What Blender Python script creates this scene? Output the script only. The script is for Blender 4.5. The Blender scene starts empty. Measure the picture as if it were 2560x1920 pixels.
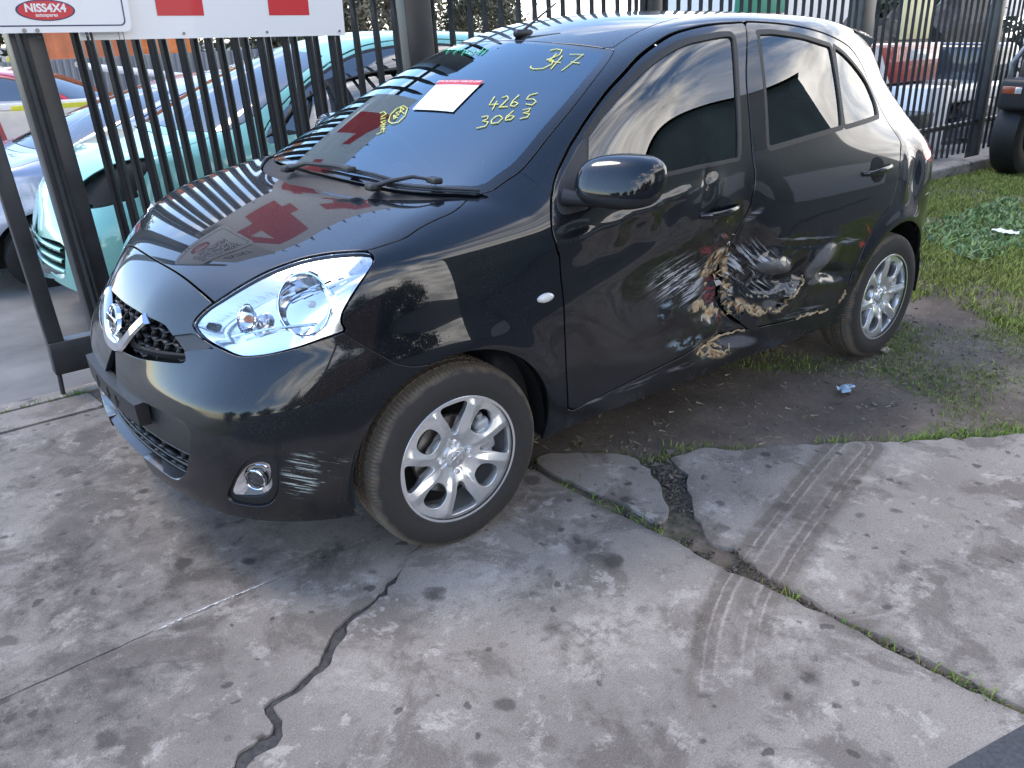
import bpy, bmesh, math, random
import numpy as np
random.seed(7); RNG = np.random.default_rng(7)
SC = bpy.context.scene
COL = SC.collection
# ---------------------------------------------------------------- camera
cd = bpy.data.cameras.new('camera'); cam = bpy.data.objects.new('camera', cd); COL.objects.link(cam)
cam.location = (1.25464, 2.60507, 1.48311)
cam.rotation_euler = (1.162935, 0.012432, 2.458770)
cd.sensor_width = 36.0; cd.lens = 29.1584; cd.clip_start = 0.05; cd.clip_end = 600
SC.camera = cam
# ---------------------------------------------------------------- light
SUN_EL, SUN_AZ = math.radians(58), math.radians(-60)      # azimuth measured from +x towards +y
sun_dir = (math.cos(SUN_EL)*math.cos(SUN_AZ), math.cos(SUN_EL)*math.sin(SUN_AZ), math.sin(SUN_EL))
world = bpy.data.worlds.new('World'); SC.world = world; world.use_nodes = True
wn = world.node_tree.nodes; wl = world.node_tree.links
for n in list(wn): wn.remove(n)
def wnode(t, **k):
    n = wn.new(t)
    for a, b in k.items(): setattr(n, a, b)
    return n
w_out = wnode('ShaderNodeOutputWorld'); w_bg = wnode('ShaderNodeBackground'); wl.new(w_bg.outputs[0], w_out.inputs[0])
w_bg.inputs['Strength'].default_value = 0.15
sky = wnode('ShaderNodeTexSky', sky_type='NISHITA'); sky.sun_disc = False
sky.sun_elevation = SUN_EL; sky.sun_rotation = math.radians(90) - SUN_AZ
sky.air_density = 1.0; sky.dust_density = 0.3; sky.ozone_density = 2.4
w_tc = wnode('ShaderNodeTexCoord'); w_map = wnode('ShaderNodeMapping'); w_map.inputs['Scale'].default_value = (1.0, 1.0, 3.2)
w_map.inputs['Location'].default_value = (1.7, 0.35, 0.6)
wl.new(w_tc.outputs['Generated'], w_map.inputs['Vector'])
w_n = wnode('ShaderNodeTexNoise'); w_n.inputs['Scale'].default_value = 2.1; w_n.inputs['Detail'].default_value = 9; w_n.inputs['Roughness'].default_value = 0.58
w_n.inputs['Distortion'].default_value = 0.35
wl.new(w_map.outputs[0], w_n.inputs['Vector'])
# clouds lie thicker towards the horizon, as they do in any partly cloudy sky
w_sep = wnode('ShaderNodeSeparateXYZ'); wl.new(w_tc.outputs['Generated'], w_sep.inputs[0])
w_h = wnode('ShaderNodeMapRange'); w_h.inputs['From Min'].default_value = 0.0; w_h.inputs['From Max'].default_value = 0.85
w_h.inputs['To Min'].default_value = 0.14; w_h.inputs['To Max'].default_value = -0.26; wl.new(w_sep.outputs['Z'], w_h.inputs['Value'])
w_dot = wnode('ShaderNodeVectorMath', operation='DOT_PRODUCT'); w_dot.inputs[1].default_value = (-0.22, 0.16, 0.0); wl.new(w_tc.outputs['Generated'], w_dot.inputs[0])
w_a0 = wnode('ShaderNodeMath', operation='ADD'); wl.new(w_h.outputs[0], w_a0.inputs[0]); wl.new(w_dot.outputs['Value'], w_a0.inputs[1])   # the cloud bank stands over the street side
w_add = wnode('ShaderNodeMath', operation='ADD'); wl.new(w_n.outputs['Fac'], w_add.inputs[0]); wl.new(w_a0.outputs[0], w_add.inputs[1])
w_cr = wnode('ShaderNodeValToRGB'); w_cr.color_ramp.elements[0].position = 0.47; w_cr.color_ramp.elements[1].position = 0.68
wl.new(w_add.outputs[0], w_cr.inputs[0])
w_n2 = wnode('ShaderNodeTexNoise'); w_n2.inputs['Scale'].default_value = 5.0; w_n2.inputs['Detail'].default_value = 6
wl.new(w_map.outputs[0], w_n2.inputs['Vector'])
w_cc = wnode('ShaderNodeValToRGB'); w_cc.color_ramp.elements[0].position = 0.35; w_cc.color_ramp.elements[1].position = 0.7
w_cc.color_ramp.elements[0].color = (4.6, 4.5, 4.5, 1); w_cc.color_ramp.elements[1].color = (12.6, 12.1, 11.4, 1)
wl.new(w_n2.outputs['Fac'], w_cc.inputs[0])
w_mix = wnode('ShaderNodeMix', data_type='RGBA'); wl.new(w_cr.outputs[0], w_mix.inputs['Factor'])
wl.new(sky.outputs[0], w_mix.inputs['A']); wl.new(w_cc.outputs[0], w_mix.inputs['B'])
wl.new(w_mix.outputs['Result'], w_bg.inputs['Color'])
sl = bpy.data.lights.new('sun', 'SUN'); sl.energy = 0.7; sl.angle = math.radians(22); sl.color = (1.0, 0.90, 0.76)
so = bpy.data.objects.new('sun', sl); COL.objects.link(so)
from mathutils import Vector, Matrix
so.rotation_euler = Vector(sun_dir).to_track_quat('Z', 'Y').to_euler()
SC.view_settings.view_transform = 'Standard'; SC.view_settings.look = 'None'
SC.view_settings.exposure = 1.62; SC.view_settings.gamma = 1.0; SC.view_settings.use_curve_mapping = False
SC.render.engine = 'CYCLES'
SC.cycles.max_bounces = 10; SC.cycles.transparent_max_bounces = 16

# ---------------------------------------------------------------- helpers
def nmat(name):
    m = bpy.data.materials.new(name); m.use_nodes = True
    nt = m.node_tree; b = nt.nodes['Principled BSDF']
    return m, nt, b
def simple(name, col, rough=0.5, metal=0.0, coat=0.0, spec=0.5, noise=0.0, nscale=12.0, bump=0.0, emit=None):
    m, nt, b = nmat(name)
    b.inputs['Base Color'].default_value = (*col, 1); b.inputs['Roughness'].default_value = rough
    b.inputs['Metallic'].default_value = metal; b.inputs['Coat Weight'].default_value = coat
    b.inputs['Coat Roughness'].default_value = 0.03; b.inputs['Specular IOR Level'].default_value = spec
    if noise or bump:
        tc = nt.nodes.new('ShaderNodeTexCoord'); n = nt.nodes.new('ShaderNodeTexNoise')
        n.inputs['Scale'].default_value = nscale; n.inputs['Detail'].default_value = 6; n.inputs['Roughness'].default_value = 0.6
        nt.links.new(tc.outputs['Object'], n.inputs['Vector'])
        if noise:
            r = nt.nodes.new('ShaderNodeValToRGB')
            r.color_ramp.elements[0].color = (*[c*(1-noise) for c in col], 1); r.color_ramp.elements[1].color = (*[min(1, c*(1+noise)) for c in col], 1)
            r.color_ramp.elements[0].position = .3; r.color_ramp.elements[1].position = .7
            nt.links.new(n.outputs['Fac'], r.inputs[0]); nt.links.new(r.outputs[0], b.inputs['Base Color'])
        if bump:
            bp = nt.nodes.new('ShaderNodeBump'); bp.inputs['Strength'].default_value = bump; bp.inputs['Distance'].default_value = 0.01
            nt.links.new(n.outputs['Fac'], bp.inputs['Height']); nt.links.new(bp.outputs[0], b.inputs['Normal'])
    return m
def glass_mat(name, tint, refl=1.0, ior=1.52, rcol=(1., 1., 1.)):
    m = bpy.data.materials.new(name); m.use_nodes = True; nt = m.node_tree
    for n in list(nt.nodes): nt.nodes.remove(n)
    o = nt.nodes.new('ShaderNodeOutputMaterial'); mx = nt.nodes.new('ShaderNodeMixShader')
    t = nt.nodes.new('ShaderNodeBsdfTransparent'); t.inputs[0].default_value = (*tint, 1)
    g = nt.nodes.new('ShaderNodeBsdfGlossy'); g.inputs['Roughness'].default_value = 0.0; g.inputs[0].default_value = (*rcol, 1)
    f = nt.nodes.new('ShaderNodeFresnel'); f.inputs['IOR'].default_value = ior
    nt.links.new(f.outputs[0], mx.inputs[0]); nt.links.new(t.outputs[0], mx.inputs[1]); nt.links.new(g.outputs[0], mx.inputs[2])
    nt.links.new(mx.outputs[0], o.inputs[0])
    return m
def tag(o, label=None, cat=None, group=None, kind=None):
    if label: o['label'] = label
    if cat: o['category'] = cat
    if group: o['group'] = group
    if kind: o['kind'] = kind
    return o
def empty(name, loc=(0, 0, 0), rz=0, label=None, cat=None, group=None):
    o = bpy.data.objects.new(name, None); COL.objects.link(o); o.location = loc; o.rotation_euler = (0, 0, rz); o.empty_display_size = .1
    return tag(o, label, cat, group)
def mesh(name, V, F, mats, smooth=True, normals=None, auto=None):
    me = bpy.data.meshes.new(name)
    me.from_pydata([tuple(map(float, v)) for v in V], [], [tuple(int(i) for i in f) for f in F])
    for m in (mats if isinstance(mats, (list, tuple)) else [mats]): me.materials.append(m)
    if smooth: me.polygons.foreach_set('use_smooth', [True]*len(me.polygons))
    me.update()
    if auto is not None:
        bm = bmesh.new(); bm.from_mesh(me)
        bmesh.ops.recalc_face_normals(bm, faces=bm.faces)
        for e in bm.edges:
            if len(e.link_faces) == 2 and e.calc_face_angle(0) > auto: e.smooth = False
        bm.to_mesh(me); bm.free()
    return me
def link(name, me, parent=None, loc=None, rot=None, scale=None):
    o = bpy.data.objects.new(name, me); COL.objects.link(o)
    if parent: o.parent = parent
    if loc is not None: o.location = loc
    if rot is not None: o.rotation_euler = rot
    if scale is not None: o.scale = scale
    return o
class MB:
    """collects shapes into one mesh"""
    def __init__(s): s.v = []; s.f = []
    def add(s, V, F):
        b = len(s.v); s.v += [tuple(p) for p in V]; s.f += [tuple(i+b for i in f) for f in F]; return s
    def box(s, c, d, M=None):
        V = [(c[0]+sx*d[0]/2, c[1]+sy*d[1]/2, c[2]+sz*d[2]/2) for sx in (-1, 1) for sy in (-1, 1) for sz in (-1, 1)]
        if M is not None: V = [tuple(M @ Vector(p)) for p in V]
        return s.add(V, [(0, 1, 3, 2), (4, 6, 7, 5), (0, 4, 5, 1), (2, 3, 7, 6), (0, 2, 6, 4), (1, 5, 7, 3)])
    def bbox(s, c, d, r=.01, n=3, M=None):
        """box with rounded vertical and horizontal edges"""
        bm = bmesh.new(); bmesh.ops.create_cube(bm, size=1)
        for v in bm.verts: v.co = Vector((v.co.x*d[0], v.co.y*d[1], v.co.z*d[2]))
        bmesh.ops.bevel(bm, geom=list(bm.edges), offset=min(r, min(d)*.49), segments=n, affect='EDGES', profile=.5)
        bm.verts.index_update()
        V = [v.co + Vector(c) for v in bm.verts]
        if M is not None: V = [M @ p for p in V]
        s.add([tuple(p) for p in V], [tuple(v.index for v in f.verts) for f in bm.faces]); bm.free(); return s
    def tube(s, P, r, n=8, cap=True):
        P = [Vector(p) for p in P]; R = r if isinstance(r, (list, tuple)) else [r]*len(P)
        V = []; F = []; up = None
        for i, p in enumerate(P):
            t = (P[min(i+1, len(P)-1)] - P[max(i-1, 0)]).normalized()
            if up is None: up = Vector((0, 0, 1)) if abs(t.z) < .9 else Vector((1, 0, 0))
            a = t.cross(up).normalized(); b = a.cross(t).normalized(); up = b
            for k in range(n):
                w = 2*math.pi*k/n; V.append(tuple(p + (a*math.cos(w) + b*math.sin(w))*R[i]))
        for i in range(len(P)-1):
            for k in range(n): F.append((i*n+k, i*n+(k+1) % n, (i+1)*n+(k+1) % n, (i+1)*n+k))
        if cap: F.append(tuple(range(n-1, -1, -1))); F.append(tuple(range((len(P)-1)*n, len(P)*n)))
        return s.add(V, F)
    def lathe(s, prof, n=32, M=None, closed=False):
        """prof = [(radius, axial)], turned about the local y axis"""
        V = []; F = []; m = len(prof)
        for k in range(n):
            w = 2*math.pi*k/n
            for r, a in prof:
                p = Vector((r*math.cos(w), a, r*math.sin(w))); V.append(tuple(M @ p) if M is not None else tuple(p))
        for k in range(n):
            for i in range(m-1 + (1 if closed else 0)):
                j = (i+1) % m; F.append((k*m+i, k*m+j, ((k+1) % n)*m+j, ((k+1) % n)*m+i))
        return s.add(V, F)
    def prism(s, poly, fn0, fn1):
        """closed polygon, two mapping functions for its two faces"""
        n = len(poly); V = [fn0(p) for p in poly] + [fn1(p) for p in poly]
        return s.add(V, [tuple(range(n)), tuple(range(2*n-1, n-1, -1))] + [(i, i+n, (i+1) % n+n, (i+1) % n) for i in range(n)])
    def mesh(s, name, mats, smooth=True, auto=math.radians(38)): return mesh(name, s.v, s.f, mats, smooth, auto=auto)
    def link(s, name, mats, parent=None, smooth=True, auto=math.radians(38), **k): return link(name, s.mesh(name, mats, smooth, auto), parent, **k)
def text_mesh(txt, size, mat, extrude=.0008, bold=.0, align='CENTER', spacing=1.0):
    cu = bpy.data.curves.new('lettering', 'FONT'); cu.body = txt; cu.size = size; cu.extrude = extrude; cu.offset = bold
    cu.align_x = align; cu.align_y = 'CENTER'; cu.space_character = spacing; cu.resolution_u = 3
    ob = bpy.data.objects.new('lettering', cu); COL.objects.link(ob)
    dg = bpy.context.evaluated_depsgraph_get(); dg.update()
    me = bpy.data.meshes.new_from_object(ob.evaluated_get(dg))
    me.materials.clear(); me.materials.append(mat)
    bpy.data.objects.remove(ob); return me
def hide_copy(src, parent, M=None, name=None):
    c = src.copy(); COL.objects.link(c); c.parent = parent
    return c

OUT={}
OUT['fgap']=[(-0.424,0.808,0.365),(-0.408,0.819,0.453),(-0.392,0.827,0.612),(-0.379,0.826,0.787),(-0.374,0.818,0.859),(-0.369,0.818,0.858),(-0.362,0.811,0.893),(-0.358,0.802,0.924),(-0.362,0.791,0.949),(-0.374,0.776,0.977),(-0.390,0.759,1.005),(-0.407,0.745,1.026),(-0.428,0.728,1.051),(-0.463,0.709,1.084),(-0.500,0.694,1.114),(-0.540,0.679,1.146),(-0.571,0.668,1.168),(-0.624,0.652,1.206),(-0.686,0.636,1.247),(-0.759,0.617,1.291),(-0.846,0.595,1.335),(-0.938,0.570,1.379),(-1.033,0.549,1.415),(-1.142,0.532,1.448),(-1.251,0.528,1.467),(-1.376,0.527,1.479),(-1.512,0.528,1.485)]
OUT['rgap']=[(-1.636,0.531,1.484),(-1.776,0.536,1.477),(-1.923,0.542,1.462),(-2.051,0.545,1.442),(-2.179,0.545,1.413),(-2.334,0.531,1.377),(-2.484,0.512,1.332),(-2.610,0.498,1.282),(-2.657,0.524,1.210),(-2.561,0.610,1.141),(-2.463,0.696,1.068),(-2.432,0.758,0.999),(-2.395,0.787,0.959),(-2.362,0.809,0.902),(-2.346,0.818,0.843),(-2.335,0.822,0.798)]
OUT['bgap']=[(-1.552,0.533,1.482),(-1.426,0.655,1.291),(-1.379,0.716,1.160),(-1.346,0.780,1.015),(-1.349,0.791,0.989),(-1.343,0.802,0.958),(-1.334,0.815,0.909),(-1.327,0.823,0.864),(-1.311,0.827,0.820),(-1.293,0.829,0.778),(-1.277,0.830,0.740),(-1.268,0.830,0.717),(-1.271,0.829,0.658),(-1.268,0.827,0.607),(-1.258,0.824,0.556),(-1.254,0.822,0.525),(-1.281,0.819,0.483),(-1.316,0.815,0.438),(-1.360,0.811,0.405),(-1.411,0.807,0.375)]
OUT['rbot']=[(-2.057,0.817,0.411),(-2.043,0.808,0.359),(-1.966,0.802,0.341),(-1.722,0.804,0.353),(-1.449,0.809,0.383)]
OUT['fbot']=[(-0.429,0.806,0.360),(-0.457,0.796,0.309),(-0.636,0.801,0.338),(-0.905,0.806,0.368),(-1.207,0.809,0.385)]
OUT['fglass']=[(-0.535,0.767,1.017),(-0.610,0.684,1.160),(-0.652,0.673,1.189),(-0.702,0.661,1.223),(-0.771,0.647,1.264),(-0.854,0.629,1.308),(-0.959,0.609,1.354),(-1.064,0.593,1.390),(-1.169,0.581,1.416),(-1.271,0.576,1.428),(-1.375,0.573,1.437),(-1.429,0.574,1.437),(-1.397,0.616,1.368),(-1.360,0.661,1.280),(-1.327,0.702,1.192),(-1.295,0.740,1.104),(-1.269,0.767,1.044),(-1.036,0.769,1.041)]
OUT['sail']=[(-0.611,0.683,1.161),(-0.554,0.700,1.121),(-0.496,0.722,1.077),(-0.455,0.741,1.041),(-0.428,0.760,1.011),(-0.413,0.775,0.987),(-0.412,0.787,0.967),(-0.428,0.791,0.962),(-0.515,0.794,0.968),(-0.593,0.793,0.974)]
OUT['rglass']=[(-1.594,0.572,1.441),(-1.673,0.571,1.442),(-1.759,0.573,1.435),(-1.879,0.576,1.422),(-1.973,0.579,1.405),(-2.078,0.578,1.386),(-2.059,0.617,1.316),(-2.035,0.661,1.232),(-2.003,0.705,1.149),(-1.976,0.734,1.097),(-1.784,0.746,1.085),(-1.462,0.758,1.064),(-1.529,0.671,1.258),(-1.564,0.617,1.365)]
OUT['qglass']=[(-2.119,0.574,1.381),(-2.192,0.577,1.353),(-2.288,0.582,1.300),(-2.379,0.592,1.234),(-2.387,0.627,1.175),(-2.368,0.656,1.140),(-2.338,0.684,1.110),(-2.009,0.732,1.096),(-2.040,0.686,1.180),(-2.077,0.632,1.281)]
OUT['ws_side']=[(-0.930,0.450,1.413),(-0.919,0.479,1.403),(-0.859,0.514,1.375),(-0.776,0.549,1.334),(-0.646,0.594,1.263),(-0.547,0.620,1.205),(-0.485,0.635,1.168),(-0.360,0.665,1.093),(-0.287,0.668,1.062),(-0.238,0.670,1.042)]
OUT['ws_top']=[(-0.879,-0.145,1.432),(-0.866,0.068,1.431),(-0.888,0.307,1.421)]
OUT['ws_bot']=[(-0.235,0.670,1.041),(-0.131,0.558,1.041),(-0.049,0.401,1.040),(0.010,0.133,1.048),(0.017,-0.117,1.046)]
OUT['hood_front']=[(0.550,-0.083,0.846),(0.548,0.139,0.846),(0.535,0.308,0.832),(0.514,0.427,0.814)]
OUT['hood_side']=[(0.512,0.430,0.815),(0.484,0.453,0.837),(0.442,0.484,0.866),(0.400,0.511,0.889),(0.358,0.537,0.906),(0.317,0.565,0.920),(0.262,0.615,0.933),(0.197,0.686,0.941),(0.075,0.695,0.968),(-0.029,0.678,0.995),(0.096,0.691,0.965),(0.038,0.693,0.977),(-0.026,0.686,0.991),(-0.078,0.683,1.001),(-0.118,0.672,1.011),(-0.149,0.657,1.021),(-0.172,0.646,1.029)]
OUT['hood_rear']=[(-0.170,0.648,1.028),(-0.102,0.591,1.024),(-0.027,0.475,1.017),(0.014,0.387,1.014),(0.046,0.278,1.014),(0.065,0.158,1.017),(0.073,0.030,1.019)]
OUT['hl']=[(0.583,0.375,0.739),(0.573,0.376,0.755),(0.546,0.396,0.785),(0.512,0.430,0.815),(0.484,0.453,0.837),(0.442,0.484,0.866),(0.400,0.511,0.889),(0.358,0.537,0.906),(0.317,0.565,0.920),(0.262,0.615,0.933),(0.212,0.673,0.940),(0.199,0.688,0.940),(0.193,0.704,0.935),(0.199,0.719,0.922),(0.219,0.726,0.900),(0.249,0.727,0.869),(0.278,0.725,0.835),(0.301,0.722,0.803),(0.309,0.723,0.785),(0.310,0.727,0.769),(0.307,0.732,0.752),(0.359,0.710,0.738),(0.422,0.676,0.719),(0.480,0.634,0.705),(0.515,0.597,0.698),(0.538,0.564,0.695),(0.556,0.517,0.701),(0.575,0.442,0.711),(0.582,0.400,0.724)]
OUT['seam']=[(0.307,0.732,0.752),(0.287,0.746,0.728),(0.258,0.762,0.703),(0.218,0.783,0.665),(0.274,0.752,0.721),(0.236,0.774,0.682),(0.204,0.789,0.654),(0.145,0.807,0.635)]
OUT['grille']=[(0.659,0.020,0.733),(0.655,0.104,0.734),(0.650,0.176,0.733),(0.641,0.222,0.731),(0.629,0.272,0.726),(0.626,0.301,0.714),(0.624,0.322,0.704),(0.621,0.386,0.675),(0.625,0.403,0.660),(0.633,0.402,0.648),(0.652,0.356,0.639),(0.680,0.270,0.625),(0.696,0.198,0.617),(0.706,0.104,0.610)]
OUT['strip']=[(0.624,0.322,0.704),(0.590,0.386,0.720),(0.578,0.465,0.696),(0.621,0.386,0.675)]
OUT['intake']=[(0.744,-0.016,0.490),(0.734,0.174,0.503),(0.718,0.289,0.511),(0.698,0.394,0.515),(0.683,0.457,0.513),(0.676,0.486,0.504),(0.674,0.501,0.486),(0.684,0.494,0.430),(0.692,0.466,0.368),(0.697,0.442,0.338),(0.704,0.401,0.308),(0.708,0.377,0.301),(0.716,0.333,0.297),(0.733,0.218,0.306),(0.746,0.081,0.325),(0.750,-0.008,0.353)]
OUT['plate']=[(0.732,0.223,0.489),(0.722,0.272,0.507),(0.736,0.251,0.426)]
OUT['fog']=[(0.546,0.678,0.451),(0.531,0.688,0.447),(0.523,0.692,0.429),(0.523,0.691,0.386),(0.528,0.686,0.341),(0.536,0.678,0.311),(0.552,0.665,0.290),(0.576,0.645,0.284),(0.605,0.618,0.288),(0.629,0.589,0.295),(0.634,0.585,0.311),(0.629,0.596,0.337),(0.615,0.618,0.382),(0.595,0.640,0.419),(0.570,0.660,0.441)]
OUT['fogc']=[(0.557,0.671,0.423),(0.542,0.681,0.413),(0.540,0.680,0.366),(0.543,0.676,0.338),(0.558,0.664,0.318),(0.577,0.648,0.309),(0.604,0.623,0.310),(0.625,0.598,0.316),(0.627,0.598,0.328),(0.618,0.614,0.365),(0.596,0.638,0.404),(0.577,0.655,0.419)]
OUT['fogl']=[(0.576,0.654,0.365),(0.598,0.637,0.392),(0.554,0.668,0.329)]
OUT['scoop']=[(0.558,0.668,0.466),(0.456,0.723,0.504),(0.522,0.692,0.450),(0.514,0.696,0.481)]
OUT['ind']=[(-0.312,0.826,0.736),(-0.285,0.825,0.739),(-0.340,0.827,0.736)]
OUT['handleF']=[(-1.030,0.821,0.875),(-1.267,0.821,0.875)]
OUT['handleR']=[(-2.049,0.816,0.904),(-2.291,0.809,0.915)]
OUT['cupR']=[(-2.179,0.798,0.955),(-2.167,0.822,0.855),(-2.102,0.813,0.915),(-2.220,0.814,0.899)]
OUT['tail']=[(-2.712,0.726,0.984),(-2.636,0.777,0.935)]
OUT['rbseam']=[(-2.670,0.798,0.730),(-2.656,0.801,0.685),(-2.579,0.818,0.655)]
OUT['apseam']=[(-0.372,0.692,1.073),(-0.405,0.742,1.029)]
OUT['ditch']=[(-0.935,0.467,1.411),(-0.994,0.448,1.433),(-1.075,0.433,1.458),(-1.146,0.431,1.474),(-1.259,0.414,1.496),(-1.321,0.416,1.503)]
OUT['tear1']=[(-1.694,0.825,0.547),(-1.692,0.822,0.513),(-1.666,0.821,0.495),(-1.627,0.820,0.479),(-1.600,0.819,0.470),(-1.616,0.816,0.439),(-1.580,0.814,0.420),(-1.530,0.814,0.423)]
OUT['tear2']=[(-1.503,0.817,0.448),(-1.473,0.815,0.432),(-1.440,0.814,0.424),(-1.406,0.816,0.440),(-1.382,0.818,0.464),(-1.388,0.819,0.481)]
OUT['tear3']=[(-2.053,0.816,0.408),(-2.046,0.812,0.380),(-2.032,0.807,0.357)]
OUT['tear4']=[(-1.953,0.801,0.339),(-1.845,0.803,0.347),(-1.776,0.804,0.351),(-1.716,0.804,0.352)]
OUT['tan1']=[(-1.099,0.830,0.700),(-1.148,0.830,0.711),(-1.200,0.830,0.712),(-1.251,0.830,0.693),(-1.263,0.828,0.629),(-1.193,0.828,0.635),(-1.135,0.829,0.667)]
OUT['tan2']=[(-1.042,0.823,0.539),(-1.086,0.824,0.547),(-1.130,0.823,0.534),(-1.135,0.821,0.512),(-1.072,0.822,0.515)]
OUT['tan3']=[(-1.162,0.821,0.506),(-1.240,0.819,0.474),(-1.208,0.818,0.470),(-1.171,0.820,0.489)]
OUT['tan4']=[(-1.307,0.808,0.379),(-1.383,0.807,0.372),(-1.330,0.805,0.362),(-1.308,0.800,0.332),(-1.279,0.792,0.292),(-1.168,0.798,0.322),(-1.094,0.804,0.354),(-1.177,0.804,0.358),(-1.262,0.805,0.363)]
OUT['hole']=[(-1.528,0.818,0.466),(-1.568,0.819,0.473),(-1.615,0.816,0.443),(-1.576,0.815,0.432)]
OUT['rub']=[(-2.228,0.828,0.682),(-2.179,0.828,0.645),(-2.126,0.827,0.613)]
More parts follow.
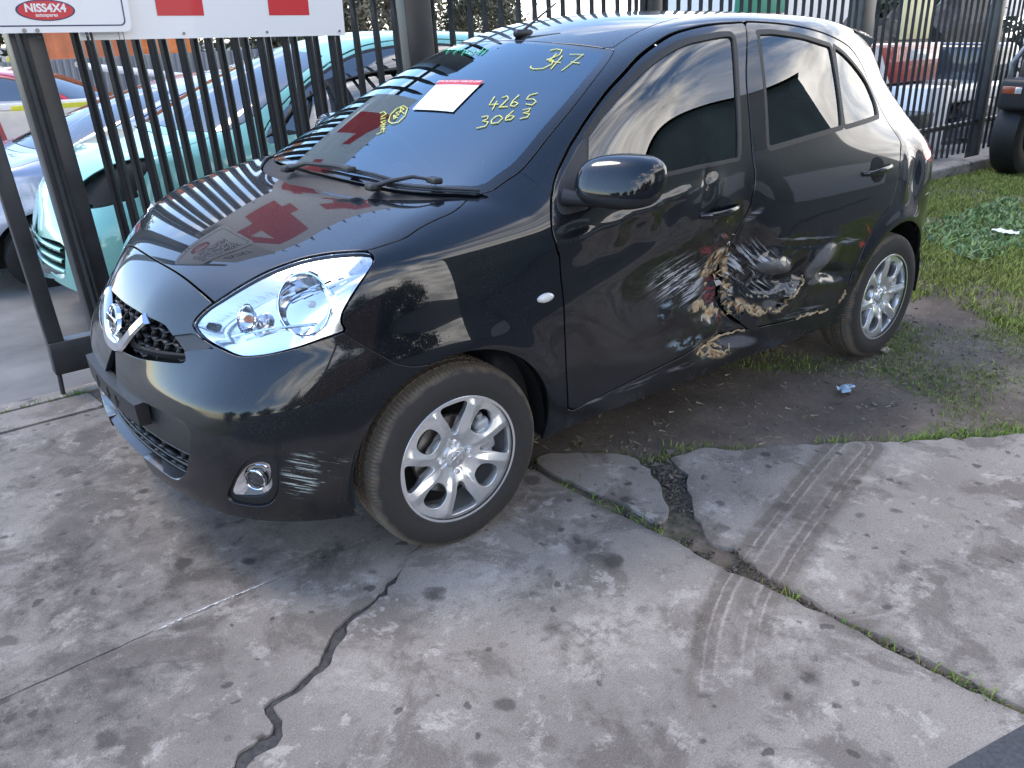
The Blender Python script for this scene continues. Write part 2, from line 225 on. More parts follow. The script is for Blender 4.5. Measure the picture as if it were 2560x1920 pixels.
WRITE_y=[[(-0.814,0.271,1.401),(-0.823,0.278,1.404),(-0.832,0.284,1.406),(-0.832,0.299,1.404),(-0.832,0.314,1.403),(-0.817,0.324,1.396),(-0.803,0.334,1.390),(-0.785,0.331,1.383),(-0.767,0.328,1.378),(-0.760,0.325,1.376),(-0.754,0.322,1.374),(-0.757,0.336,1.373),(-0.760,0.349,1.372),(-0.749,0.357,1.367),(-0.738,0.365,1.361),(-0.721,0.363,1.355),(-0.705,0.361,1.349),(-0.696,0.347,1.348),(-0.687,0.332,1.347),(-0.688,0.321,1.349),(-0.690,0.310,1.351),(-0.695,0.307,1.354),(-0.700,0.304,1.356)],[(-0.803,0.317,1.392),(-0.777,0.328,1.381),(-0.751,0.338,1.370),(-0.755,0.362,1.368),(-0.760,0.386,1.366)],[(-0.797,0.353,1.385),(-0.775,0.363,1.375),(-0.754,0.372,1.366),(-0.733,0.381,1.357),(-0.713,0.390,1.347)],[(-0.817,0.368,1.390),(-0.828,0.391,1.390),(-0.839,0.413,1.390),(-0.805,0.419,1.377),(-0.773,0.424,1.364),(-0.747,0.428,1.353),(-0.722,0.432,1.343)],[(-0.779,0.417,1.368),(-0.784,0.433,1.366),(-0.788,0.448,1.365)],[(-0.504,0.349,1.270),(-0.484,0.360,1.259),(-0.464,0.371,1.248),(-0.473,0.384,1.250),(-0.482,0.398,1.251)],[(-0.492,0.377,1.259),(-0.471,0.391,1.248),(-0.451,0.404,1.236)],[(-0.512,0.377,1.268),(-0.519,0.381,1.270),(-0.526,0.385,1.273),(-0.523,0.394,1.270),(-0.519,0.402,1.266),(-0.502,0.407,1.258),(-0.484,0.412,1.249),(-0.477,0.413,1.246),(-0.470,0.413,1.243),(-0.479,0.425,1.244),(-0.488,0.437,1.245)],[(-0.549,0.420,1.276),(-0.533,0.423,1.268),(-0.517,0.426,1.260),(-0.506,0.434,1.254),(-0.495,0.441,1.248),(-0.497,0.449,1.247),(-0.499,0.456,1.246),(-0.508,0.455,1.250),(-0.517,0.454,1.254),(-0.517,0.445,1.256),(-0.516,0.435,1.258),(-0.509,0.435,1.255),(-0.502,0.436,1.252)],[(-0.589,0.467,1.282),(-0.578,0.459,1.279),(-0.567,0.452,1.276),(-0.556,0.456,1.271),(-0.546,0.461,1.265),(-0.552,0.471,1.266),(-0.559,0.482,1.266),(-0.556,0.491,1.263),(-0.554,0.499,1.260),(-0.545,0.500,1.255),(-0.535,0.501,1.251),(-0.531,0.490,1.252),(-0.527,0.479,1.253)],[(-0.407,0.404,1.217),(-0.415,0.411,1.219),(-0.423,0.418,1.220),(-0.417,0.424,1.217),(-0.411,0.429,1.213),(-0.403,0.426,1.210),(-0.395,0.424,1.207),(-0.398,0.435,1.206),(-0.402,0.445,1.205),(-0.393,0.450,1.200),(-0.384,0.455,1.195),(-0.373,0.446,1.192),(-0.362,0.437,1.189)],[(-0.434,0.445,1.220),(-0.423,0.446,1.215),(-0.412,0.448,1.209),(-0.407,0.455,1.205),(-0.402,0.461,1.201),(-0.409,0.469,1.203),(-0.416,0.477,1.204),(-0.428,0.474,1.210),(-0.440,0.471,1.216),(-0.441,0.461,1.219),(-0.443,0.451,1.222),(-0.439,0.448,1.221),(-0.434,0.445,1.220)],[(-0.483,0.471,1.235),(-0.468,0.474,1.228),(-0.452,0.476,1.221),(-0.444,0.482,1.216),(-0.436,0.488,1.210),(-0.442,0.494,1.212),(-0.449,0.501,1.213),(-0.457,0.499,1.217),(-0.465,0.497,1.221),(-0.463,0.490,1.222),(-0.461,0.482,1.223),(-0.452,0.482,1.219),(-0.444,0.482,1.215)],[(-0.501,0.494,1.238),(-0.511,0.502,1.240),(-0.521,0.510,1.243),(-0.514,0.514,1.239),(-0.507,0.518,1.234),(-0.499,0.514,1.232),(-0.492,0.509,1.230),(-0.496,0.520,1.229),(-0.501,0.530,1.228),(-0.493,0.533,1.224),(-0.486,0.536,1.220),(-0.477,0.529,1.218),(-0.467,0.522,1.215)],[(-0.354,0.028,1.233),(-0.349,0.048,1.230),(-0.345,0.068,1.228),(-0.326,0.089,1.218),(-0.308,0.108,1.209),(-0.290,0.115,1.200),(-0.272,0.122,1.191),(-0.265,0.112,1.189),(-0.258,0.103,1.186),(-0.262,0.086,1.188),(-0.266,0.069,1.191),(-0.282,0.050,1.199),(-0.298,0.030,1.207),(-0.315,0.023,1.215),(-0.332,0.015,1.223),(-0.343,0.022,1.228),(-0.354,0.028,1.233)],[(-0.344,0.028,1.228),(-0.329,0.048,1.221),(-0.314,0.066,1.214)],[(-0.344,0.028,1.228),(-0.340,0.044,1.226),(-0.336,0.060,1.224),(-0.331,0.057,1.221),(-0.325,0.054,1.219),(-0.320,0.074,1.216),(-0.315,0.093,1.213)],[(-0.322,0.051,1.217),(-0.318,0.047,1.216),(-0.313,0.043,1.214),(-0.309,0.058,1.212),(-0.306,0.073,1.209),(-0.301,0.069,1.208),(-0.297,0.065,1.206)],[(-0.297,0.053,1.206),(-0.293,0.073,1.203),(-0.289,0.092,1.201)],[(-0.297,0.053,1.206),(-0.289,0.067,1.202),(-0.281,0.081,1.197),(-0.286,0.079,1.200),(-0.292,0.077,1.203)],[(-0.300,-0.043,1.208),(-0.305,-0.038,1.210),(-0.311,-0.033,1.213),(-0.305,-0.015,1.210),(-0.299,0.002,1.208),(-0.289,-0.001,1.203),(-0.279,-0.003,1.198)],[(-0.278,0.030,1.198),(-0.274,0.020,1.196),(-0.269,0.011,1.193)],[(-0.267,0.048,1.192),(-0.261,0.042,1.189),(-0.255,0.035,1.187),(-0.252,0.051,1.185),(-0.249,0.066,1.183),(-0.254,0.064,1.186),(-0.259,0.062,1.188)],[(-0.239,0.058,1.179),(-0.244,0.068,1.181),(-0.248,0.077,1.182)],[(-0.233,0.071,1.175),(-0.236,0.078,1.177),(-0.240,0.085,1.178),(-0.233,0.086,1.174),(-0.225,0.088,1.171),(-0.228,0.096,1.172),(-0.232,0.103,1.173)],[(-0.217,0.094,1.167),(-0.222,0.097,1.169),(-0.228,0.100,1.171),(-0.221,0.109,1.168),(-0.215,0.119,1.164)],[(-0.197,0.101,1.157),(-0.205,0.106,1.160),(-0.214,0.111,1.164)]]
WRITE_g=[[(-0.875,-0.474,1.391),(-0.851,-0.416,1.394),(-0.837,-0.373,1.396),(-0.807,-0.342,1.390),(-0.781,-0.316,1.384)],[(-0.819,-0.335,1.395),(-0.810,-0.300,1.397),(-0.803,-0.269,1.398),(-0.775,-0.244,1.391),(-0.749,-0.221,1.384)],[(-0.787,-0.236,1.396),(-0.786,-0.213,1.398),(-0.786,-0.191,1.399),(-0.757,-0.164,1.391),(-0.729,-0.140,1.382)],[(-0.782,-0.164,1.400),(-0.765,-0.152,1.395),(-0.748,-0.140,1.389),(-0.737,-0.108,1.387),(-0.726,-0.079,1.384),(-0.743,-0.094,1.390),(-0.760,-0.109,1.395),(-0.771,-0.136,1.398),(-0.782,-0.164,1.400)],[(-0.775,-0.108,1.401),(-0.750,-0.087,1.392),(-0.726,-0.068,1.384)],[(-0.793,-0.081,1.408),(-0.758,-0.055,1.396),(-0.725,-0.032,1.385)],[(-0.743,-0.066,1.391),(-0.754,-0.057,1.395),(-0.765,-0.049,1.399)],[(-0.780,-0.038,1.404),(-0.752,-0.025,1.395),(-0.726,-0.013,1.385)]]
PAPER=[(-0.5233, 0.016, 1.2968), (-0.5623, 0.2213, 1.3016), (-0.3855, 0.2833, 1.2174), (-0.3454, 0.1028, 1.2165)]
G_grassedge=[(-0.531,0.512),(-0.595,0.537),(-0.674,0.588),(-0.715,0.639),(-0.773,0.673),(-0.811,0.738),(-0.793,0.786)]
G_slabE=[(-0.503,0.552),(-0.565,0.529),(-0.647,0.576),(-0.712,0.642),(-0.779,0.693),(-0.811,0.757),(-0.783,0.802),(-0.789,0.856),(-0.746,0.913),(-0.730,0.967),(-0.671,1.025),(-0.639,1.080),(-0.563,1.115),(-0.540,1.114),(-0.542,1.038),(-0.541,0.925),(-0.518,0.842),(-0.505,0.731),(-0.498,0.633)]
G_slabD=[(-0.901,0.853),(-0.964,0.869),(-1.074,0.885),(-1.103,0.944),(-1.200,1.006),(-1.310,1.060),(-1.461,1.176),(-1.579,1.250),(-1.640,1.315),(-1.773,1.402),(-1.930,1.517),(-2.099,1.612),(-2.374,1.790)]
G_slabDl=[(-0.901,0.853),(-0.871,0.925),(-0.862,0.989),(-0.789,1.039),(-0.713,1.123),(-0.666,1.182),(-0.602,1.259),(-0.597,1.325),(-0.615,1.358),(-0.597,1.426),(-0.581,1.524),(-0.576,1.624),(-0.566,1.700),(-0.561,1.776),(-0.585,1.854),(-0.590,1.931),(-0.579,1.975),(-0.583,2.046),(-0.601,2.126),(-0.611,2.195),(-0.622,2.400)]
G_J2l=[(-0.463,0.578),(-0.462,0.739),(-0.473,0.888),(-0.481,1.006),(-0.490,1.128),(-0.504,1.238),(-0.494,1.323),(-0.507,1.423),(-0.523,1.514),(-0.530,1.607),(-0.539,1.724),(-0.549,1.805),(-0.541,1.878),(-0.552,1.976),(-0.558,2.058),(-0.564,2.141),(-0.570,2.211),(-0.592,2.409)]
G_C3=[(0.107,0.733),(0.166,0.740),(0.221,0.787),(0.289,0.832),(0.343,0.857),(0.409,0.881),(0.473,0.904),(0.515,0.930),(0.563,0.971),(0.601,1.006),(0.651,1.028),(0.704,1.050),(0.758,1.049),(0.773,1.120),(0.791,1.149),(0.842,1.150),(0.877,1.171),(0.893,1.182)]
G_J1=[(0.167,0.590),(0.534,0.598),(0.738,0.592),(0.931,0.605),(1.104,0.618),(1.260,0.620)]
G_track=[(-1.522,1.241),(-1.256,1.301),(-1.000,1.366),(-0.776,1.424),(-0.615,1.474),(-0.478,1.513),(-0.368,1.561),(-0.256,1.622),(-0.171,1.679)]
G_oil1=[(-0.234,1.001),(-0.318,1.046),(-0.315,1.104),(-0.305,1.197),(-0.233,1.216),(-0.237,1.140),(-0.187,1.097)]
G_oil2=[(0.450,0.547),(0.305,0.524),(0.302,0.593),(0.391,0.643),(0.439,0.633)]
G_asph=[(-0.539,2.223),(-0.397,2.187),(-0.294,2.170)]
G_kerbA=[(0.985,-1.022),(0.752,-1.070),(0.528,-1.065)]
G_kerbB=[(0.945,-1.261),(0.707,-1.275),(0.519,-1.321)]
G_gut=[(0.967,-1.127),(0.777,-1.170),(0.592,-1.205)]
G_dirt=[(-0.832,0.744),(-1.089,0.885),(-1.596,1.250),(-1.799,1.241),(-2.078,1.232),(-2.058,1.047),(-2.072,0.803),(-1.758,0.493),(-1.156,0.440),(-0.889,0.461)]
G_bluerag=[(-1.982,0.893),(-1.982,0.964)]
G_rkerb=[(-7.524,-1.428),(-9.347,-1.485),(-8.702,-1.519)]
G_dpatch=[(-3.647,0.358),(-4.949,0.483),(-3.295,1.142),(-2.952,0.715)]
G_clover=[(-5.217,-0.299),(-6.772,-0.338),(-5.205,0.382),(-4.600,0.304),(-4.861,-0.078)]

def smax(a,b,k):
    h=np.maximum(k-np.abs(a-b),0.)/k
    return np.maximum(a,b)+h*h*h*k/6.
def smin(a,b,k): return -smax(-a,-b,k)
def spl(xs,ys):
    # natural-ish C2 cubic spline through the points, linear beyond the ends
    xs=np.array(xs,float);ys=np.array(ys,float);n=len(xs);h=np.diff(xs)
    A=np.zeros((n,n));b=np.zeros(n);A[0,0]=A[-1,-1]=1
    for i in range(1,n-1):
        A[i,i-1]=h[i-1];A[i,i]=2*(h[i-1]+h[i]);A[i,i+1]=h[i]
        b[i]=6*((ys[i+1]-ys[i])/h[i]-(ys[i]-ys[i-1])/h[i-1])
    m=np.linalg.solve(A,b)
    def f(x):
        x=np.asarray(x,float);i=np.clip(np.searchsorted(xs,x)-1,0,n-2)
        xc=np.clip(x,xs[0],xs[-1]);t=xc-xs[i];H=h[i];u=H-t
        v=(m[i]*u**3+m[i+1]*t**3)/(6*H)+(ys[i]/H-m[i]*H/6)*u+(ys[i+1]/H-m[i+1]*H/6)*t
        s0=(ys[1]-ys[0])/h[0]-h[0]*m[1]/6;s1=(ys[-1]-ys[-2])/h[-1]+h[-1]*m[-2]/6
        return v+np.minimum(x-xs[0],0)*s0+np.maximum(x-xs[-1],0)*s1
    return f
S_z=spl([.1,.2,.35,.55,.72,.86,.97,1.05,1.22,1.40,1.5],[.745,.770,.803,.824,.830,.823,.798,.764,.690,.600,.545])
P_lo=spl([-3.1,-2.8,-2.45,-2.0,-1.2,-.4,0,.3,.6],[-.11,-.05,-.012,0,0,0,-.006,-.030,-.09])
P_hi=spl([-3.0,-2.6,-2.2,-1.7,-1.3,-.8,-.4],[-.29,-.16,-.05,-.003,0,-.008,-.075])
X0=spl([.15,.25,.33,.5,.6,.68,.76,.9],[.700,.735,.748,.742,.712,.688,.655,.59])
Z_h=spl([-.6,-.1,.1,.3,.45,.55,.65,.72],[1.08,1.035,1.003,.95,.90,.852,.79,.735])
Z_r=spl([-3.,-2.75,-2.4,-2.0,-1.6,-1.25,-.9,-.6],[1.40,1.442,1.498,1.527,1.534,1.522,1.476,1.40])
X_r=spl([.2,.35,.6,.85,.95,1.05,1.2,1.4],[-2.98,-3.01,-3.01,-2.985,-2.965,-2.92,-2.86,-2.76])
def F_parts(p,dent=None):
    x,y,z=p[...,0],np.abs(p[...,1]),p[...,2]
    w=np.clip((z-.9)/.36,0,1);w=w*w*(3-2*w)
    side=y-(S_z(z)+P_lo(x)*(1-w)+P_hi(x)*w)
    fl=np.clip((x+.55)/.6,0,1);fl=fl*fl*(3-2*fl)
    side=side+fl*.13*np.sqrt(np.maximum(z-.66,0)**2+.0004)
    for ax in (0.,-2.45):
        r=np.hypot(x-ax,z-.29)
        up=np.clip((z-.2)/.25,0,1)
        side=side-.014*up*np.exp(-((r-.36)/.06)**2)
    if dent is not None: side=side-dent(x,z)*(p[...,1]>0)
    c=.25*y**2+1.9*y**8
    lean=np.clip((y-.14)/.34,0,1);lean=lean*lean*(3-2*lean)
    front=(x-(X0(z)-c-lean*.40*(np.sqrt(np.maximum(z-.555,0)**2+.0009)-np.sqrt(np.maximum(z-.70,0)**2+.0009))))*.93
    wl=np.clip((1.1-z)/.2,0,1);wl=wl*wl*(3-2*wl)
    rear=-(x-(X_r(z)+(.3-.16*wl)*y**2+(1.6-.7*wl)*y**8))
    hood=(z-(Z_h(x+.25*y*y)-.0*y*y))*.92
    ws=(z-(1.0+(.10-x-(.62-.3*(z-1))*y*y)*.445-.10*(x+.40)**2+.03))*.9
    roof=z-(Z_r(x)-.10*y*y)
    return side,front,rear,hood,ws,roof
def F(p,dent=None):
    side,front,rear,hood,ws,roof=F_parts(p,dent)
    g=smax(ws,roof,.10)
    top=smin(hood,g,.012)
    b=smax(top,rear,.10)
    b=smax(b,front,.13)
    return smax(b,side,.13)

# ================================================================ the wrecked hatchback
def sm(P, n=5):
    """open Catmull-Rom through 2-D points"""
    P = [np.array(p, float) for p in P]; Q = [2*P[0]-P[1]] + P + [2*P[-1]-P[-2]]; R = []
    for i in range(1, len(Q)-2):
        a, b, c, d = Q[i-1:i+3]
        for k in range(n):
            t = k/n; R.append(.5*((2*b) + (c-a)*t + (2*a-5*b+4*c-d)*t*t + (3*b-a-3*c+d)*t**3))
    R.append(P[-1]); return R
def poly_sd(P, pts):
    """signed distance of points to a closed polygon, negative inside"""
    P = np.array(P, float); out = np.ones(len(pts))
    lo, hi = P.min(0)-.12, P.max(0)+.12
    idx = np.where(((pts > lo) & (pts < hi)).all(1))[0]; q = pts[idx]
    if len(q) == 0: return out
    best = np.full(len(q), 9.); ins = np.zeros(len(q), bool)
    for i in range(len(P)):
        a, b = P[i], P[(i+1) % len(P)]; e = b-a; L = e@e
        if L < 1e-12: continue
        t = np.clip(((q-a)@e)/L, 0, 1); dd = q-a-t[:, None]*e
        best = np.minimum(best, (dd**2).sum(1))
        c = ((a[1] > q[:, 1]) != (b[1] > q[:, 1]))
        with np.errstate(divide='ignore', invalid='ignore'):
            xx = a[0]+(q[:, 1]-a[1])*(b[0]-a[0])/(b[1]-a[1])
        ins ^= c & (q[:, 0] < xx)
    s = np.sqrt(best); s[ins] *= -1; out[idx] = s; return out
PX = lambda V: V[:, [0, 2]]
PY = lambda V: np.stack([np.abs(V[:, 1]), V[:, 2]], 1)
PT = lambda V: np.stack([V[:, 0], np.abs(V[:, 1])], 1)
_d = np.array([.62, .74, .26]); _d /= np.linalg.norm(_d)
_e1 = np.cross([0, 0, 1.], _d); _e1 /= np.linalg.norm(_e1); _e2 = np.cross(_d, _e1)
def PO(V):
    W = V.copy(); W[:, 1] = np.abs(W[:, 1]); return np.stack([W@_e1, W@_e2], 1)
def O(k, proj): return [tuple(p) for p in proj(np.array(OUT[k]))]
class Soup:
    def __init__(s, V, N, Fs): s.V = V; s.N = N; s.F = Fs
    def clip(s, Fs, fn):
        d = fn(s.V); dl = d.tolist(); a = []; b = []; cache = {}; nv = []; nn = []; n0 = len(s.V)
        for f in Fs:
            v = [dl[i] for i in f]
            if max(v) < 0: a.append(f); continue
            if min(v) >= 0: b.append(f); continue
            fa = []; fb = []
            for k, i in enumerate(f):
                j = f[(k+1) % len(f)]; di, dj = dl[i], dl[j]
                (fa if di < 0 else fb).append(i)
                if (di < 0) != (dj < 0):
                    key = (i, j) if i < j else (j, i)
                    if key not in cache:
                        t = di/(di-dj); cache[key] = n0+len(nv)
                        nv.append(s.V[i]*(1-t)+s.V[j]*t); m = s.N[i]*(1-t)+s.N[j]*t; nn.append(m/(np.linalg.norm(m)+1e-9))
                    fa.append(cache[key]); fb.append(cache[key])
            if len(fa) > 2: a.append(tuple(fa))
            if len(fb) > 2: b.append(tuple(fb))
        if nv: s.V = np.vstack([s.V, nv]); s.N = np.vstack([s.N, nn])
        return a, b
    def cut(s, Fs, fn, g=.0025):
        gf = g if callable(g) else (lambda V: g)
        ins, rest = s.clip(Fs, lambda V: fn(V)+gf(V))
        mid, out = s.clip(rest, lambda V: fn(V)-gf(V))
        return ins, out
    def side(s, Fs, sg):
        return [f for f in Fs if (s.V[list(f), 1].mean() > 0) == (sg > 0)]
    def mesh(s, name, Fs, mat, flange=.012, off=0., round_=True):
        idx = {}; V = []; N = []; F2 = []
        def vid(i):
            if i not in idx: idx[i] = len(V); V.append(s.V[i]+s.N[i]*off); N.append(s.N[i])
            return idx[i]
        cnt = {}
        for f in Fs:
            g = tuple(vid(i) for i in f); F2.append(g)
            for k in range(len(g)):
                a, b = g[k], g[(k+1) % len(g)]; cnt[(a, b)] = cnt.get((a, b), 0)+1
        LN = [[N[i] for i in f] for f in F2]
        if flange:
            bed = [(a, b) for (a, b) in cnt if (b, a) not in cnt]
            outw = {}
            for a, b in bed:
                e = V[b]-V[a]; o = np.cross(e, N[a]); o /= (np.linalg.norm(o)+1e-9)
                for i in (a, b): outw[i] = outw.get(i, 0)+o
            r0 = {}; r1 = {}; r2 = {}; NN = {}
            for i in outw:
                o = outw[i]; o = o/(np.linalg.norm(o)+1e-9); n = N[i]
                r1[i] = len(V); V.append(V[i]-n*.0022+o*.0012); m = n*.35+o; N.append(m/np.linalg.norm(m))
                r2[i] = len(V); V.append(V[i]-n*flange+o*.0012); N.append(o)
                m = n+o*.22; NN[i] = m/np.linalg.norm(m)
            for a, b in bed:
                F2.append((b, a, r1[a], r1[b])); LN.append([NN[b], NN[a], N[r1[a]], N[r1[b]]])
                F2.append((r1[b], r1[a], r2[a], r2[b])); LN.append([N[r1[b]], N[r1[a]], N[r2[a]], N[r2[b]]])
        me = mesh(name, V, F2, mat)
        me.normals_split_custom_set([tuple(n) for l in LN for n in l])
        return me
def body_grid(xs, tl, tr, nf, nr, dent):
    """rays from a spine inside the body out to its surface"""
    z0 = .62; rows = []
    th = np.concatenate([-np.array(tr)[::-1], np.array(tl)[1:]])
    S_, C_ = np.sin(th), np.cos(th)
    def ring(x, phi):
        c, s = math.cos(phi), math.sin(phi)
        return np.full(len(th), x), np.stack([np.full(len(th), c), s*S_, s*C_], 1)
    for ph in np.linspace(math.pi*.996, math.pi/2, nr)[:-1]: rows.append(ring(xs[0], ph))
    for x in xs: rows.append(ring(x, math.pi/2))
    for ph in np.linspace(math.pi/2, .004*math.pi, nf)[1:]: rows.append(ring(xs[-1], ph))
    O_ = np.stack([np.stack([r[0], 0*r[0], 0*r[0]+z0], 1) for r in rows]); D = np.stack([r[1] for r in rows])
    lo = np.full(D.shape[:2], .02); hi = np.full(D.shape[:2], 1.6)
    for _ in range(17):
        m = (lo+hi)/2; v = F(O_+D*m[..., None], dent) < 0
        lo = np.where(v, m, lo); hi = np.where(v, hi, m)
    fl, fh = F(O_+D*lo[..., None], dent), F(O_+D*hi[..., None], dent)
    P = O_+D*(lo-fl*(hi-lo)/(fh-fl+1e-12))[..., None]; e = 6e-4
    G = np.stack([F(P+e*np.eye(3)[i], dent)-F(P-e*np.eye(3)[i], dent) for i in range(3)], -1)
    G /= np.linalg.norm(G, axis=-1, keepdims=True)+1e-9
    R, T = P.shape[:2]; ids = np.arange(R*T).reshape(R, T)
    q = np.stack([ids[:-1, :-1], ids[:-1, 1:], ids[1:, 1:], ids[1:, :-1]], -1).reshape(-1, 4)
    V = P.reshape(-1, 3); N = G.reshape(-1, 3)
    k = np.cross(V[q[len(q)//2, 1]]-V[q[len(q)//2, 0]], V[q[len(q)//2, 3]]-V[q[len(q)//2, 0]])@N[q[len(q)//2, 0]]
    if k < 0: q = q[:, ::-1]
    return Soup(V, N, [tuple(r) for r in q.tolist()])
def g2(x, z, cx, cz, rx, rz, rot=0.):
    c, s = math.cos(rot), math.sin(rot); u = ((x-cx)*c+(z-cz)*s)/rx; v = (-(x-cx)*s+(z-cz)*c)/rz
    return np.exp(-(u*u+v*v))
def sstep(v, a, b):
    t = np.clip((v-a)/(b-a), 0, 1); return t*t*(3-2*t)
_cr = np.random.default_rng(3); CK = [(_cr.uniform(9, 34)*np.array([math.cos(a), math.sin(a)]), _cr.uniform(0, 6.28), 1) for a in _cr.uniform(0, 6.28, 9)]
def crumple(x, z):
    s = 0*x; w = x+.03*np.sin(17*z+2), z+.03*np.sin(15*x)
    for k, p, a in CK:
        t = np.abs(np.sin(w[0]*k[0]+w[1]*k[1]+p)); s = s+(t-.64)*(14/np.hypot(*k))
    return s/3
def dent(x, z):
    d = -.050*g2(x, z, -.95, .66, .36, .20, .15) - .012*g2(x, z, -.62, .82, .25, .05, -.12)
    d -= .072*g2(x, z, -1.27, .57, .16, .20) + .022*g2(x, z, -1.30, .80, .10, .16)
    # wavy upper edge of the big hollow in the front door
    d += .010*g2(x, z, -.75, .935+.0*x, .33, .020, -.13) + .004*np.sin(x*38)*g2(x, z, -.72, .90, .28, .05, -.13)
    # fold under the window sill
    u_ = (x+1.062)+.42*(z-.97); d -= .012*np.exp(-np.sqrt(u_*u_+.00004)/.024)*np.exp(-((z-.975)/.048)**2); d += .006*g2(x, z, -1.115, .955, .035, .06, .5)
    d -= .009*g2(x, z, -.445, .918, .055, .016, -.1)
    m = sstep(z, .30, .38)*(g2(x, z, -1.24, .58, .22, .20)+.8*g2(x, z, -1.55, .50, .20, .14)+.25*g2(x, z, -1.9, .53, .2, .12))
    d += .026*crumple(x, z)*np.clip(m*1.15, 0, 1)+.005*crumple(x*1.9+3, z*1.9)*np.clip(g2(x, z, -1.28, .56, .12, .16)+.5*g2(x, z, -1.5, .48, .12, .08), 0, 1)
    # two pushed-out flaps and the pocket beneath them in the rear door
    d += .030*g2(x, z, -1.50, .615, .085, .030, .25) - .045*g2(x, z, -1.52, .545, .10, .030, .1)
    d += .034*g2(x, z, -1.80, .590, .085, .050, -.55) - .040*g2(x, z, -1.90, .515, .12, .030, .2) - .03*g2(x, z, -1.66, .56, .05, .05)
    d += .022*g2(x, z, -1.60, .475, .09, .016, -.35) - .05*g2(x, z, -1.575, .448, .04, .022)
    # sill
    d -= .030*g2(x, z, -1.22, .345, .12, .035); d += .008*crumple(x*1.6, z*1.6)*g2(x, z, -1.22, .34, .13, .04)
    # rear quarter dish and side creases
    d -= .020*g2(x, z, -2.54, .85, .06, .10, .15); d += .006*g2(x, z, -2.45, .86, .03, .11, .1)
    d -= .004*g2(x, z, -1.75, .665, .35, .012, .12)
    return d
xs = np.concatenate([np.linspace(-2.4, -2.12, 14)[:-1], np.linspace(-2.12, -.36, 210)[:-1], np.linspace(-.36, .15, 40)])
def thetas(n, lo=.10, hi=2.62):
    t = np.linspace(0, 1, n); return hi*(t+.10*np.sin(2*np.pi*t)*0)
body = body_grid(xs, thetas(250), thetas(120), 75, 50, dent)

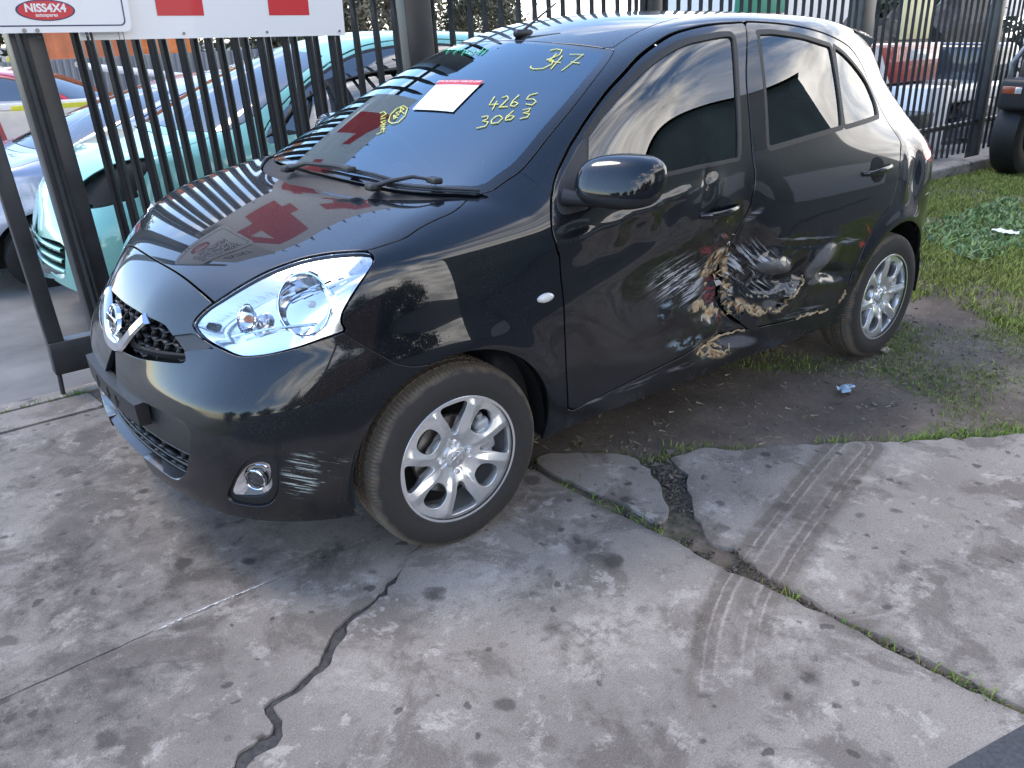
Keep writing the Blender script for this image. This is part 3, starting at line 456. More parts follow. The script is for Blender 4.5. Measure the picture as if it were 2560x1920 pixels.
M_paint, nt, b = nmat('black_pearl_paint')
b.inputs['Base Color'].default_value = (.0028, .0042, .0072, 1); b.inputs['Roughness'].default_value = .32
b.inputs['Coat Weight'].default_value = 1.0; b.inputs['Coat Roughness'].default_value = .018; b.inputs['Coat IOR'].default_value = 1.58; b.inputs['Specular IOR Level'].default_value = .08
def add_dust(nt, b, lo=.5, amt=.06, rr=(.012, .05)):
    tc = nt.nodes.new('ShaderNodeTexCoord')
    n = nt.nodes.new('ShaderNodeTexNoise'); n.inputs['Scale'].default_value = 240; n.inputs['Detail'].default_value = 2
    n2 = nt.nodes.new('ShaderNodeTexNoise'); n2.inputs['Scale'].default_value = 3.5; n2.inputs['Detail'].default_value = 6
    nt.links.new(tc.outputs['Object'], n.inputs['Vector']); nt.links.new(tc.outputs['Object'], n2.inputs['Vector'])
    r = nt.nodes.new('ShaderNodeMapRange'); r.inputs['From Min'].default_value = .55; r.inputs['From Max'].default_value = .8; nt.links.new(n.outputs['Fac'], r.inputs['Value'])
    r2 = nt.nodes.new('ShaderNodeMapRange'); r2.inputs['From Min'].default_value = .35; r2.inputs['From Max'].default_value = .75; nt.links.new(n2.outputs['Fac'], r2.inputs['Value'])
    mu = nt.nodes.new('ShaderNodeMath'); mu.operation = 'MULTIPLY'; nt.links.new(r.outputs[0], mu.inputs[0]); nt.links.new(r2.outputs[0], mu.inputs[1])
    mx = nt.nodes.new('ShaderNodeMix'); mx.data_type = 'RGBA'
    mx.inputs['A'].default_value = b.inputs['Base Color'].default_value[:]; mx.inputs['B'].default_value = (.16, .15, .14, 1)
    m2 = nt.nodes.new('ShaderNodeMath'); m2.operation = 'MULTIPLY'; m2.inputs[1].default_value = amt*4; nt.links.new(mu.outputs[0], m2.inputs[0])
    nt.links.new(m2.outputs[0], mx.inputs['Factor']); nt.links.new(mx.outputs['Result'], b.inputs['Base Color'])
    rr_ = nt.nodes.new('ShaderNodeMapRange'); rr_.inputs['To Min'].default_value = rr[0]; rr_.inputs['To Max'].default_value = rr[1]
    nt.links.new(r2.outputs[0], rr_.inputs['Value']); nt.links.new(rr_.outputs[0], b.inputs['Coat Roughness'])
    sp_ = nt.nodes.new('ShaderNodeSeparateXYZ'); nt.links.new(tc.outputs['Object'], sp_.inputs[0])
    zr = nt.nodes.new('ShaderNodeMapRange'); zr.inputs['From Min'].default_value = .62; zr.inputs['From Max'].default_value = .22; nt.links.new(sp_.outputs['Z'], zr.inputs['Value'])
    n4 = nt.nodes.new('ShaderNodeTexNoise'); n4.inputs['Scale'].default_value = 14; n4.inputs['Detail'].default_value = 8; n4.inputs['Roughness'].default_value = .7; nt.links.new(tc.outputs['Object'], n4.inputs['Vector'])
    m4 = nt.nodes.new('ShaderNodeMath'); m4.operation = 'MULTIPLY'; nt.links.new(zr.outputs[0], m4.inputs[0]); nt.links.new(n4.outputs['Fac'], m4.inputs[1])
    m5 = nt.nodes.new('ShaderNodeMath'); m5.operation = 'MULTIPLY'; m5.inputs[1].default_value = .22; nt.links.new(m4.outputs[0], m5.inputs[0])
    mx2 = nt.nodes.new('ShaderNodeMix'); mx2.data_type = 'RGBA'; nt.links.new(m5.outputs[0], mx2.inputs['Factor']); nt.links.new(mx.outputs['Result'], mx2.inputs['A']); mx2.inputs['B'].default_value = (.055, .050, .046, 1)
    nt.links.new(mx2.outputs['Result'], b.inputs['Base Color'])
    a4 = nt.nodes.new('ShaderNodeMath'); a4.operation = 'MULTIPLY_ADD'; a4.inputs[1].default_value = .5; nt.links.new(m4.outputs[0], a4.inputs[0]); nt.links.new(rr_.outputs[0], a4.inputs[2]); nt.links.new(a4.outputs[0], b.inputs['Coat Roughness'])
    w4 = nt.nodes.new('ShaderNodeMapRange'); w4.inputs['From Max'].default_value = .6; w4.inputs['To Min'].default_value = 1.; w4.inputs['To Max'].default_value = .6; nt.links.new(m4.outputs[0], w4.inputs['Value']); nt.links.new(w4.outputs[0], b.inputs['Coat Weight'])
    mx2.label = 'dust'
    return mx2
add_dust(nt, b)
M_plas = simple('black_plastic', (.018, .018, .019), .45, bump=.15, nscale=300)
M_rub = simple('black_rubber', (.012, .012, .012), .55, noise=.3, nscale=40)
M_trim = simple('olive_dusty_rubber_trim', (.013, .0125, .011), .55, noise=.3, nscale=30)
M_dark = simple('dark_cavity_lining', (.006, .006, .006), .9)
M_chrome = simple('bright_chrome', (.82, .84, .86), .06, metal=1.0)
M_satin = simple('satin_dark_metal', (.25, .25, .26), .35, metal=1.0)
M_ws = glass_mat('windscreen_glass', (.60, .74, .80), 1.0, 2.7, (.72, .88, 1.0))
M_side = glass_mat('tinted_side_glass', (.26, .30, .29), 1.0, 2.0)
M_lens = glass_mat('clear_lamp_lens', (.97, .98, .98), 1.0, 1.33)
M_red = simple('red_lamp_plastic', (.45, .012, .015), .12, coat=1)
M_int = simple('charcoal_cabin_trim', (.022, .023, .025), .7, noise=.3, nscale=50)
M_seat = simple('dark_grey_seat_cloth', (.035, .035, .038), .9, noise=.35, nscale=90)

CAR = empty('hatchback_car', (0, 0, 0), 0, 'black five-door hatchback with its left side crushed and torn, parked on the concrete edge', 'car')
def part(name, Fs, mat, parent=CAR, label=None, flange=.012, off=0.):
    if not Fs: return None
    o = link(name, body.mesh(name, Fs, mat, flange, off), parent)
    if label: o['label'] = label
    return o
R = body.F
zb = spl([-3.1, -2.8, -2.2, -1.9, -1.0, -.35, .3, .45, .6, .75], [.25, .225, .235, .245, .245, .238, .195, .215, .240, .262])
_, R = body.clip(R, lambda V: V[:, 2]-zb(V[:, 0]))
for ax, rr in ((0., .345), (-2.45, .352)):
    _, R = body.clip(R, lambda V: np.where(np.abs(V[:, 1]) > .45, np.hypot(V[:, 0]-ax, V[:, 2]-.30)-rr, 1.))
# ---- headlamps
hlP = sm(O('hl', PO) + O('hl', PO)[:1], 3)[:-1]
HL, R = body.cut(R, lambda V: np.where(V[:, 0] > 0, poly_sd(hlP, PO(V)), 1.), .0034)
# ---- bonnet
hf = O('hood_front', PT); hs = O('hood_side', PT); hr = O('hood_rear', PT)
hfr = [(.552, -.06), (.552, .0), (.550, .10), (.545, .22), (.538, .33), (.5265, .43), (.523, .462)]
hoodP = sm(hfr, 4) + sm([hs[0]]+hs[1:7]+[(.206, .680), (.10, .704)]+hs[11:], 4)[1:] + sm(hr[:-1]+[(.082, 0), (.082, -.06)], 4)[1:]
HOOD, R = body.cut(R, lambda V: np.where((V[:, 2] > .70) & (V[:, 0] > -.4), poly_sd(hoodP, PT(V)), 1.), .003)
# ---- windscreen
wss = O('ws_side', PT)
wsP = sm([(-.862, -.06), (-.866, .068), (-.872, .2), (-.888, .33), (-.912, .45)], 3) + sm(wss[1:], 4) + sm([(-.215, .682), (-.12, .56), (-.046, .406), (.0, .20), (.014, 0), (.014, -.06)], 4)[1:]
wsf = lambda V: np.where((V[:, 2] > .95) & (V[:, 0] > -1.2), poly_sd(wsP, PT(V)), 1.)
WS, R = body.cut(R, wsf, .0025)
frit = lambda V: wsf(V)+np.where(np.abs(V[:, 1]) > .3, .030, .022)
WSG, FRIT = body.clip(WS, frit)
# ---- scuttle panel between bonnet and windscreen
COWL, R = body.clip(R, lambda V: np.where(V[:, 2] > .97, poly_sd([(.095, -.06)]+[(.095, 0), (.085, .2), (.03, .42), (-.09, .61), (-.165, .668), (-.225, .684), (-.13, .55), (-.05, .39), (-.005, .2), (.006, -.06)], PT(V)), 1.))
# ---- grille, intake, fog lamps
gr = O('grille', PY)
grP = sm([(-.06, .733), (.02, .733)]+gr[1:8], 4)[:-1] + sm(gr[7:11], 4) + sm([gr[10], (.282, .629), (.20, .6165), (.10, .6085), (0, .606), (-.06, .606)], 4)[1:]
front = lambda V, P, x0=.45: np.where(V[:, 0] > x0, poly_sd(P, PY(V)), 1.)
GRI, R = body.clip(R, lambda V: front(V, grP))
st = O('strip', PY)
STRIP, R = body.cut(R, lambda V: front(V, [(gr[6][0]-.01, gr[6][1]-.002), st[0], st[1], (st[1][0]+.02, st[1][1]-.004), (st[2][0]+.02, st[2][1]), st[2], st[3], (gr[7][0]-.01, gr[7][1])]), .001)
it = O('intake', PY)
itP = sm([(-.06, .492), (.0, .492)]+it[1:7], 4) + sm(it[7:14], 4) + sm([(.218, .305), (.1, .300), (0, .299), (-.06, .299)], 4)[1:]
INT, R = body.clip(R, lambda V: front(V, itP))
fgP = sm(O('fog', PO)+O('fog', PO)[:1], 4)[:-1]; fcP = sm(O('fogc', PO)+O('fogc', PO)[:1], 4)[:-1]
fogf = lambda V: np.where((V[:, 0] > .3) & (V[:, 2] < .6), poly_sd(fgP, PO(V)), 1.)
FOG, R = body.cut(R, fogf, .0015)
# ---- doors
fg = O('fgap', PX); bg = O('bgap', PX); rg = O('rgap', PX)
bgs = sm([(-1.551, 1.482), (-1.49, 1.40), (-1.425, 1.291), (-1.385, 1.16), (-1.352, 1.04)]+bg[4:], 4)
fdP = sm(fg[:-1]+[(-1.53, 1.484)], 4) + bgs + sm([(-1.35, .378), (-1.207, .378), (-.905, .358), (-.636, .332), (-.46, .312)], 3) + [(-.432, .33)]
rgs = sm([(-1.57, 1.486)]+rg[:4]+[(-2.18, 1.413), (-2.295, 1.376), (-2.375, 1.315), (-2.412, 1.25), (-2.42, 1.17), (-2.412, 1.08)]+rg[11:], 4)
rdP = rgs + sm([(-2.30, .735), (-2.228, .685), (-2.165, .632), (-2.11, .55), (-2.075, .46), (-2.062, .405)], 3) + sm([(-2.05, .37), (-1.966, .341), (-1.722, .350), (-1.449, .375)], 3) + bgs[::-1]
def gapw(V): return .0042 + np.where(V[:, 1] > 0, .011*np.exp(-((V[:, 2]-.56)/.13)**2)*np.exp(-((V[:, 0]+1.29)/.10)**2), 0)
FD, R = body.cut(R, lambda V: np.where(np.abs(V[:, 1]) > .3, poly_sd(fdP, PX(V)), 1.), gapw)
RD, R = body.cut(R, lambda V: np.where(np.abs(V[:, 1]) > .3, poly_sd(rdP, PX(V)), 1.), gapw)
fgl = O('fglass', PX); rgl = O('rglass', PX); qgl = O('qglass', PX)
fgP2 = [fgl[0], fgl[1]] + sm(fgl[1:12], 3)[1:] + sm(fgl[11:17], 2)[1:] + [(-1.037, 1.040), (-.8, 1.031)]
rgP2 = sm(rgl[:6], 3) + sm(rgl[5:10], 2)[1:] + [rgl[10], rgl[11]] + sm([rgl[11], rgl[12], rgl[13], rgl[0]], 3)[1:-1]
qgP2 = sm(qgl[:7], 3) + [qgl[7]] + sm([qgl[7], qgl[8], qgl[9], qgl[0]], 3)[1:-1]
slP = sm([(-.601, 1.163), (-.542, 1.123), (-.483, 1.080), (-.441, 1.045), (-.415, 1.014), (-.403, .988), (-.404, .972), (-.421, .965), (-.47, .9675), (-.511, .970)], 3) + [(-.525, 1.0), (-.56, 1.08)]
sd = lambda P: (lambda V: poly_sd(P, PX(V)))
SAIL, FD = body.clip(FD, sd(slP))
FGL, FD = body.clip(FD, sd(fgP2)); FSEAL, FD = body.clip(FD, lambda V: poly_sd(fgP2, PX(V))-np.where(V[:, 2] < 1.05, .012, .017))
RGL, RD = body.clip(RD, sd(rgP2)); QGL, RD = body.clip(RD, sd(qgP2))
RSEAL, RD = body.clip(RD, lambda V: np.minimum(poly_sd(rgP2, PX(V)), poly_sd(qgP2, PX(V)))-.0165)
BPIL, RD = body.clip(RD, lambda V: poly_sd([(-1.36, 1.052), (-1.385, 1.16), (-1.425, 1.291), (-1.49, 1.405), (-1.60, 1.455), (-1.54, 1.28), (-1.48, 1.06)], PX(V)))
# ---- front bumper, wings
se = [(.316, .757), (.295, .734), (.265, .708), (.222, .672), (.190, .648), (.148, .634)]
bmP = [(.9, .1), (.9, .95), (.33, .95), (.322, .80)] + sm(se, 3) + [(.08, .630), (.08, .1)]
BUM, R = body.cut(R, lambda V: np.where(V[:, 0] > .0, poly_sd(bmP, PX(V)), 1.), .0018)
wgP = [(.6, .1), (.6, 1.2), (-.05, 1.2), (-.30, 1.10), (-.352, 1.080), (-.39, 1.030)] + [(x, z) for x, z in sm(fg[:12], 3)[::-1] if z < 1.02] + [(-.43, .36), (-.435, .30), (-.43, .1)]
WING, R = body.cut(R, lambda V: np.where((V[:, 0] > -.5) & (np.abs(V[:, 1]) > .3), poly_sd(wgP, PX(V)), 1.), .0016)
# ---- roof panel, tailgate, tail lamps, rear bumper
dt = O('ditch', PT)
rfP = [(-.85, -.06), (-.87, .2), (-.91, .43)] + sm([(-.93, .462), (-.994, .45), (-1.075, .437), (-1.146, .430), (-1.259, .422), (-1.4, .418), (-1.8, .425), (-2.2, .43), (-2.62, .43)], 3) + [(-2.66, .3), (-2.67, -.06)]
ROOF, R = body.cut(R, lambda V: np.where(V[:, 2] > 1.3, poly_sd(rfP, PT(V)), 1.), .003)
tlP = sm([(-2.69, 1.07), (-2.64, 1.0), (-2.625, .93), (-2.64, .90), (-2.80, .87), (-3.1, .85), (-3.1, 1.02), (-2.85, 1.06), (-2.69, 1.07)], 3)[:-1]
TL, R = body.cut(R, lambda V: np.where((V[:, 0] < -2.5) & (np.abs(V[:, 1]) > .52), poly_sd(tlP, PX(V)), 1.), .0015)
rear_sel = lambda V: V[:, 0] < -2.5
TG, R = body.cut(R, lambda V: np.where((V[:, 0] < -2.66), poly_sd([(-.06, .66), (.50, .66), (.56, .8), (.58, 1.05), (.50, 1.38), (-.06, 1.40)], PY(V)), 1.), .002)
RGLS, TG = body.clip(TG, lambda V: poly_sd([(-.06, 1.08), (.46, 1.08), (.40, 1.345), (-.06, 1.365)], PY(V)))
RB, R = body.cut(R, lambda V: np.where(rear_sel(V), poly_sd([(-2.675, .74), (-2.66, .69), (-2.62, .665), (-2.55, .65), (-2.5, .1), (-3.3, .1), (-3.3, .735)], PX(V)), 1.), .0018)

# ---- damaged door material: scrapes, transferred paint, exposed filler, all in the car's own coordinates
def ell(nt, tc, cx, cz, rx, rz, rot=0., soft=.55):
    mp = nt.nodes.new('ShaderNodeMapping'); mp.vector_type = 'TEXTURE'
    mp.inputs['Location'].default_value = (cx, 0, cz); mp.inputs['Rotation'].default_value = (0, -rot, 0); mp.inputs['Scale'].default_value = (rx, 1e4, rz)
    nt.links.new(tc, mp.inputs['Vector']); ln = nt.nodes.new('ShaderNodeVectorMath'); ln.operation = 'LENGTH'; nt.links.new(mp.outputs[0], ln.inputs[0])
    r = nt.nodes.new('ShaderNodeMapRange'); r.interpolation_type = 'SMOOTHSTEP'
    r.inputs['From Min'].default_value = 1.0; r.inputs['From Max'].default_value = soft; nt.links.new(ln.outputs['Value'], r.inputs['Value'])
    return r.outputs[0]
def nz(nt, tc, scale, sx=1, sy=1, sz=1, rot=0., detail=5, lo=.45, hi=.6, rough=.6):
    mp = nt.nodes.new('ShaderNodeMapping'); mp.inputs['Scale'].default_value = (sx, sy, sz)
    mr = nt.nodes.new('ShaderNodeMapping'); mr.inputs['Rotation'].default_value = (0, rot, 0)
    nt.links.new(tc, mr.inputs['Vector']); nt.links.new(mr.outputs[0], mp.inputs['Vector'])
    n = nt.nodes.new('ShaderNodeTexNoise'); n.inputs['Scale'].default_value = scale; n.inputs['Detail'].default_value = detail; n.inputs['Roughness'].default_value = rough
    nt.links.new(mp.outputs[0], n.inputs['Vector'])
    r = nt.nodes.new('ShaderNodeMapRange'); r.inputs['From Min'].default_value = lo; r.inputs['From Max'].default_value = hi; nt.links.new(n.outputs['Fac'], r.inputs['Value'])
    return r.outputs[0]
def mth(nt, op, a, b_):
    m = nt.nodes.new('ShaderNodeMath'); m.operation = op; m.use_clamp = True
    for i, v in enumerate((a, b_)):
        if isinstance(v, (int, float)): m.inputs[i].default_value = v
        else: nt.links.new(v, m.inputs[i])
    return m.outputs[0]
def damaged(name, layers):
    """layers = [(mask socket builder, colour, roughness, coat)]"""
    m, nt, b = nmat(name)
    b.inputs['Roughness'].default_value = .32; b.inputs['Coat IOR'].default_value = 1.58; b.inputs['Specular IOR Level'].default_value = .15
    b.inputs['Base Color'].default_value = (.0035, .0042, .0060, 1)
    last = add_dust(nt, b).outputs['Result']
    tc = nt.nodes.new('ShaderNodeTexCoord').outputs['Object']
    coat = 1.0; rough = .32
    for fn, col, ro, ct in layers:
        k = fn(nt, tc)
        mx = nt.nodes.new('ShaderNodeMix'); mx.data_type = 'RGBA'; nt.links.new(k, mx.inputs['Factor']); nt.links.new(last, mx.inputs['A'])
        if callable(col): nt.links.new(col(nt, tc), mx.inputs['B'])
        else: mx.inputs['B'].default_value = (*col, 1)
        last = mx.outputs['Result']
        for cur, new, which in ((coat, ct, 0), (rough, ro, 1)):
            f = nt.nodes.new('ShaderNodeMix'); f.data_type = 'FLOAT'; nt.links.new(k, f.inputs['Factor'])
            if isinstance(cur, float): f.inputs['A'].default_value = cur
            else: nt.links.new(cur, f.inputs['A'])
            f.inputs['B'].default_value = new
            if which == 0: coat = f.outputs['Result']
            else: rough = f.outputs['Result']
    nt.links.new(last, b.inputs['Base Color']); nt.links.new(coat, b.inputs['Coat Weight']); nt.links.new(rough, b.inputs['Roughness'])
    n = nt.nodes.new('ShaderNodeTexNoise'); n.inputs['Scale'].default_value = 90; n.inputs['Detail'].default_value = 4; nt.links.new(tc, n.inputs['Vector'])
    bp = nt.nodes.new('ShaderNodeBump'); bp.inputs['Distance'].default_value = .004; nt.links.new(n.outputs['Fac'], bp.inputs['Height'])
    k2 = nt.nodes.new('ShaderNodeMath'); k2.operation = 'SUBTRACT'; k2.inputs[0].default_value = 1.0; nt.links.new(coat, k2.inputs[1])
    nt.links.new(k2.outputs[0], bp.inputs['Strength']); nt.links.new(bp.outputs[0], b.inputs['Normal'])
    return m
def tan_col(nt, tc):
    r = nt.nodes.new('ShaderNodeValToRGB'); e = r.color_ramp.elements
    e[0].position = .3; e[0].color = (.13, .075, .045, 1); e[1].position = .72; e[1].color = (.66, .61, .53, 1)
    e.new(.42).color = (.36, .22, .11, 1); e.new(.55).color = (.50, .39, .24, 1)
    n = nt.nodes.new('ShaderNodeTexNoise'); n.inputs['Scale'].default_value = 45; n.inputs['Detail'].default_value = 5; nt.links.new(tc, n.inputs['Vector']); nt.links.new(n.outputs['Fac'], r.inputs[0]); return r.outputs[0]
mul = lambda nt, a, b_: mth(nt, 'MULTIPLY', a, b_)
def L(ells, noise):
    def fn(nt, tc):
        k = None
        for e in ells:
            q = ell(nt, tc, *e); k = q if k is None else mth(nt, 'MAXIMUM', k, q)
        return mul(nt, k, nz(nt, tc, **noise))
    return fn
LAY = [
 (L([(-.98, .60, .42, .24, .1, .2)], dict(scale=7, lo=.3, hi=.9)), (.013, .014, .016), .5, .35),
 (L([(-.93, .47, .34, .06, .1, .3), (-1.0, .50, .28, .045, .1, .3)], dict(scale=9, sx=.8, sz=4, lo=.40, hi=.60)), (.026, .019, .018), .8, 0.),
 (L([(-1.00, .655, .25, .11, .12, .3), (-1.08, .59, .17, .08, .1, .3)], dict(scale=9, sx=.8, sz=10, rot=-.25, detail=9, lo=.50, hi=.60)), (.40, .40, .41), .6, .0),
 (L([(-.97, .66, .20, .07, .12, .3)], dict(scale=22, sx=.6, sz=5, rot=-.2, detail=8, lo=.56, hi=.62)), (.60, .60, .60), .6, .0),
 (L([(-1.41, .645, .14, .09, .6, .3), (-1.34, .60, .08, .16, 0, .3), (-1.47, .55, .10, .05, .2, .3)], dict(scale=10, sx=.8, sz=10, rot=.75, detail=9, lo=.52, hi=.60)), (.48, .48, .49), .55, .0),
 (L([(-1.20, .80, .09, .07, .5, .3), (-1.17, .86, .05, .02, .4, .3)], dict(scale=12, sx=1, sz=6, rot=.5, lo=.50, hi=.60)), (.24, .13, .12), .6, .0),
 (L([(-1.66, .70, .30, .012, .13, .2), (-2.0, .64, .16, .02, .15, .2), (-1.35, .83, .06, .02, -.5, .2), (-1.75, .37, .25, .03, .1, .3)], dict(scale=6, sx=1, sz=14, rot=.13, lo=.5, hi=.64)), (.26, .27, .29), .5, .1),
 (L([(-.95, .575, .11, .022, .1, .3), (-1.0, .415, .13, .030, .12, .3), (-.88, .545, .04, .02, 0, .4), (-1.09, .40, .05, .03, 0, .3)], dict(scale=34, sx=.7, sz=1.6, detail=7, lo=.48, hi=.58)), (.20, .25, .29), .3, .6),
 (L([(-1.12, .735, .11, .022, .15, .3), (-1.215, .545, .05, .05, .6, .3), (-1.25, .44, .03, .03, 0, .4), (-1.20, .60, .06, .02, .2, .3)], dict(scale=34, sx=.6, sz=2, detail=7, lo=.46, hi=.55)), (.22, .045, .05), .55, .1),
 (L([(-1.20, .668, .105, .062, -.25, .7)], dict(scale=30, detail=7, lo=.42, hi=.50)), tan_col, .75, 0.),
 (L([(-1.10, .53, .075, .026, .08, .7), (-1.21, .485, .06, .024, -.3, .7), (-1.33, .475, .075, .04, 0, .6), (-1.42, .45, .06, .028, .3, .6), (-1.29, .62, .015, .16, .0, .5)], dict(scale=26, detail=7, lo=.42, hi=.50)), tan_col, .75, 0.),
 (L([(-1.80, .590, .11, .060, -.5, .8), (-1.50, .612, .11, .034, .2, .8), (-1.80, .505, .07, .02, 0., .8), (-1.52, .445, .07, .03, .5, .7)], dict(scale=5, lo=.05, hi=.1)), (.115, .112, .108), .42, .3),
 (L([(-2.18, .635, .10, .010, .75, .3), (-2.12, .60, .04, .02, .4, .3)], dict(scale=30, lo=.42, hi=.5)), (.30, .05, .03), .6, .1)]
M_dmg = damaged('scraped_black_paint', LAY)
M_sill = damaged('scraped_black_sill_paint', [
 (L([(-1.22, .335, .13, .045, .3, .6)], dict(scale=24, sx=1, sz=2.5, rot=.3, detail=5, lo=.48, hi=.56)), tan_col, .7, .0),
 (L([(-1.36, .33, .13, .03, .2, .6)], dict(scale=6, lo=.2, hi=.4)), (.10, .10, .11), .5, .2),
 (L([(-.9, .32, .6, .015, 0, .3)], dict(scale=5, sx=1, sz=10, lo=.5, hi=.62)), (.25, .25, .26), .5, .1)])
M_scuff = damaged('scuffed_black_bumper_paint', [
 (L([(.470, .375, .055, .085, .1, .5)], dict(scale=7.5, sx=.9, sy=.9, sz=17, rot=.38, detail=11, lo=.52, hi=.57, rough=.8)), (.50, .56, .52), .6, 0.),
 (L([(.420, .365, .10, .090, 0., .4)], dict(scale=11, sx=.9, sy=.9, sz=12, rot=.38, detail=11, lo=.585, hi=.62, rough=.85)), (.45, .50, .47), .6, 0.)])

# ---- body panels
bon = part('bonnet', HOOD, M_paint)
bum = part('front_bumper', BUM, M_scuff, flange=.035)
for sg in (1, -1):
    part('wing', body.side(WING, sg), M_paint)
    fd = part('front_door', body.side(FD, sg), M_dmg if sg > 0 else M_paint, label='scraped and caved-in front door' if sg > 0 else None, flange=.02)
    rd = part('rear_door', body.side(RD, sg), M_dmg if sg > 0 else M_paint, label='crumpled rear door with torn lower edge' if sg > 0 else None, flange=.02)
    if sg > 0: LFD, LRD = fd, rd
    part('mirror_base_trim', body.side(SAIL, sg), M_plas, fd, off=.002)
    part('window', body.side(FGL, sg), M_side, fd, flange=0, off=-.006)
    part('window_seal', body.side(FSEAL, sg), M_trim, fd, flange=.012, off=.001)
    part('window', body.side(RGL, sg), M_side, rd, flange=0, off=-.006); part('quarter_window', body.side(QGL, sg), M_side, rd, flange=0, off=-.006)
    part('window_seal', body.side(RSEAL, sg), M_trim, rd, flange=.012, off=.001)
    part('pillar_trim', body.side(BPIL, sg), M_paint, rd, flange=.004, off=.0005)
    part('tail_lamp', body.side(TL, sg), M_red)
    part('grille_side_strip', body.side(STRIP, sg), M_plas, off=-.004)
part('roof_panel', ROOF, M_paint)
ws = part('windscreen', WSG, M_ws, flange=0, off=-.001); part('windscreen_border', FRIT, simple('black_ceramic_border', (.008, .008, .010), .12, coat=.6), flange=.004, off=-.001)
part('scuttle_panel', COWL, M_plas, off=-.012)
tg = part('tailgate', TG, M_paint); part('rear_window', RGLS, M_side, tg, flange=0, off=-.003)
part('rear_bumper', RB, M_paint)
sill = lambda f: body.V[list(f), 1].mean() > .5 and body.V[list(f), 2].mean() < .42 and -2.2 < body.V[list(f), 0].mean() < -.3
part('sill', [f for f in R if sill(f)], M_sill, label='scraped left sill'); part('body_shell', [f for f in R if not sill(f)], M_paint, flange=.01)

# ---- wheels
M_tyre, nt, b = nmat('tyre_rubber'); tcn = nt.nodes.new('ShaderNodeTexCoord')
sx = nt.nodes.new('ShaderNodeSeparateXYZ'); nt.links.new(tcn.outputs['Object'], sx.inputs[0])
cb = nt.nodes.new('ShaderNodeCombineXYZ'); nt.links.new(sx.outputs['X'], cb.inputs[0]); nt.links.new(sx.outputs['Z'], cb.inputs[2])
ln = nt.nodes.new('ShaderNodeVectorMath'); ln.operation = 'LENGTH'; nt.links.new(cb.outputs[0], ln.inputs[0])
n = nt.nodes.new('ShaderNodeTexNoise'); n.inputs['Scale'].default_value = 22; n.inputs['Detail'].default_value = 6; nt.links.new(tcn.outputs['Object'], n.inputs['Vector'])
ad = nt.nodes.new('ShaderNodeMath'); ad.operation = 'MULTIPLY_ADD'; ad.inputs[1].default_value = .03; nt.links.new(n.outputs['Fac'], ad.inputs[0]); nt.links.new(ln.outputs['Value'], ad.inputs[2])
r = nt.nodes.new('ShaderNodeMapRange'); r.inputs['From Min'].default_value = .287; r.inputs['From Max'].default_value = .302; nt.links.new(ad.outputs[0], r.inputs['Value'])
cr_ = nt.nodes.new('ShaderNodeValToRGB'); cr_.color_ramp.elements[0].color = (.038, .034, .031, 1); cr_.color_ramp.elements[1].color = (.20, .160, .115, 1)
nt.links.new(r.outputs[0], cr_.inputs[0])
mx = nt.nodes.new('ShaderNodeMix'); mx.data_type = 'RGBA'; mx.blend_type = 'MULTIPLY'; mx.inputs['Factor'].default_value = .5
n3 = nt.nodes.new('ShaderNodeTexNoise'); n3.inputs['Scale'].default_value = 60; n3.inputs['Detail'].default_value = 5; nt.links.new(tcn.outputs['Object'], n3.inputs['Vector'])
nt.links.new(cr_.outputs[0], mx.inputs['A']); nt.links.new(n3.outputs['Color'], mx.inputs['B']); nt.links.new(mx.outputs['Result'], b.inputs['Base Color']); b.inputs['Roughness'].default_value = .75
M_alloy = simple('silver_alloy_paint', (.82, .82, .81), .27, metal=.80, coat=.4, noise=.05, nscale=20)
M_barrel = simple('dull_alloy_barrel', (.30, .30, .29), .45, metal=.6, noise=.2, nscale=15)
M_disc = simple('worn_brake_steel', (.22, .20, .18), .4, metal=.9, noise=.3, nscale=40)
M_cal = simple('grey_cast_caliper', (.42, .43, .43), .5, metal=.5, noise=.2)
prof = [(.196, -.070), (.200, -.082), (.215, -.088), (.24, -.0915), (.265, -.089), (.279, -.083), (.2885, -.074), (.2925, -.064), (.2945, -.052),
        (.2948, -.046), (.288, -.0445), (.288, -.0385), (.2955, -.037), (.2960, -.012), (.289, -.0105), (.289, -.0035), (.2962, -.002), (.2962, .006), (.289, .0075), (.289, .0145), (.2960, .016),
        (.2955, .037), (.288, .0385), (.288, .0445), (.2948, .046), (.2945, .052), (.2925, .064), (.2885, .074), (.279, .083), (.265, .089), (.24, .0915), (.225, .090), (.219, .0885), (.212, .0885), (.205, .0865), (.200, .082), (.196, .070)]
def tyre_mesh():
    n = 432; V = []; F_ = []; m = len(prof)
    for k in range(n):
        w = 2*math.pi*k/n; low = (k % 3 == 0)
        for i, (r0, a) in enumerate(prof):
            sh = .048 < abs(a) < .080 and r0 > .283
            ctr = abs(a) < .04 and r0 > .294 and (k % 6 == 0)
            r1 = r0-(.0045 if (low and sh) or ctr else 0)
            if r1 > .2905 and -math.pi*.5-.42 < (w-2*math.pi if w > math.pi else w) < -math.pi*.5+.42: r1 = min(r1, .2903/max(.2, -math.sin(w)))
            V.append((r1*math.cos(w), a, r1*math.sin(w)))
    for k in range(n):
        for i in range(m-1): F_.append((k*m+i, k*m+i+1, ((k+1) % n)*m+i+1, ((k+1) % n)*m+i))
    return mesh('tyre', V, F_, M_tyre, True, auto=math.radians(32))
ME_tyre = tyre_mesh()
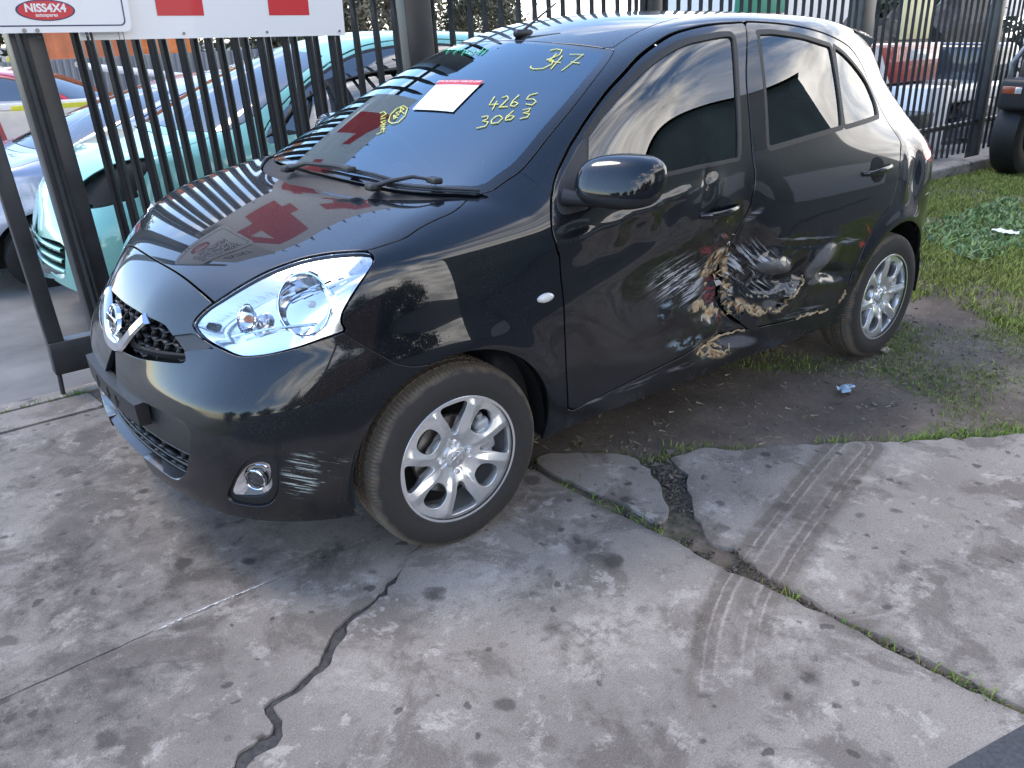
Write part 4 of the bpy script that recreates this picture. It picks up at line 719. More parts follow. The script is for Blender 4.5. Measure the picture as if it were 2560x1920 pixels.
def rim_mesh():
    nr, na = 30, 240; rr = np.linspace(.03, .196, nr)
    V = []; 
    for r0 in rr:
        for k in range(na):
            a = 2*math.pi*k/na; q = (a*4/math.pi) % 2          # 0..2: 0 = wedge opening axis, 1 = round opening axis
            ph = abs((a+math.pi/8) % (math.pi/4)-math.pi/8)       # angle to the nearest opening axis
            y = .062+.016*math.sin(min(1, (r0-.03)/.13)*1.5)-.020*max(0, (r0-.15)/.046)**2*0
            y -= .010*max(0, 1-(r0-.03)/.05)
            spine = max(0, 1-abs((a % (math.pi/4))-math.pi/8)/(.19)); y += .010*spine*min(1, max(0, (r0-.055)/.05))*min(1, max(0, (.205-r0)/.03))
            V.append((r0*math.cos(a), y, r0*math.sin(a)))
    V = np.array(V); ids = np.arange(nr*na).reshape(nr, na)
    q = np.stack([ids[:-1], np.roll(ids[:-1], -1, 1), np.roll(ids[1:], -1, 1), ids[1:]], -1).reshape(-1, 4)
    N = np.zeros_like(V)
    for c in range(4):
        e1 = V[q[:, (c+1) % 4]]-V[q[:, c]]; e2 = V[q[:, (c-1) % 4]]-V[q[:, c]]; nn = np.cross(e1, e2); nn[nn[:, 1] < 0] *= -1; np.add.at(N, q[:, c], nn)
    N /= np.linalg.norm(N, axis=1, keepdims=True)
    v0 = V[q[5]]; s_ = np.cross(v0[1]-v0[0], v0[3]-v0[0])
    if s_[1] < 0: q = q[:, ::-1]
    sp = Soup(V, N, [tuple(x) for x in q.tolist()]); Fs = sp.F
    for k in range(8):
        a = k*math.pi/4; ca, sa = math.cos(a), math.sin(a)
        if k % 2 == 0: P = sm([(.080, 0), (.087, -.011), (.125, -.024), (.160, -.042), (.178, -.047), (.1845, -.034), (.186, 0), (.1845, .034), (.178, .047), (.160, .042), (.125, .024), (.087, .011), (.080, 0)], 3)[:-1]
        else: P = sm([(.088, 0), (.093, -.019), (.112, -.034), (.142, -.038), (.164, -.028), (.172, 0), (.164, .028), (.142, .038), (.112, .034), (.093, .019), (.088, 0)], 3)[:-1]
        P = [(p[0]*ca-p[1]*sa, p[0]*sa+p[1]*ca) for p in P]
        _, Fs = sp.clip(Fs, lambda V: poly_sd(P, PX(V)))
    return sp.mesh('rim', Fs, M_alloy, flange=.030)
ME_rim = rim_mesh()
bm_ = MB(); bm_.lathe([(.196, .0865), (.2035, .0872), (.2065, .084), (.2065, .077), (.198, .070), (.190, .05), (.186, -.06), (.198, -.075), (.205, -.083)], 72)
ME_barrel = bm_.mesh('rim_barrel', M_alloy)
bm_ = MB(); bm_.lathe([(.02, .030), (.125, .030), (.127, .027), (.127, .012), (.06, .010), (.06, -.02), (.02, -.02)], 56); ME_disc = bm_.mesh('brake_disc', M_disc)
bm_ = MB(); bm_.lathe([(.0, -.03), (.185, -.03), (.186, -.06)], 40); ME_back = bm_.mesh('dust_shield', M_dark)
bm_ = MB(); bm_.bbox((-.118, .040, .012), (.050, .052, .115), .014); bm_.bbox((-.105, .062, .012), (.035, .018, .07), .008); bm_.tube([(-.12, .045, -.06), (-.12, .045, .085)], .011)
ME_cal = bm_.mesh('brake_caliper', M_cal)
bm_ = MB(); bm_.lathe([(.0001, .0665), (.018, .0665), (.031, .065), (.0345, .062), (.035, .050)], 40); ME_cap = bm_.mesh('hub_cap', M_alloy)
bm_ = MB(); bm_.lathe([(.016, .067), (.0195, .0680), (.0205, .067), (.0195, .0655)], 32, closed=True); bm_.box((0, .0670, 0), (.046, .0025, .0085)); bm_.box((-.003, .0670, .006), (.006, .002, .022)); ME_emb = bm_.mesh('hub_emblem', M_chrome)
bm_ = MB(); bm_.lathe([(.0001, .070), (.007, .070), (.0095, .067), (.0095, .050)], 6); bm_.lathe([(.0175, .0672), (.0165, .0660), (.010, .058)], 20); ME_nut = bm_.mesh('lug_nut', M_alloy, True)
def wheel(x, sg, steer=0., spin=0.):
    w = link('wheel', ME_barrel, CAR, (x, sg*.7135, .2905), (0, spin, steer + (0 if sg > 0 else math.pi)))
    t = link('tyre', ME_tyre, w, rot=(0, -spin, 0)); link('rim_spokes', ME_rim, w); link('hub_cap', ME_cap, w); link('hub_emblem', ME_emb, w, rot=(0, .5, 0))
    link('brake_disc', ME_disc, w); link('dust_shield', ME_back, w); link('brake_caliper', ME_cal, w, rot=(0, -spin+(.25 if x > -1 else 0), 0))
    for k in range(4):
        a = k*math.pi/2; link('lug_nut', ME_nut, w, (.050*math.cos(a), -.003, .050*math.sin(a)))
    return w
wheel(0, 1, -.045, .06); wheel(0, -1, -.045); wheel(-2.45, 1, 0, .45); wheel(-2.45, -1)
# wheel-arch liners and underside
for ax in (0, -2.45):
    for sg in (1, -1):
        rr = .352 if ax == 0 else .36; n = 28; V = []; F_ = []
        for k in range(n+1):
            a = -.16+(math.pi+.32)*k/n
            for yy in (.775, .52): V.append((ax+rr*math.cos(a), sg*yy, .30+rr*math.sin(a)))
        for k in range(n): F_.append((2*k, 2*k+1, 2*k+3, 2*k+2))
        c = len(V); V.append((ax, sg*.52, .30)); F_ += [(2*k+1, 2*k+3, c) for k in range(n)]
        mb = MB(); mb.add(V, F_); mb.link('wheel_arch_liner', M_dark, CAR, auto=None)
mb = MB(); mb.box((-1.22, 0, .26), (2.9, 1.0, .06)); mb.box((-1.22, 0, .30), (1.7, 1.5, .08)); mb.box((.25, 0, .42), (.5, .96, .28)); mb.box((-2.72, 0, .36), (.4, 1.2, .25)); mb.link('underbody', M_dark, CAR, auto=None)

# ---- headlamps
def surf(p, d=0.):
    """point on the undamaged body nearest along the gradient, pushed out by d"""
    p = np.array(p, float)
    for _ in range(5):
        e = 1e-3; g = np.array([F((p+e*np.eye(3)[i])[None])[0]-F((p-e*np.eye(3)[i])[None])[0] for i in range(3)])/(2*e)
        p = p-g*F(p[None])[0]/(g@g)
    return p+g/np.linalg.norm(g)*d, g/np.linalg.norm(g)
M_refl = simple('mirrored_lamp_reflector', (.92, .93, .95), .12, metal=1.0)
M_bez = simple('bright_lamp_bezel', (.90, .91, .93), .10, metal=.92)
M_bulb = simple('frosted_bulb_cap', (.75, .76, .78), .25, coat=1)
M_amber = simple('amber_bulb', (.75, .22, .08), .2, coat=1)
def lamp_bowl(c, ax, r, depth, n=40, facets=0):
    ax = Vector(ax).normalized(); a = ax.orthogonal().normalized(); b_ = ax.cross(a)
    V = []; F_ = []; m = 9
    for i in range(m):
        t = i/(m-1); rr = r*math.sqrt(t)*.98+.004
        for k in range(n):
            w = 2*math.pi*k/n; q = rr*(1+(.0 if not facets else .07*((k*facets//n) % 2)*(i/(m-1))))
            V.append(tuple(Vector(c)+a*q*math.cos(w)+b_*q*math.sin(w)+ax*(depth*(t-1))))
    for i in range(m-1):
        for k in range(n): F_.append((i*n+k, i*n+(k+1) % n, (i+1)*n+(k+1) % n, (i+1)*n+k))
    return V, F_
for sg in (1, -1):
    Fs = body.side(HL, sg)
    hl = part('headlamp', Fs, M_lens, flange=.004, off=-.001)
    # bucket: same outline sunk into the wing
    sub = Soup(body.V.copy(), body.N.copy(), None); fset = Fs
    ids = sorted({i for f in fset for i in f}); d = poly_sd(hlP, PO(body.V))
    dep = np.clip(-d/.020, 0, 1)*.052
    sub.V[ids] -= sub.N[ids]*(.006+dep[ids])[:, None]
    bk = link('lamp_bucket', sub.mesh('lamp_bucket', fset, M_bez, flange=0), hl)
    def P3(y_, *p): return np.array(p)*[1, sg, 1]
    axm = Vector((.80, .42*sg, .30))
    for c, r, dep_, ff, nm in (((.385, .655*sg, .828), .082, .065, 14, 'main_reflector'), ((.515, .530*sg, .790), .036, .03, 8, 'turn_signal_reflector')):
        p, g = surf((c[0], abs(c[1]), c[2])); p = np.array([p[0], p[1]*sg, p[2]]); g = np.array([g[0], g[1]*sg, g[2]])
        axd = Vector((g[0]*.6+.35, g[1]*.6, g[2]*.6)).normalized()
        c2 = p-g*.024
        V, F_ = lamp_bowl(c2, axd, r, dep_, 40, ff); mb = MB(); mb.add(V, F_); rf_ = mb.link(nm, M_refl, hl, auto=math.radians(12))
        mb = MB(); ring = []
        a = axd.orthogonal().normalized(); b2 = axd.cross(a)
        mb.tube([Vector(c2)+(a*math.cos(w)+b2*math.sin(w))*r*1.0 for w in np.linspace(0, 2*math.pi, 41)], .0032, 6, False); mb.link('reflector_ring', M_chrome, hl)
        mb = MB(); cc = Vector(c2)-axd*dep_*.75; mb.tube([cc, cc+axd*.022, cc+axd*.030], [.010, .010, .004], 12); mb.link('bulb', M_bulb if r > .05 else M_amber, hl)
    for kk in range(5):
        mb = MB(); p, g = surf((.44-.035*kk, .60+.022*kk, .865+.008*kk)); q, g2_ = surf((.415-.032*kk, .625+.02*kk, .885+.006*kk)); A = Vector((p[0], p[1]*sg, p[2]))-Vector((g[0], g[1]*sg, g[2]))*.034; B_ = Vector((q[0], q[1]*sg, q[2]))-Vector((g2_[0], g2_[1]*sg, g2_[2]))*.034
        mb.tube([A, B_], .0035, 6); mb.link('lamp_fin', M_plas if kk % 2 else M_chrome, hl)
    mb = MB(); pts = []
    for t in np.linspace(0, 1, 9):
        p, g = surf((.56-.20*t, .50+.17*t, .745+.02*t)); pts.append(((p-g*.03)[0], (p-g*.03)[1]*sg, (p-g*.03)[2]))
    mb.tube(pts, .004, 6); mb.link('lamp_trim_rib', M_chrome, hl)

# ---- grille
def fx(y, z):
    """x of the undamaged nose at (y, z)"""
    return bil(FXG, (abs(float(y))-0.)/.005, (float(z)-.22)/.005)
def bil(G, u, v):
    u = min(max(u, 0), G.shape[0]-1.001); v = min(max(v, 0), G.shape[1]-1.001); i, j = int(u), int(v); u -= i; v -= j
    return float((G[i, j]*(1-u)+G[i+1, j]*u)*(1-v)+(G[i, j+1]*(1-u)+G[i+1, j+1]*u)*v)
def solve_grid(make, lo, hi, dn=None):
    for _ in range(18):
        m = (lo+hi)/2; v = F(make(m), dn) < 0; lo = np.where(v, m, lo); hi = np.where(v, hi, m)
    return (lo+hi)/2
_y, _z = np.meshgrid(np.arange(0, .62, .005), np.arange(.22, .80, .005), indexing='ij')
FXG = solve_grid(lambda m: np.stack([m, _y, _z], -1), np.full(_y.shape, .3), np.full(_y.shape, 1.))
_x, _zz = np.meshgrid(np.arange(-2.40, -.30, .006), np.arange(.26, 1.02, .006), indexing='ij')
SYG = solve_grid(lambda m: np.stack([_x, m, _zz], -1), np.full(_x.shape, .4), np.full(_x.shape, 1.), dent)
def hexmesh(mb, poly, cw, ch, dep, th, setback):
    """flattened honeycomb ribs; cw, ch = cell width and row pitch"""
    P = [p for p in poly]; Pn = np.array(P); z0 = Pn[:, 1].min(); edges = {}
    for j in range(-1, int((Pn[:, 1].max()-z0)/ch)+2):
        for i in range(-14, 15):
            cy = (i+(.5 if j % 2 else 0))*cw; cz = z0+j*ch
            pts = [(cy+cw*.5*a_, cz+ch*b_) for a_, b_ in ((1, .33), (0, .67), (-1, .33), (-1, -.33), (0, -.67), (1, -.33))]
            for k in range(6):
                a_, b_ = pts[k], pts[(k+1) % 6]; key = tuple(sorted([(round(a_[0]*500), round(a_[1]*500)), (round(b_[0]*500), round(b_[1]*500))])); edges[key] = (a_, b_)
    E_ = list(edges.values()); D1 = poly_sd(P, np.array([[abs(e[0][0]), e[0][1]] for e in E_])); D2 = poly_sd(P, np.array([[abs(e[1][0]), e[1][1]] for e in E_]))
    for (a_, b_), d1, d2 in zip(E_, D1, D2):
        if max(d1, d2) > .006: continue
        xa, xb = fx(*a_)-setback, fx(*b_)-setback; e = np.array(b_)-np.array(a_); nrm = np.array([-e[1], e[0]])/(np.linalg.norm(e)+1e-9)*th/2; V = []
        for (q, x) in ((a_, xa), (b_, xb)):
            for dx in (0, -dep):
                for s_ in (1, -1): V.append((x+dx, q[0]+nrm[0]*s_*(1 if dx == 0 else 1.6), q[1]+nrm[1]*s_*(1 if dx == 0 else 1.6)))
        mb.add(V, [(0, 1, 5, 4), (0, 4, 6, 2), (1, 3, 7, 5), (2, 6, 7, 3), (0, 2, 3, 1), (4, 5, 7, 6)])
gp = [tuple(p) for p in grP]
mb = MB(); hexmesh(mb, gp, .052, .027, .020, .0045, .018); gm = mb.link('grille_mesh', M_plas, CAR, auto=None); gm['kind'] = 'stuff'
def backing(poly, set_, name, mat, inset=0., parent=CAR):
    P = [p for p in poly if p[0] > -.001]; P = sorted(set([(round(float(y), 4), round(float(z), 4)) for y, z in P]))
    zs_ = [p[1] for p in P]; z0, z1 = min(zs_)-.005, max(zs_)+.005; ym = max(p[0] for p in P)*.94
    n, m = 26, 8; V = [(fx(ym*(2*i/n-1), z0+(z1-z0)*j/m)-set_, ym*(2*i/n-1), z0+(z1-z0)*j/m) for j in range(m+1) for i in range(n+1)]
    F_ = [(j*(n+1)+i, j*(n+1)+i+1, (j+1)*(n+1)+i+1, (j+1)*(n+1)+i) for j in range(m) for i in range(n)]
    mb = MB(); mb.add(V, F_); return mb.link(name, mat, parent)
backing(gp, .042, 'grille_backing', M_dark)
mb = MB(); V = [];  # lower frame bar of the grille
for i in range(41):
    y = -.40+.80*i/40; z = .629+.03*(abs(y)/.4)**2-.002
    for dz, dx in ((-.012, -.020), (.010, -.006), (.012, -.020)): V.append((fx(y, z)+dx, y, z+dz))
mb.add(V, [(3*i+k, 3*i+3+k, 3*i+3+(k+1) % 3, 3*i+(k+1) % 3) for i in range(40) for k in range(3)]); mb.link('grille_lower_bar', M_plas, CAR)
# chrome V
path = sm([(-.188, .727), (-.14, .682), (-.095, .640), (-.055, .617), (0, .612), (.055, .617), (.095, .640), (.14, .682), (.188, .727)], 6)
mb = MB(); V = []; 
for i, p in enumerate(path):
    t = np.array(path[min(i+1, len(path)-1)])-np.array(path[max(i-1, 0)]); t = t/np.linalg.norm(t); nn = np.array([-t[1], t[0]])
    for s_, dx in ((-.5, -.012), (-.5, .004), (-.32, .012), (.32, .012), (.5, .004), (.5, -.012)):
        q = p+nn*s_*.036; V.append((fx(q[0], min(q[1], .735))+dx, q[0], q[1]))
m_ = len(path); mb.add(V, [(6*i+k, 6*i+(k+1) % 6, 6*i+6+(k+1) % 6, 6*i+6+k) for i in range(m_-1) for k in range(6)]+[(5, 4, 3, 2, 1, 0), tuple(6*(m_-1)+k for k in range(6))])
mb.link('chrome_grille_arc', M_chrome, CAR)
# round badge with a bar across
T = Matrix.Translation((fx(0, .685)+.012, 0, .685)) @ Matrix.Rotation(math.radians(-14), 4, 'Y') @ Matrix.Rotation(math.radians(-90), 4, 'Z')
mb = MB(); mb.lathe([(.036, .0), (.0385, .006), (.0435, .0075), (.0475, .004), (.0478, -.008), (.036, -.008)], 48, T, True); bd = mb.link('badge', M_chrome, CAR)
mb = MB(); mb.bbox((0, .007, 0), (.100, .006, .021), .004, 2, T); mb.link('badge_bar', M_chrome, bd)
tm = text_mesh('NISSAN', .0165, simple('badge_black', (.01, .01, .01), .4), .0006, .0004)
link('badge_lettering', tm, bd).matrix_world = T @ Matrix.Translation((0, .0108, 0)) @ Matrix.Rotation(math.radians(90), 4, 'X') @ Matrix.Rotation(math.pi, 4, 'Y')
mb = MB(); mb.lathe([(.0001, -.004), (.037, -.004)], 32, T); mb.link('badge_backing', M_plas, bd)

# ---- lower intake
ip = [tuple(p) for p in itP]
backing(ip, .085, 'intake_backing', M_dark)
mb = MB(); V = []; F_ = []; n = 44
for i in range(n+1):
    y = -.492+.984*i/n
    for z, dx in ((.512, -.028), (.492, -.022), (.400, -.030), (.392, -.045)):
        zz = z if abs(y) < .47 else z-.0; V.append((fx(y, zz)+dx, y, zz))
for i in range(n):
    for k in range(3): F_.append((4*i+k, 4*i+k+1, 4*i+5+k, 4*i+4+k))
mb.add(V, F_); mb.link('intake_upper_panel', M_plas, CAR)
lowP = [(-.06, .400), (.47, .400), (.475, .36), (.45, .33), (.40, .308), (.2, .305), (-.06, .302)]
mb = MB(); hexmesh(mb, lowP, .11, .034, .02, .006, .036)
for z in (.392, .348, .318):
    ym = .478 if z > .34 else .43
    mb.tube([(fx(y, z)-.034, y, z) for y in np.linspace(-ym, ym, 31)], .0045, 6)
mb.link('intake_mesh', M_plas, CAR, auto=None)['kind'] = 'stuff'
mb = MB(); V = []
for i in range(41):
    y = -.40+.80*i/40; z = .2995+.004*(abs(y)/.4)**6
    V += [(fx(y, z)-.004, y, z), (fx(y, z)-.050, y, z+.016), (fx(y, z)-.088, y, z+.040)]
mb.add(V, [(3*i+k, 3*i+3+k, 3*i+4+k, 3*i+1+k) for i in range(40) for k in range(2)]); mb.link('lower_lip_ledge', M_paint, CAR, auto=None)
# number-plate holder, empty, with its screw slots
mb = MB(); V = []; 
for i in range(21):
    y = -.262+.524*i/20; x = fx(y*.9, .47)+.006
    for z, dx in ((.436, -.03), (.438, .004), (.506, .008), (.510, -.03)): V.append((x+dx, y, z))
mb.add(V, [(4*i+k, 4*i+(k+1) % 4, 4*i+4+(k+1) % 4, 4*i+4+k) for i in range(20) for k in range(4)]+[(0, 1, 2, 3), (83, 82, 81, 80)])
ph = mb.link('number_plate_holder', M_plas, CAR)
for y in (-.10, .02, .10):
    mb = MB(); x = fx(y*.9, .47)+.0135; mb.box((x, y, .468), (.002, .006, .040)); mb.box((x, y+.008, .468), (.002, .016, .006)); mb.link('screw_slot', M_dark, ph)
# ---- fog lamps
for sg in (1, -1):
    Fs = body.side(FOG, sg); d2 = lambda V: poly_sd(fcP, PO(V))
    inner, outer = body.clip(Fs, d2)
    fb = part('fog_lamp_bezel', outer, M_plas, flange=.02, off=-.010)
    sub = Soup(body.V.copy(), body.N.copy(), None); ids = sorted({i for f in inner for i in f})
    cF = body.V[ids].mean(0); dd = np.linalg.norm(body.V[ids]-cF, axis=1)
    sub.V[ids] -= sub.N[ids]*(.006+.030*np.clip(1-dd/.085, 0, 1)**.8)[:, None]
    q = np.array([len(f) for f in inner])
    ch = link('fog_lamp_chrome', mesh('fog_lamp_chrome', *(lambda m: ([sub.V[i] for i in ids], [tuple(m[i] for i in f) for f in inner]))({i: k for k, i in enumerate(ids)}), M_chrome), fb)
    _, g = surf((cF[0], abs(cF[1]), cF[2])); g = Vector((g[0]*.9+.25, g[1]*sg*.8, g[2])).normalized()
    rot = g.to_track_quat('Y', 'Z').to_matrix().to_4x4(); T = Matrix.Translation(Vector(cF)-g*.014) @ rot
    mb = MB(); mb.lathe([(.0001, -.002), (.024, -.004), (.029, -.008), (.029, -.014)], 32, T); mb.link('fog_lamp_lens', simple('smoked_fog_lens', (.05, .05, .05), .12, coat=1), fb)
    mb = MB(); mb.tube([Vector(cF)-g*.014+(rot @ Vector((math.cos(w)*.030, 0, math.sin(w)*.030))) for w in np.linspace(0, 2*math.pi, 33)], .0028, 6, False); mb.link('fog_lamp_ring', M_chrome, fb)
# ---- side repeaters
for sg in (1, -1):
    p, g = surf((-.31, .83, .738)); T = Matrix.Translation((p[0], p[1]*sg, p[2])) @ Matrix.Diagonal((1, sg, 1, 1))
    mb = MB(); mb.lathe([(.0001, .009), (.018, .0075), (.026, .003), (.028, -.002)], 32, T @ Matrix.Diagonal((1.15, 1, .52, 1))); mb.link('side_repeater', simple('milky_repeater_lens', (.72, .70, .66), .15, coat=1), CAR)
# ---- door mirrors
for sg in (1, -1):
    def mp(p): return (p[0], p[1]*sg, p[2])
    def shell(lo, hi, sc=1., n=28, m=20):
        V = []; F_ = []
        for i in range(m+1):
            v = lo+(hi-lo)*i/m
            for k in range(n):
                u = 2*math.pi*k/n; se = lambda t, e: math.copysign(abs(t)**e, t)
                cx, cy, cz = se(math.cos(v), .62)*se(math.cos(u), .75), se(math.cos(v), .62)*se(math.sin(u), .62), se(math.sin(v), .72)
                y = .893+cy*.118*sc; x = -.545+cx*(.080 if cx > 0 else .055)*sc-.34*(y-.893)-.02*cz; z = 1.062+cz*.076*sc*(1-.10*(cy < 0)*abs(cy))+.0*(y-.893)
                V.append(mp((x, y, z)))
        for i in range(m):
            for k in range(n): F_.append((i*n+k, i*n+(k+1) % n, (i+1)*n+(k+1) % n, (i+1)*n+k))
        return V, F_
    mb = MB(); mb.add(*shell(-math.pi/2, -.36, 1.0)); mr = mb.link('door_mirror', M_plas, CAR, auto=None)
    mb = MB(); mb.add(*shell(-.36, math.pi/2, 1.0)); mb.link('mirror_cap', M_paint, mr, auto=None)
    mb = MB(); mb.tube([mp(p) for p in ((-.43, .765, 1.012), (-.455, .80, 1.008), (-.50, .85, 1.004), (-.53, .89, 1.006))], [.026, .022, .020, .018], 12); mb.link('mirror_arm', M_plas, mr)
    mb = MB(); mb.bbox((0, 0, 0), (.006, .19, .115), .003, 2, Matrix.Translation(mp((-.603, .90, 1.065))) @ Matrix.Rotation(-.34*sg, 4, 'Z') @ Matrix.Diagonal((1, .80, .85, 1))); mb.link('mirror_glass', M_refl, mr)
# ---- door handles with their finger cups
def side_y(x, z, sg):
    return bil(SYG, (x+2.40)/.006, (z-.26)/.006)
for sg in (1, -1):
    for dr, x0, x1, zz0, zz1, nm in ((LFD if sg > 0 else None, -1.262, -1.03, .876, .874, 'f'), (LRD if sg > 0 else None, -2.285, -2.052, .913, .904, 'r')):
        mb = MB(); V = []; n = 16
        for i in range(n+1):
            t = i/n; x = x0+(x1-x0)*t; z = zz0+(zz1-zz0)*t; lift = .030*math.sin(math.pi*min(1, max(0, t)))**.45; y = side_y(x, z, sg)-.004+lift
            w = .0135*(.65+.35*math.sin(math.pi*t)**.5)
            for k in range(10):
                a = 2*math.pi*k/10; V.append((x, sg*(y+.008*math.cos(a)), z+w*math.sin(a)))
        mb.add(V, [(10*i+k, 10*i+(k+1) % 10, 10*i+10+(k+1) % 10, 10*i+10+k) for i in range(n) for k in range(10)]+[tuple(range(10)), tuple(range(10*n+9, 10*n-1, -1))])
        mb.link('door_handle', M_paint, dr or CAR)
        xc, zc = (x0+x1)/2-.005, (zz0+zz1)/2+.0
        V = []; F_ = []
        for i in range(7):
            rr = .056*i/6
            for k in range(28):
                a = 2*math.pi*k/28; x, z = xc+rr*math.cos(a)*1.05, zc+rr*math.sin(a)*.92; y = side_y(x, z, sg)+.0015
                V.append((x, sg*y, z))
        for i in range(6):
            for k in range(28): F_.append((i*28+k, i*28+(k+1) % 28, (i+1)*28+(k+1) % 28, (i+1)*28+k))
        mb = MB(); mb.add(V, F_); mb.link('handle_recess', M_dark if nm == 'r' else M_paint, dr or CAR)
# ---- wipers, aerial, spoiler
def wip(blade, arm, nm='wiper'):
    mb = MB(); Q = []
    for p in blade:
        q, g = surf(p); Q.append(Vector(q+g*.014))
    mb.tube(Q, [.0045]*len(Q), 6); mb.tube([q-Vector((0, 0, .008)) for q in Q], [.003]*len(Q), 6)
    w = mb.link(nm, M_plas, CAR)
    mb = MB(); A = []
    for p in arm: q, g = surf(p[:3]); A.append(Vector(q+g*p[3]))
    mb.tube(A, [.009, .007, .0055, .005][:len(A)], 8); mb.bbox(tuple(A[-1]), (.03, .05, .018), .005); mb.bbox(tuple(A[0]), (.04, .045, .022), .008); mb.link('wiper_arm', M_plas, w)
wip([(-.05, .40, 1.04), (-.075, .47, 1.042), (-.123, .562, 1.043), (-.20, .66, 1.043)], [(-.02, .37, 1.03, .012), (-.06, .43, 1.037, .03), (-.10, .48, 1.05, .034), (-.13, .54, 1.052, .026)])
wip([(-.015, .05, 1.055), (-.033, .213, 1.06), (-.055, .322, 1.055), (-.07, .41, 1.05)], [(.03, -.10, 1.03, .012), (.01, .02, 1.045, .03), (-.01, .16, 1.05, .032), (-.025, .23, 1.053, .026)])
q, g = surf((-.915, -.01, 1.447)); mb = MB(); mb.bbox(tuple(Vector(q)+Vector((-.012, 0, .008))), (.085, .036, .03), .014, 3, None); an = mb.link('aerial_base', M_plas, CAR)
mb = MB(); mb.tube([Vector(q)+Vector((-.0, 0, .012)), Vector(q)+Vector((-.10, 0, .07)), Vector(q)+Vector((-.175, 0, .112))], [.006, .0042, .0036], 8); mb.link('aerial_mast', M_plas, an)
V = []; n = 28
for i in range(n+1):
    y = -.44+.88*i/n; e = abs(y)/.44; bx = -2.765+.10*e**3
    q0, g0 = surf((-2.50, y, 1.46)); q1, g1_ = surf((-2.60, y, 1.44)); q2, g2_ = surf((-2.66, y, 1.36))
    sl_ = (q1[2]-q0[2])/(q1[0]-q0[0]); zt = q1[2]+sl_*(bx-q1[0])*.75+.006*(1-e**4)
    V += [(q0[0], y, q0[2]-.003), (q1[0], y, q1[2]+.004*(1-e**4)), (bx, y, zt), (bx+.006, y, zt-.016), (-2.62, y, zt-.055)]
mb = MB(); mb.add(V, [(5*i+k, 5*i+(k+1) % 5, 5*i+5+(k+1) % 5, 5*i+5+k) for i in range(n) for k in range(5)]+[(0, 1, 2, 3, 4), tuple(5*n+k for k in (4, 3, 2, 1, 0))]); mb.link('roof_spoiler', M_paint, CAR, auto=math.radians(50))
# ---- cabin
mb = MB(); mb.bbox((-1.35, 0, .42), (2.3, 1.40, .25), .05); mb.link('cabin_floor', M_int, CAR)
mb = MB(); 
V = []; n = 20
for i in range(n+1):
    y = -.68+1.36*i/n; f_ = .27*(abs(y)/.68)**2
    for x, z in ((.0-f_, .985), (-.12-f_, 1.0), (-.40-f_*.5, .985), (-.50-f_*.4, .90), (-.50-f_*.4, .62), (.05-f_, .60)): V.append((x, y, z+(.045*math.exp(-((y+.36)/.16)**2) if z > .98 and x < -.1 else 0)))
mb.add(V, [(6*i+k, 6*i+(k+1) % 6, 6*i+6+(k+1) % 6, 6*i+6+k) for i in range(n) for k in range(6)]); mb.link('dashboard', M_int, CAR)
mb = MB(); T = Matrix.Translation((-.60, -.36, .93)) @ Matrix.Rotation(math.radians(-64), 4, 'Y')
mb.tube([T @ Vector((.18*math.cos(w), .18*math.sin(w), 0)) for w in np.linspace(0, 2*math.pi, 37)], .014, 8, False)
for w in (math.pi/2, -math.pi/2, math.pi): mb.tube([T @ Vector((.02*math.cos(w), .02*math.sin(w), -.02)), T @ Vector((.18*math.cos(w), .18*math.sin(w), 0))], .012, 6)
mb.bbox((0, 0, -.01), (.10, .13, .05), .02, 3, T); mb.link('steering_wheel', M_int, CAR)
def seat(x, y, w=.50):
    mb = MB(); mb.bbox((x+.02, y, .56), (.50, w, .16), .05); mb.bbox((0, 0, .33), (.13, w-.02, .62), .05, 3, Matrix.Translation((x-.24, y, .58)) @ Matrix.Rotation(math.radians(-16), 4, 'Y'))
    s_ = mb.link('seat', M_seat, CAR)
    mb = MB(); mb.bbox((0, 0, .74), (.09, .25, .17), .04, 3, Matrix.Translation((x-.24, y, .58)) @ Matrix.Rotation(math.radians(-14), 4, 'Y')); mb.link('headrest', M_seat, s_)
seat(-1.05, .36); seat(-1.05, -.36)
mb = MB(); mb.bbox((-1.92, 0, .55), (.5, 1.25, .18), .05); mb.bbox((0, 0, .30), (.14, 1.25, .60), .05, 3, Matrix.Translation((-2.12, 0, .58)) @ Matrix.Rotation(math.radians(-18), 4, 'Y')); rs = mb.link('rear_seat', M_seat, CAR)
for y in (.38, -.38):
    mb = MB(); mb.bbox((0, 0, .68), (.08, .24, .13), .035, 3, Matrix.Translation((-2.12, y, .58)) @ Matrix.Rotation(math.radians(-18), 4, 'Y')); mb.link('headrest', M_seat, rs)
mb = MB(); mb.bbox((-.76, 0, 1.335), (.04, .23, .065), .02); mb.tube([(-.76, 0, 1.35), (-.80, 0, 1.405)], .008); mb.link('rear_view_mirror', M_int, CAR)
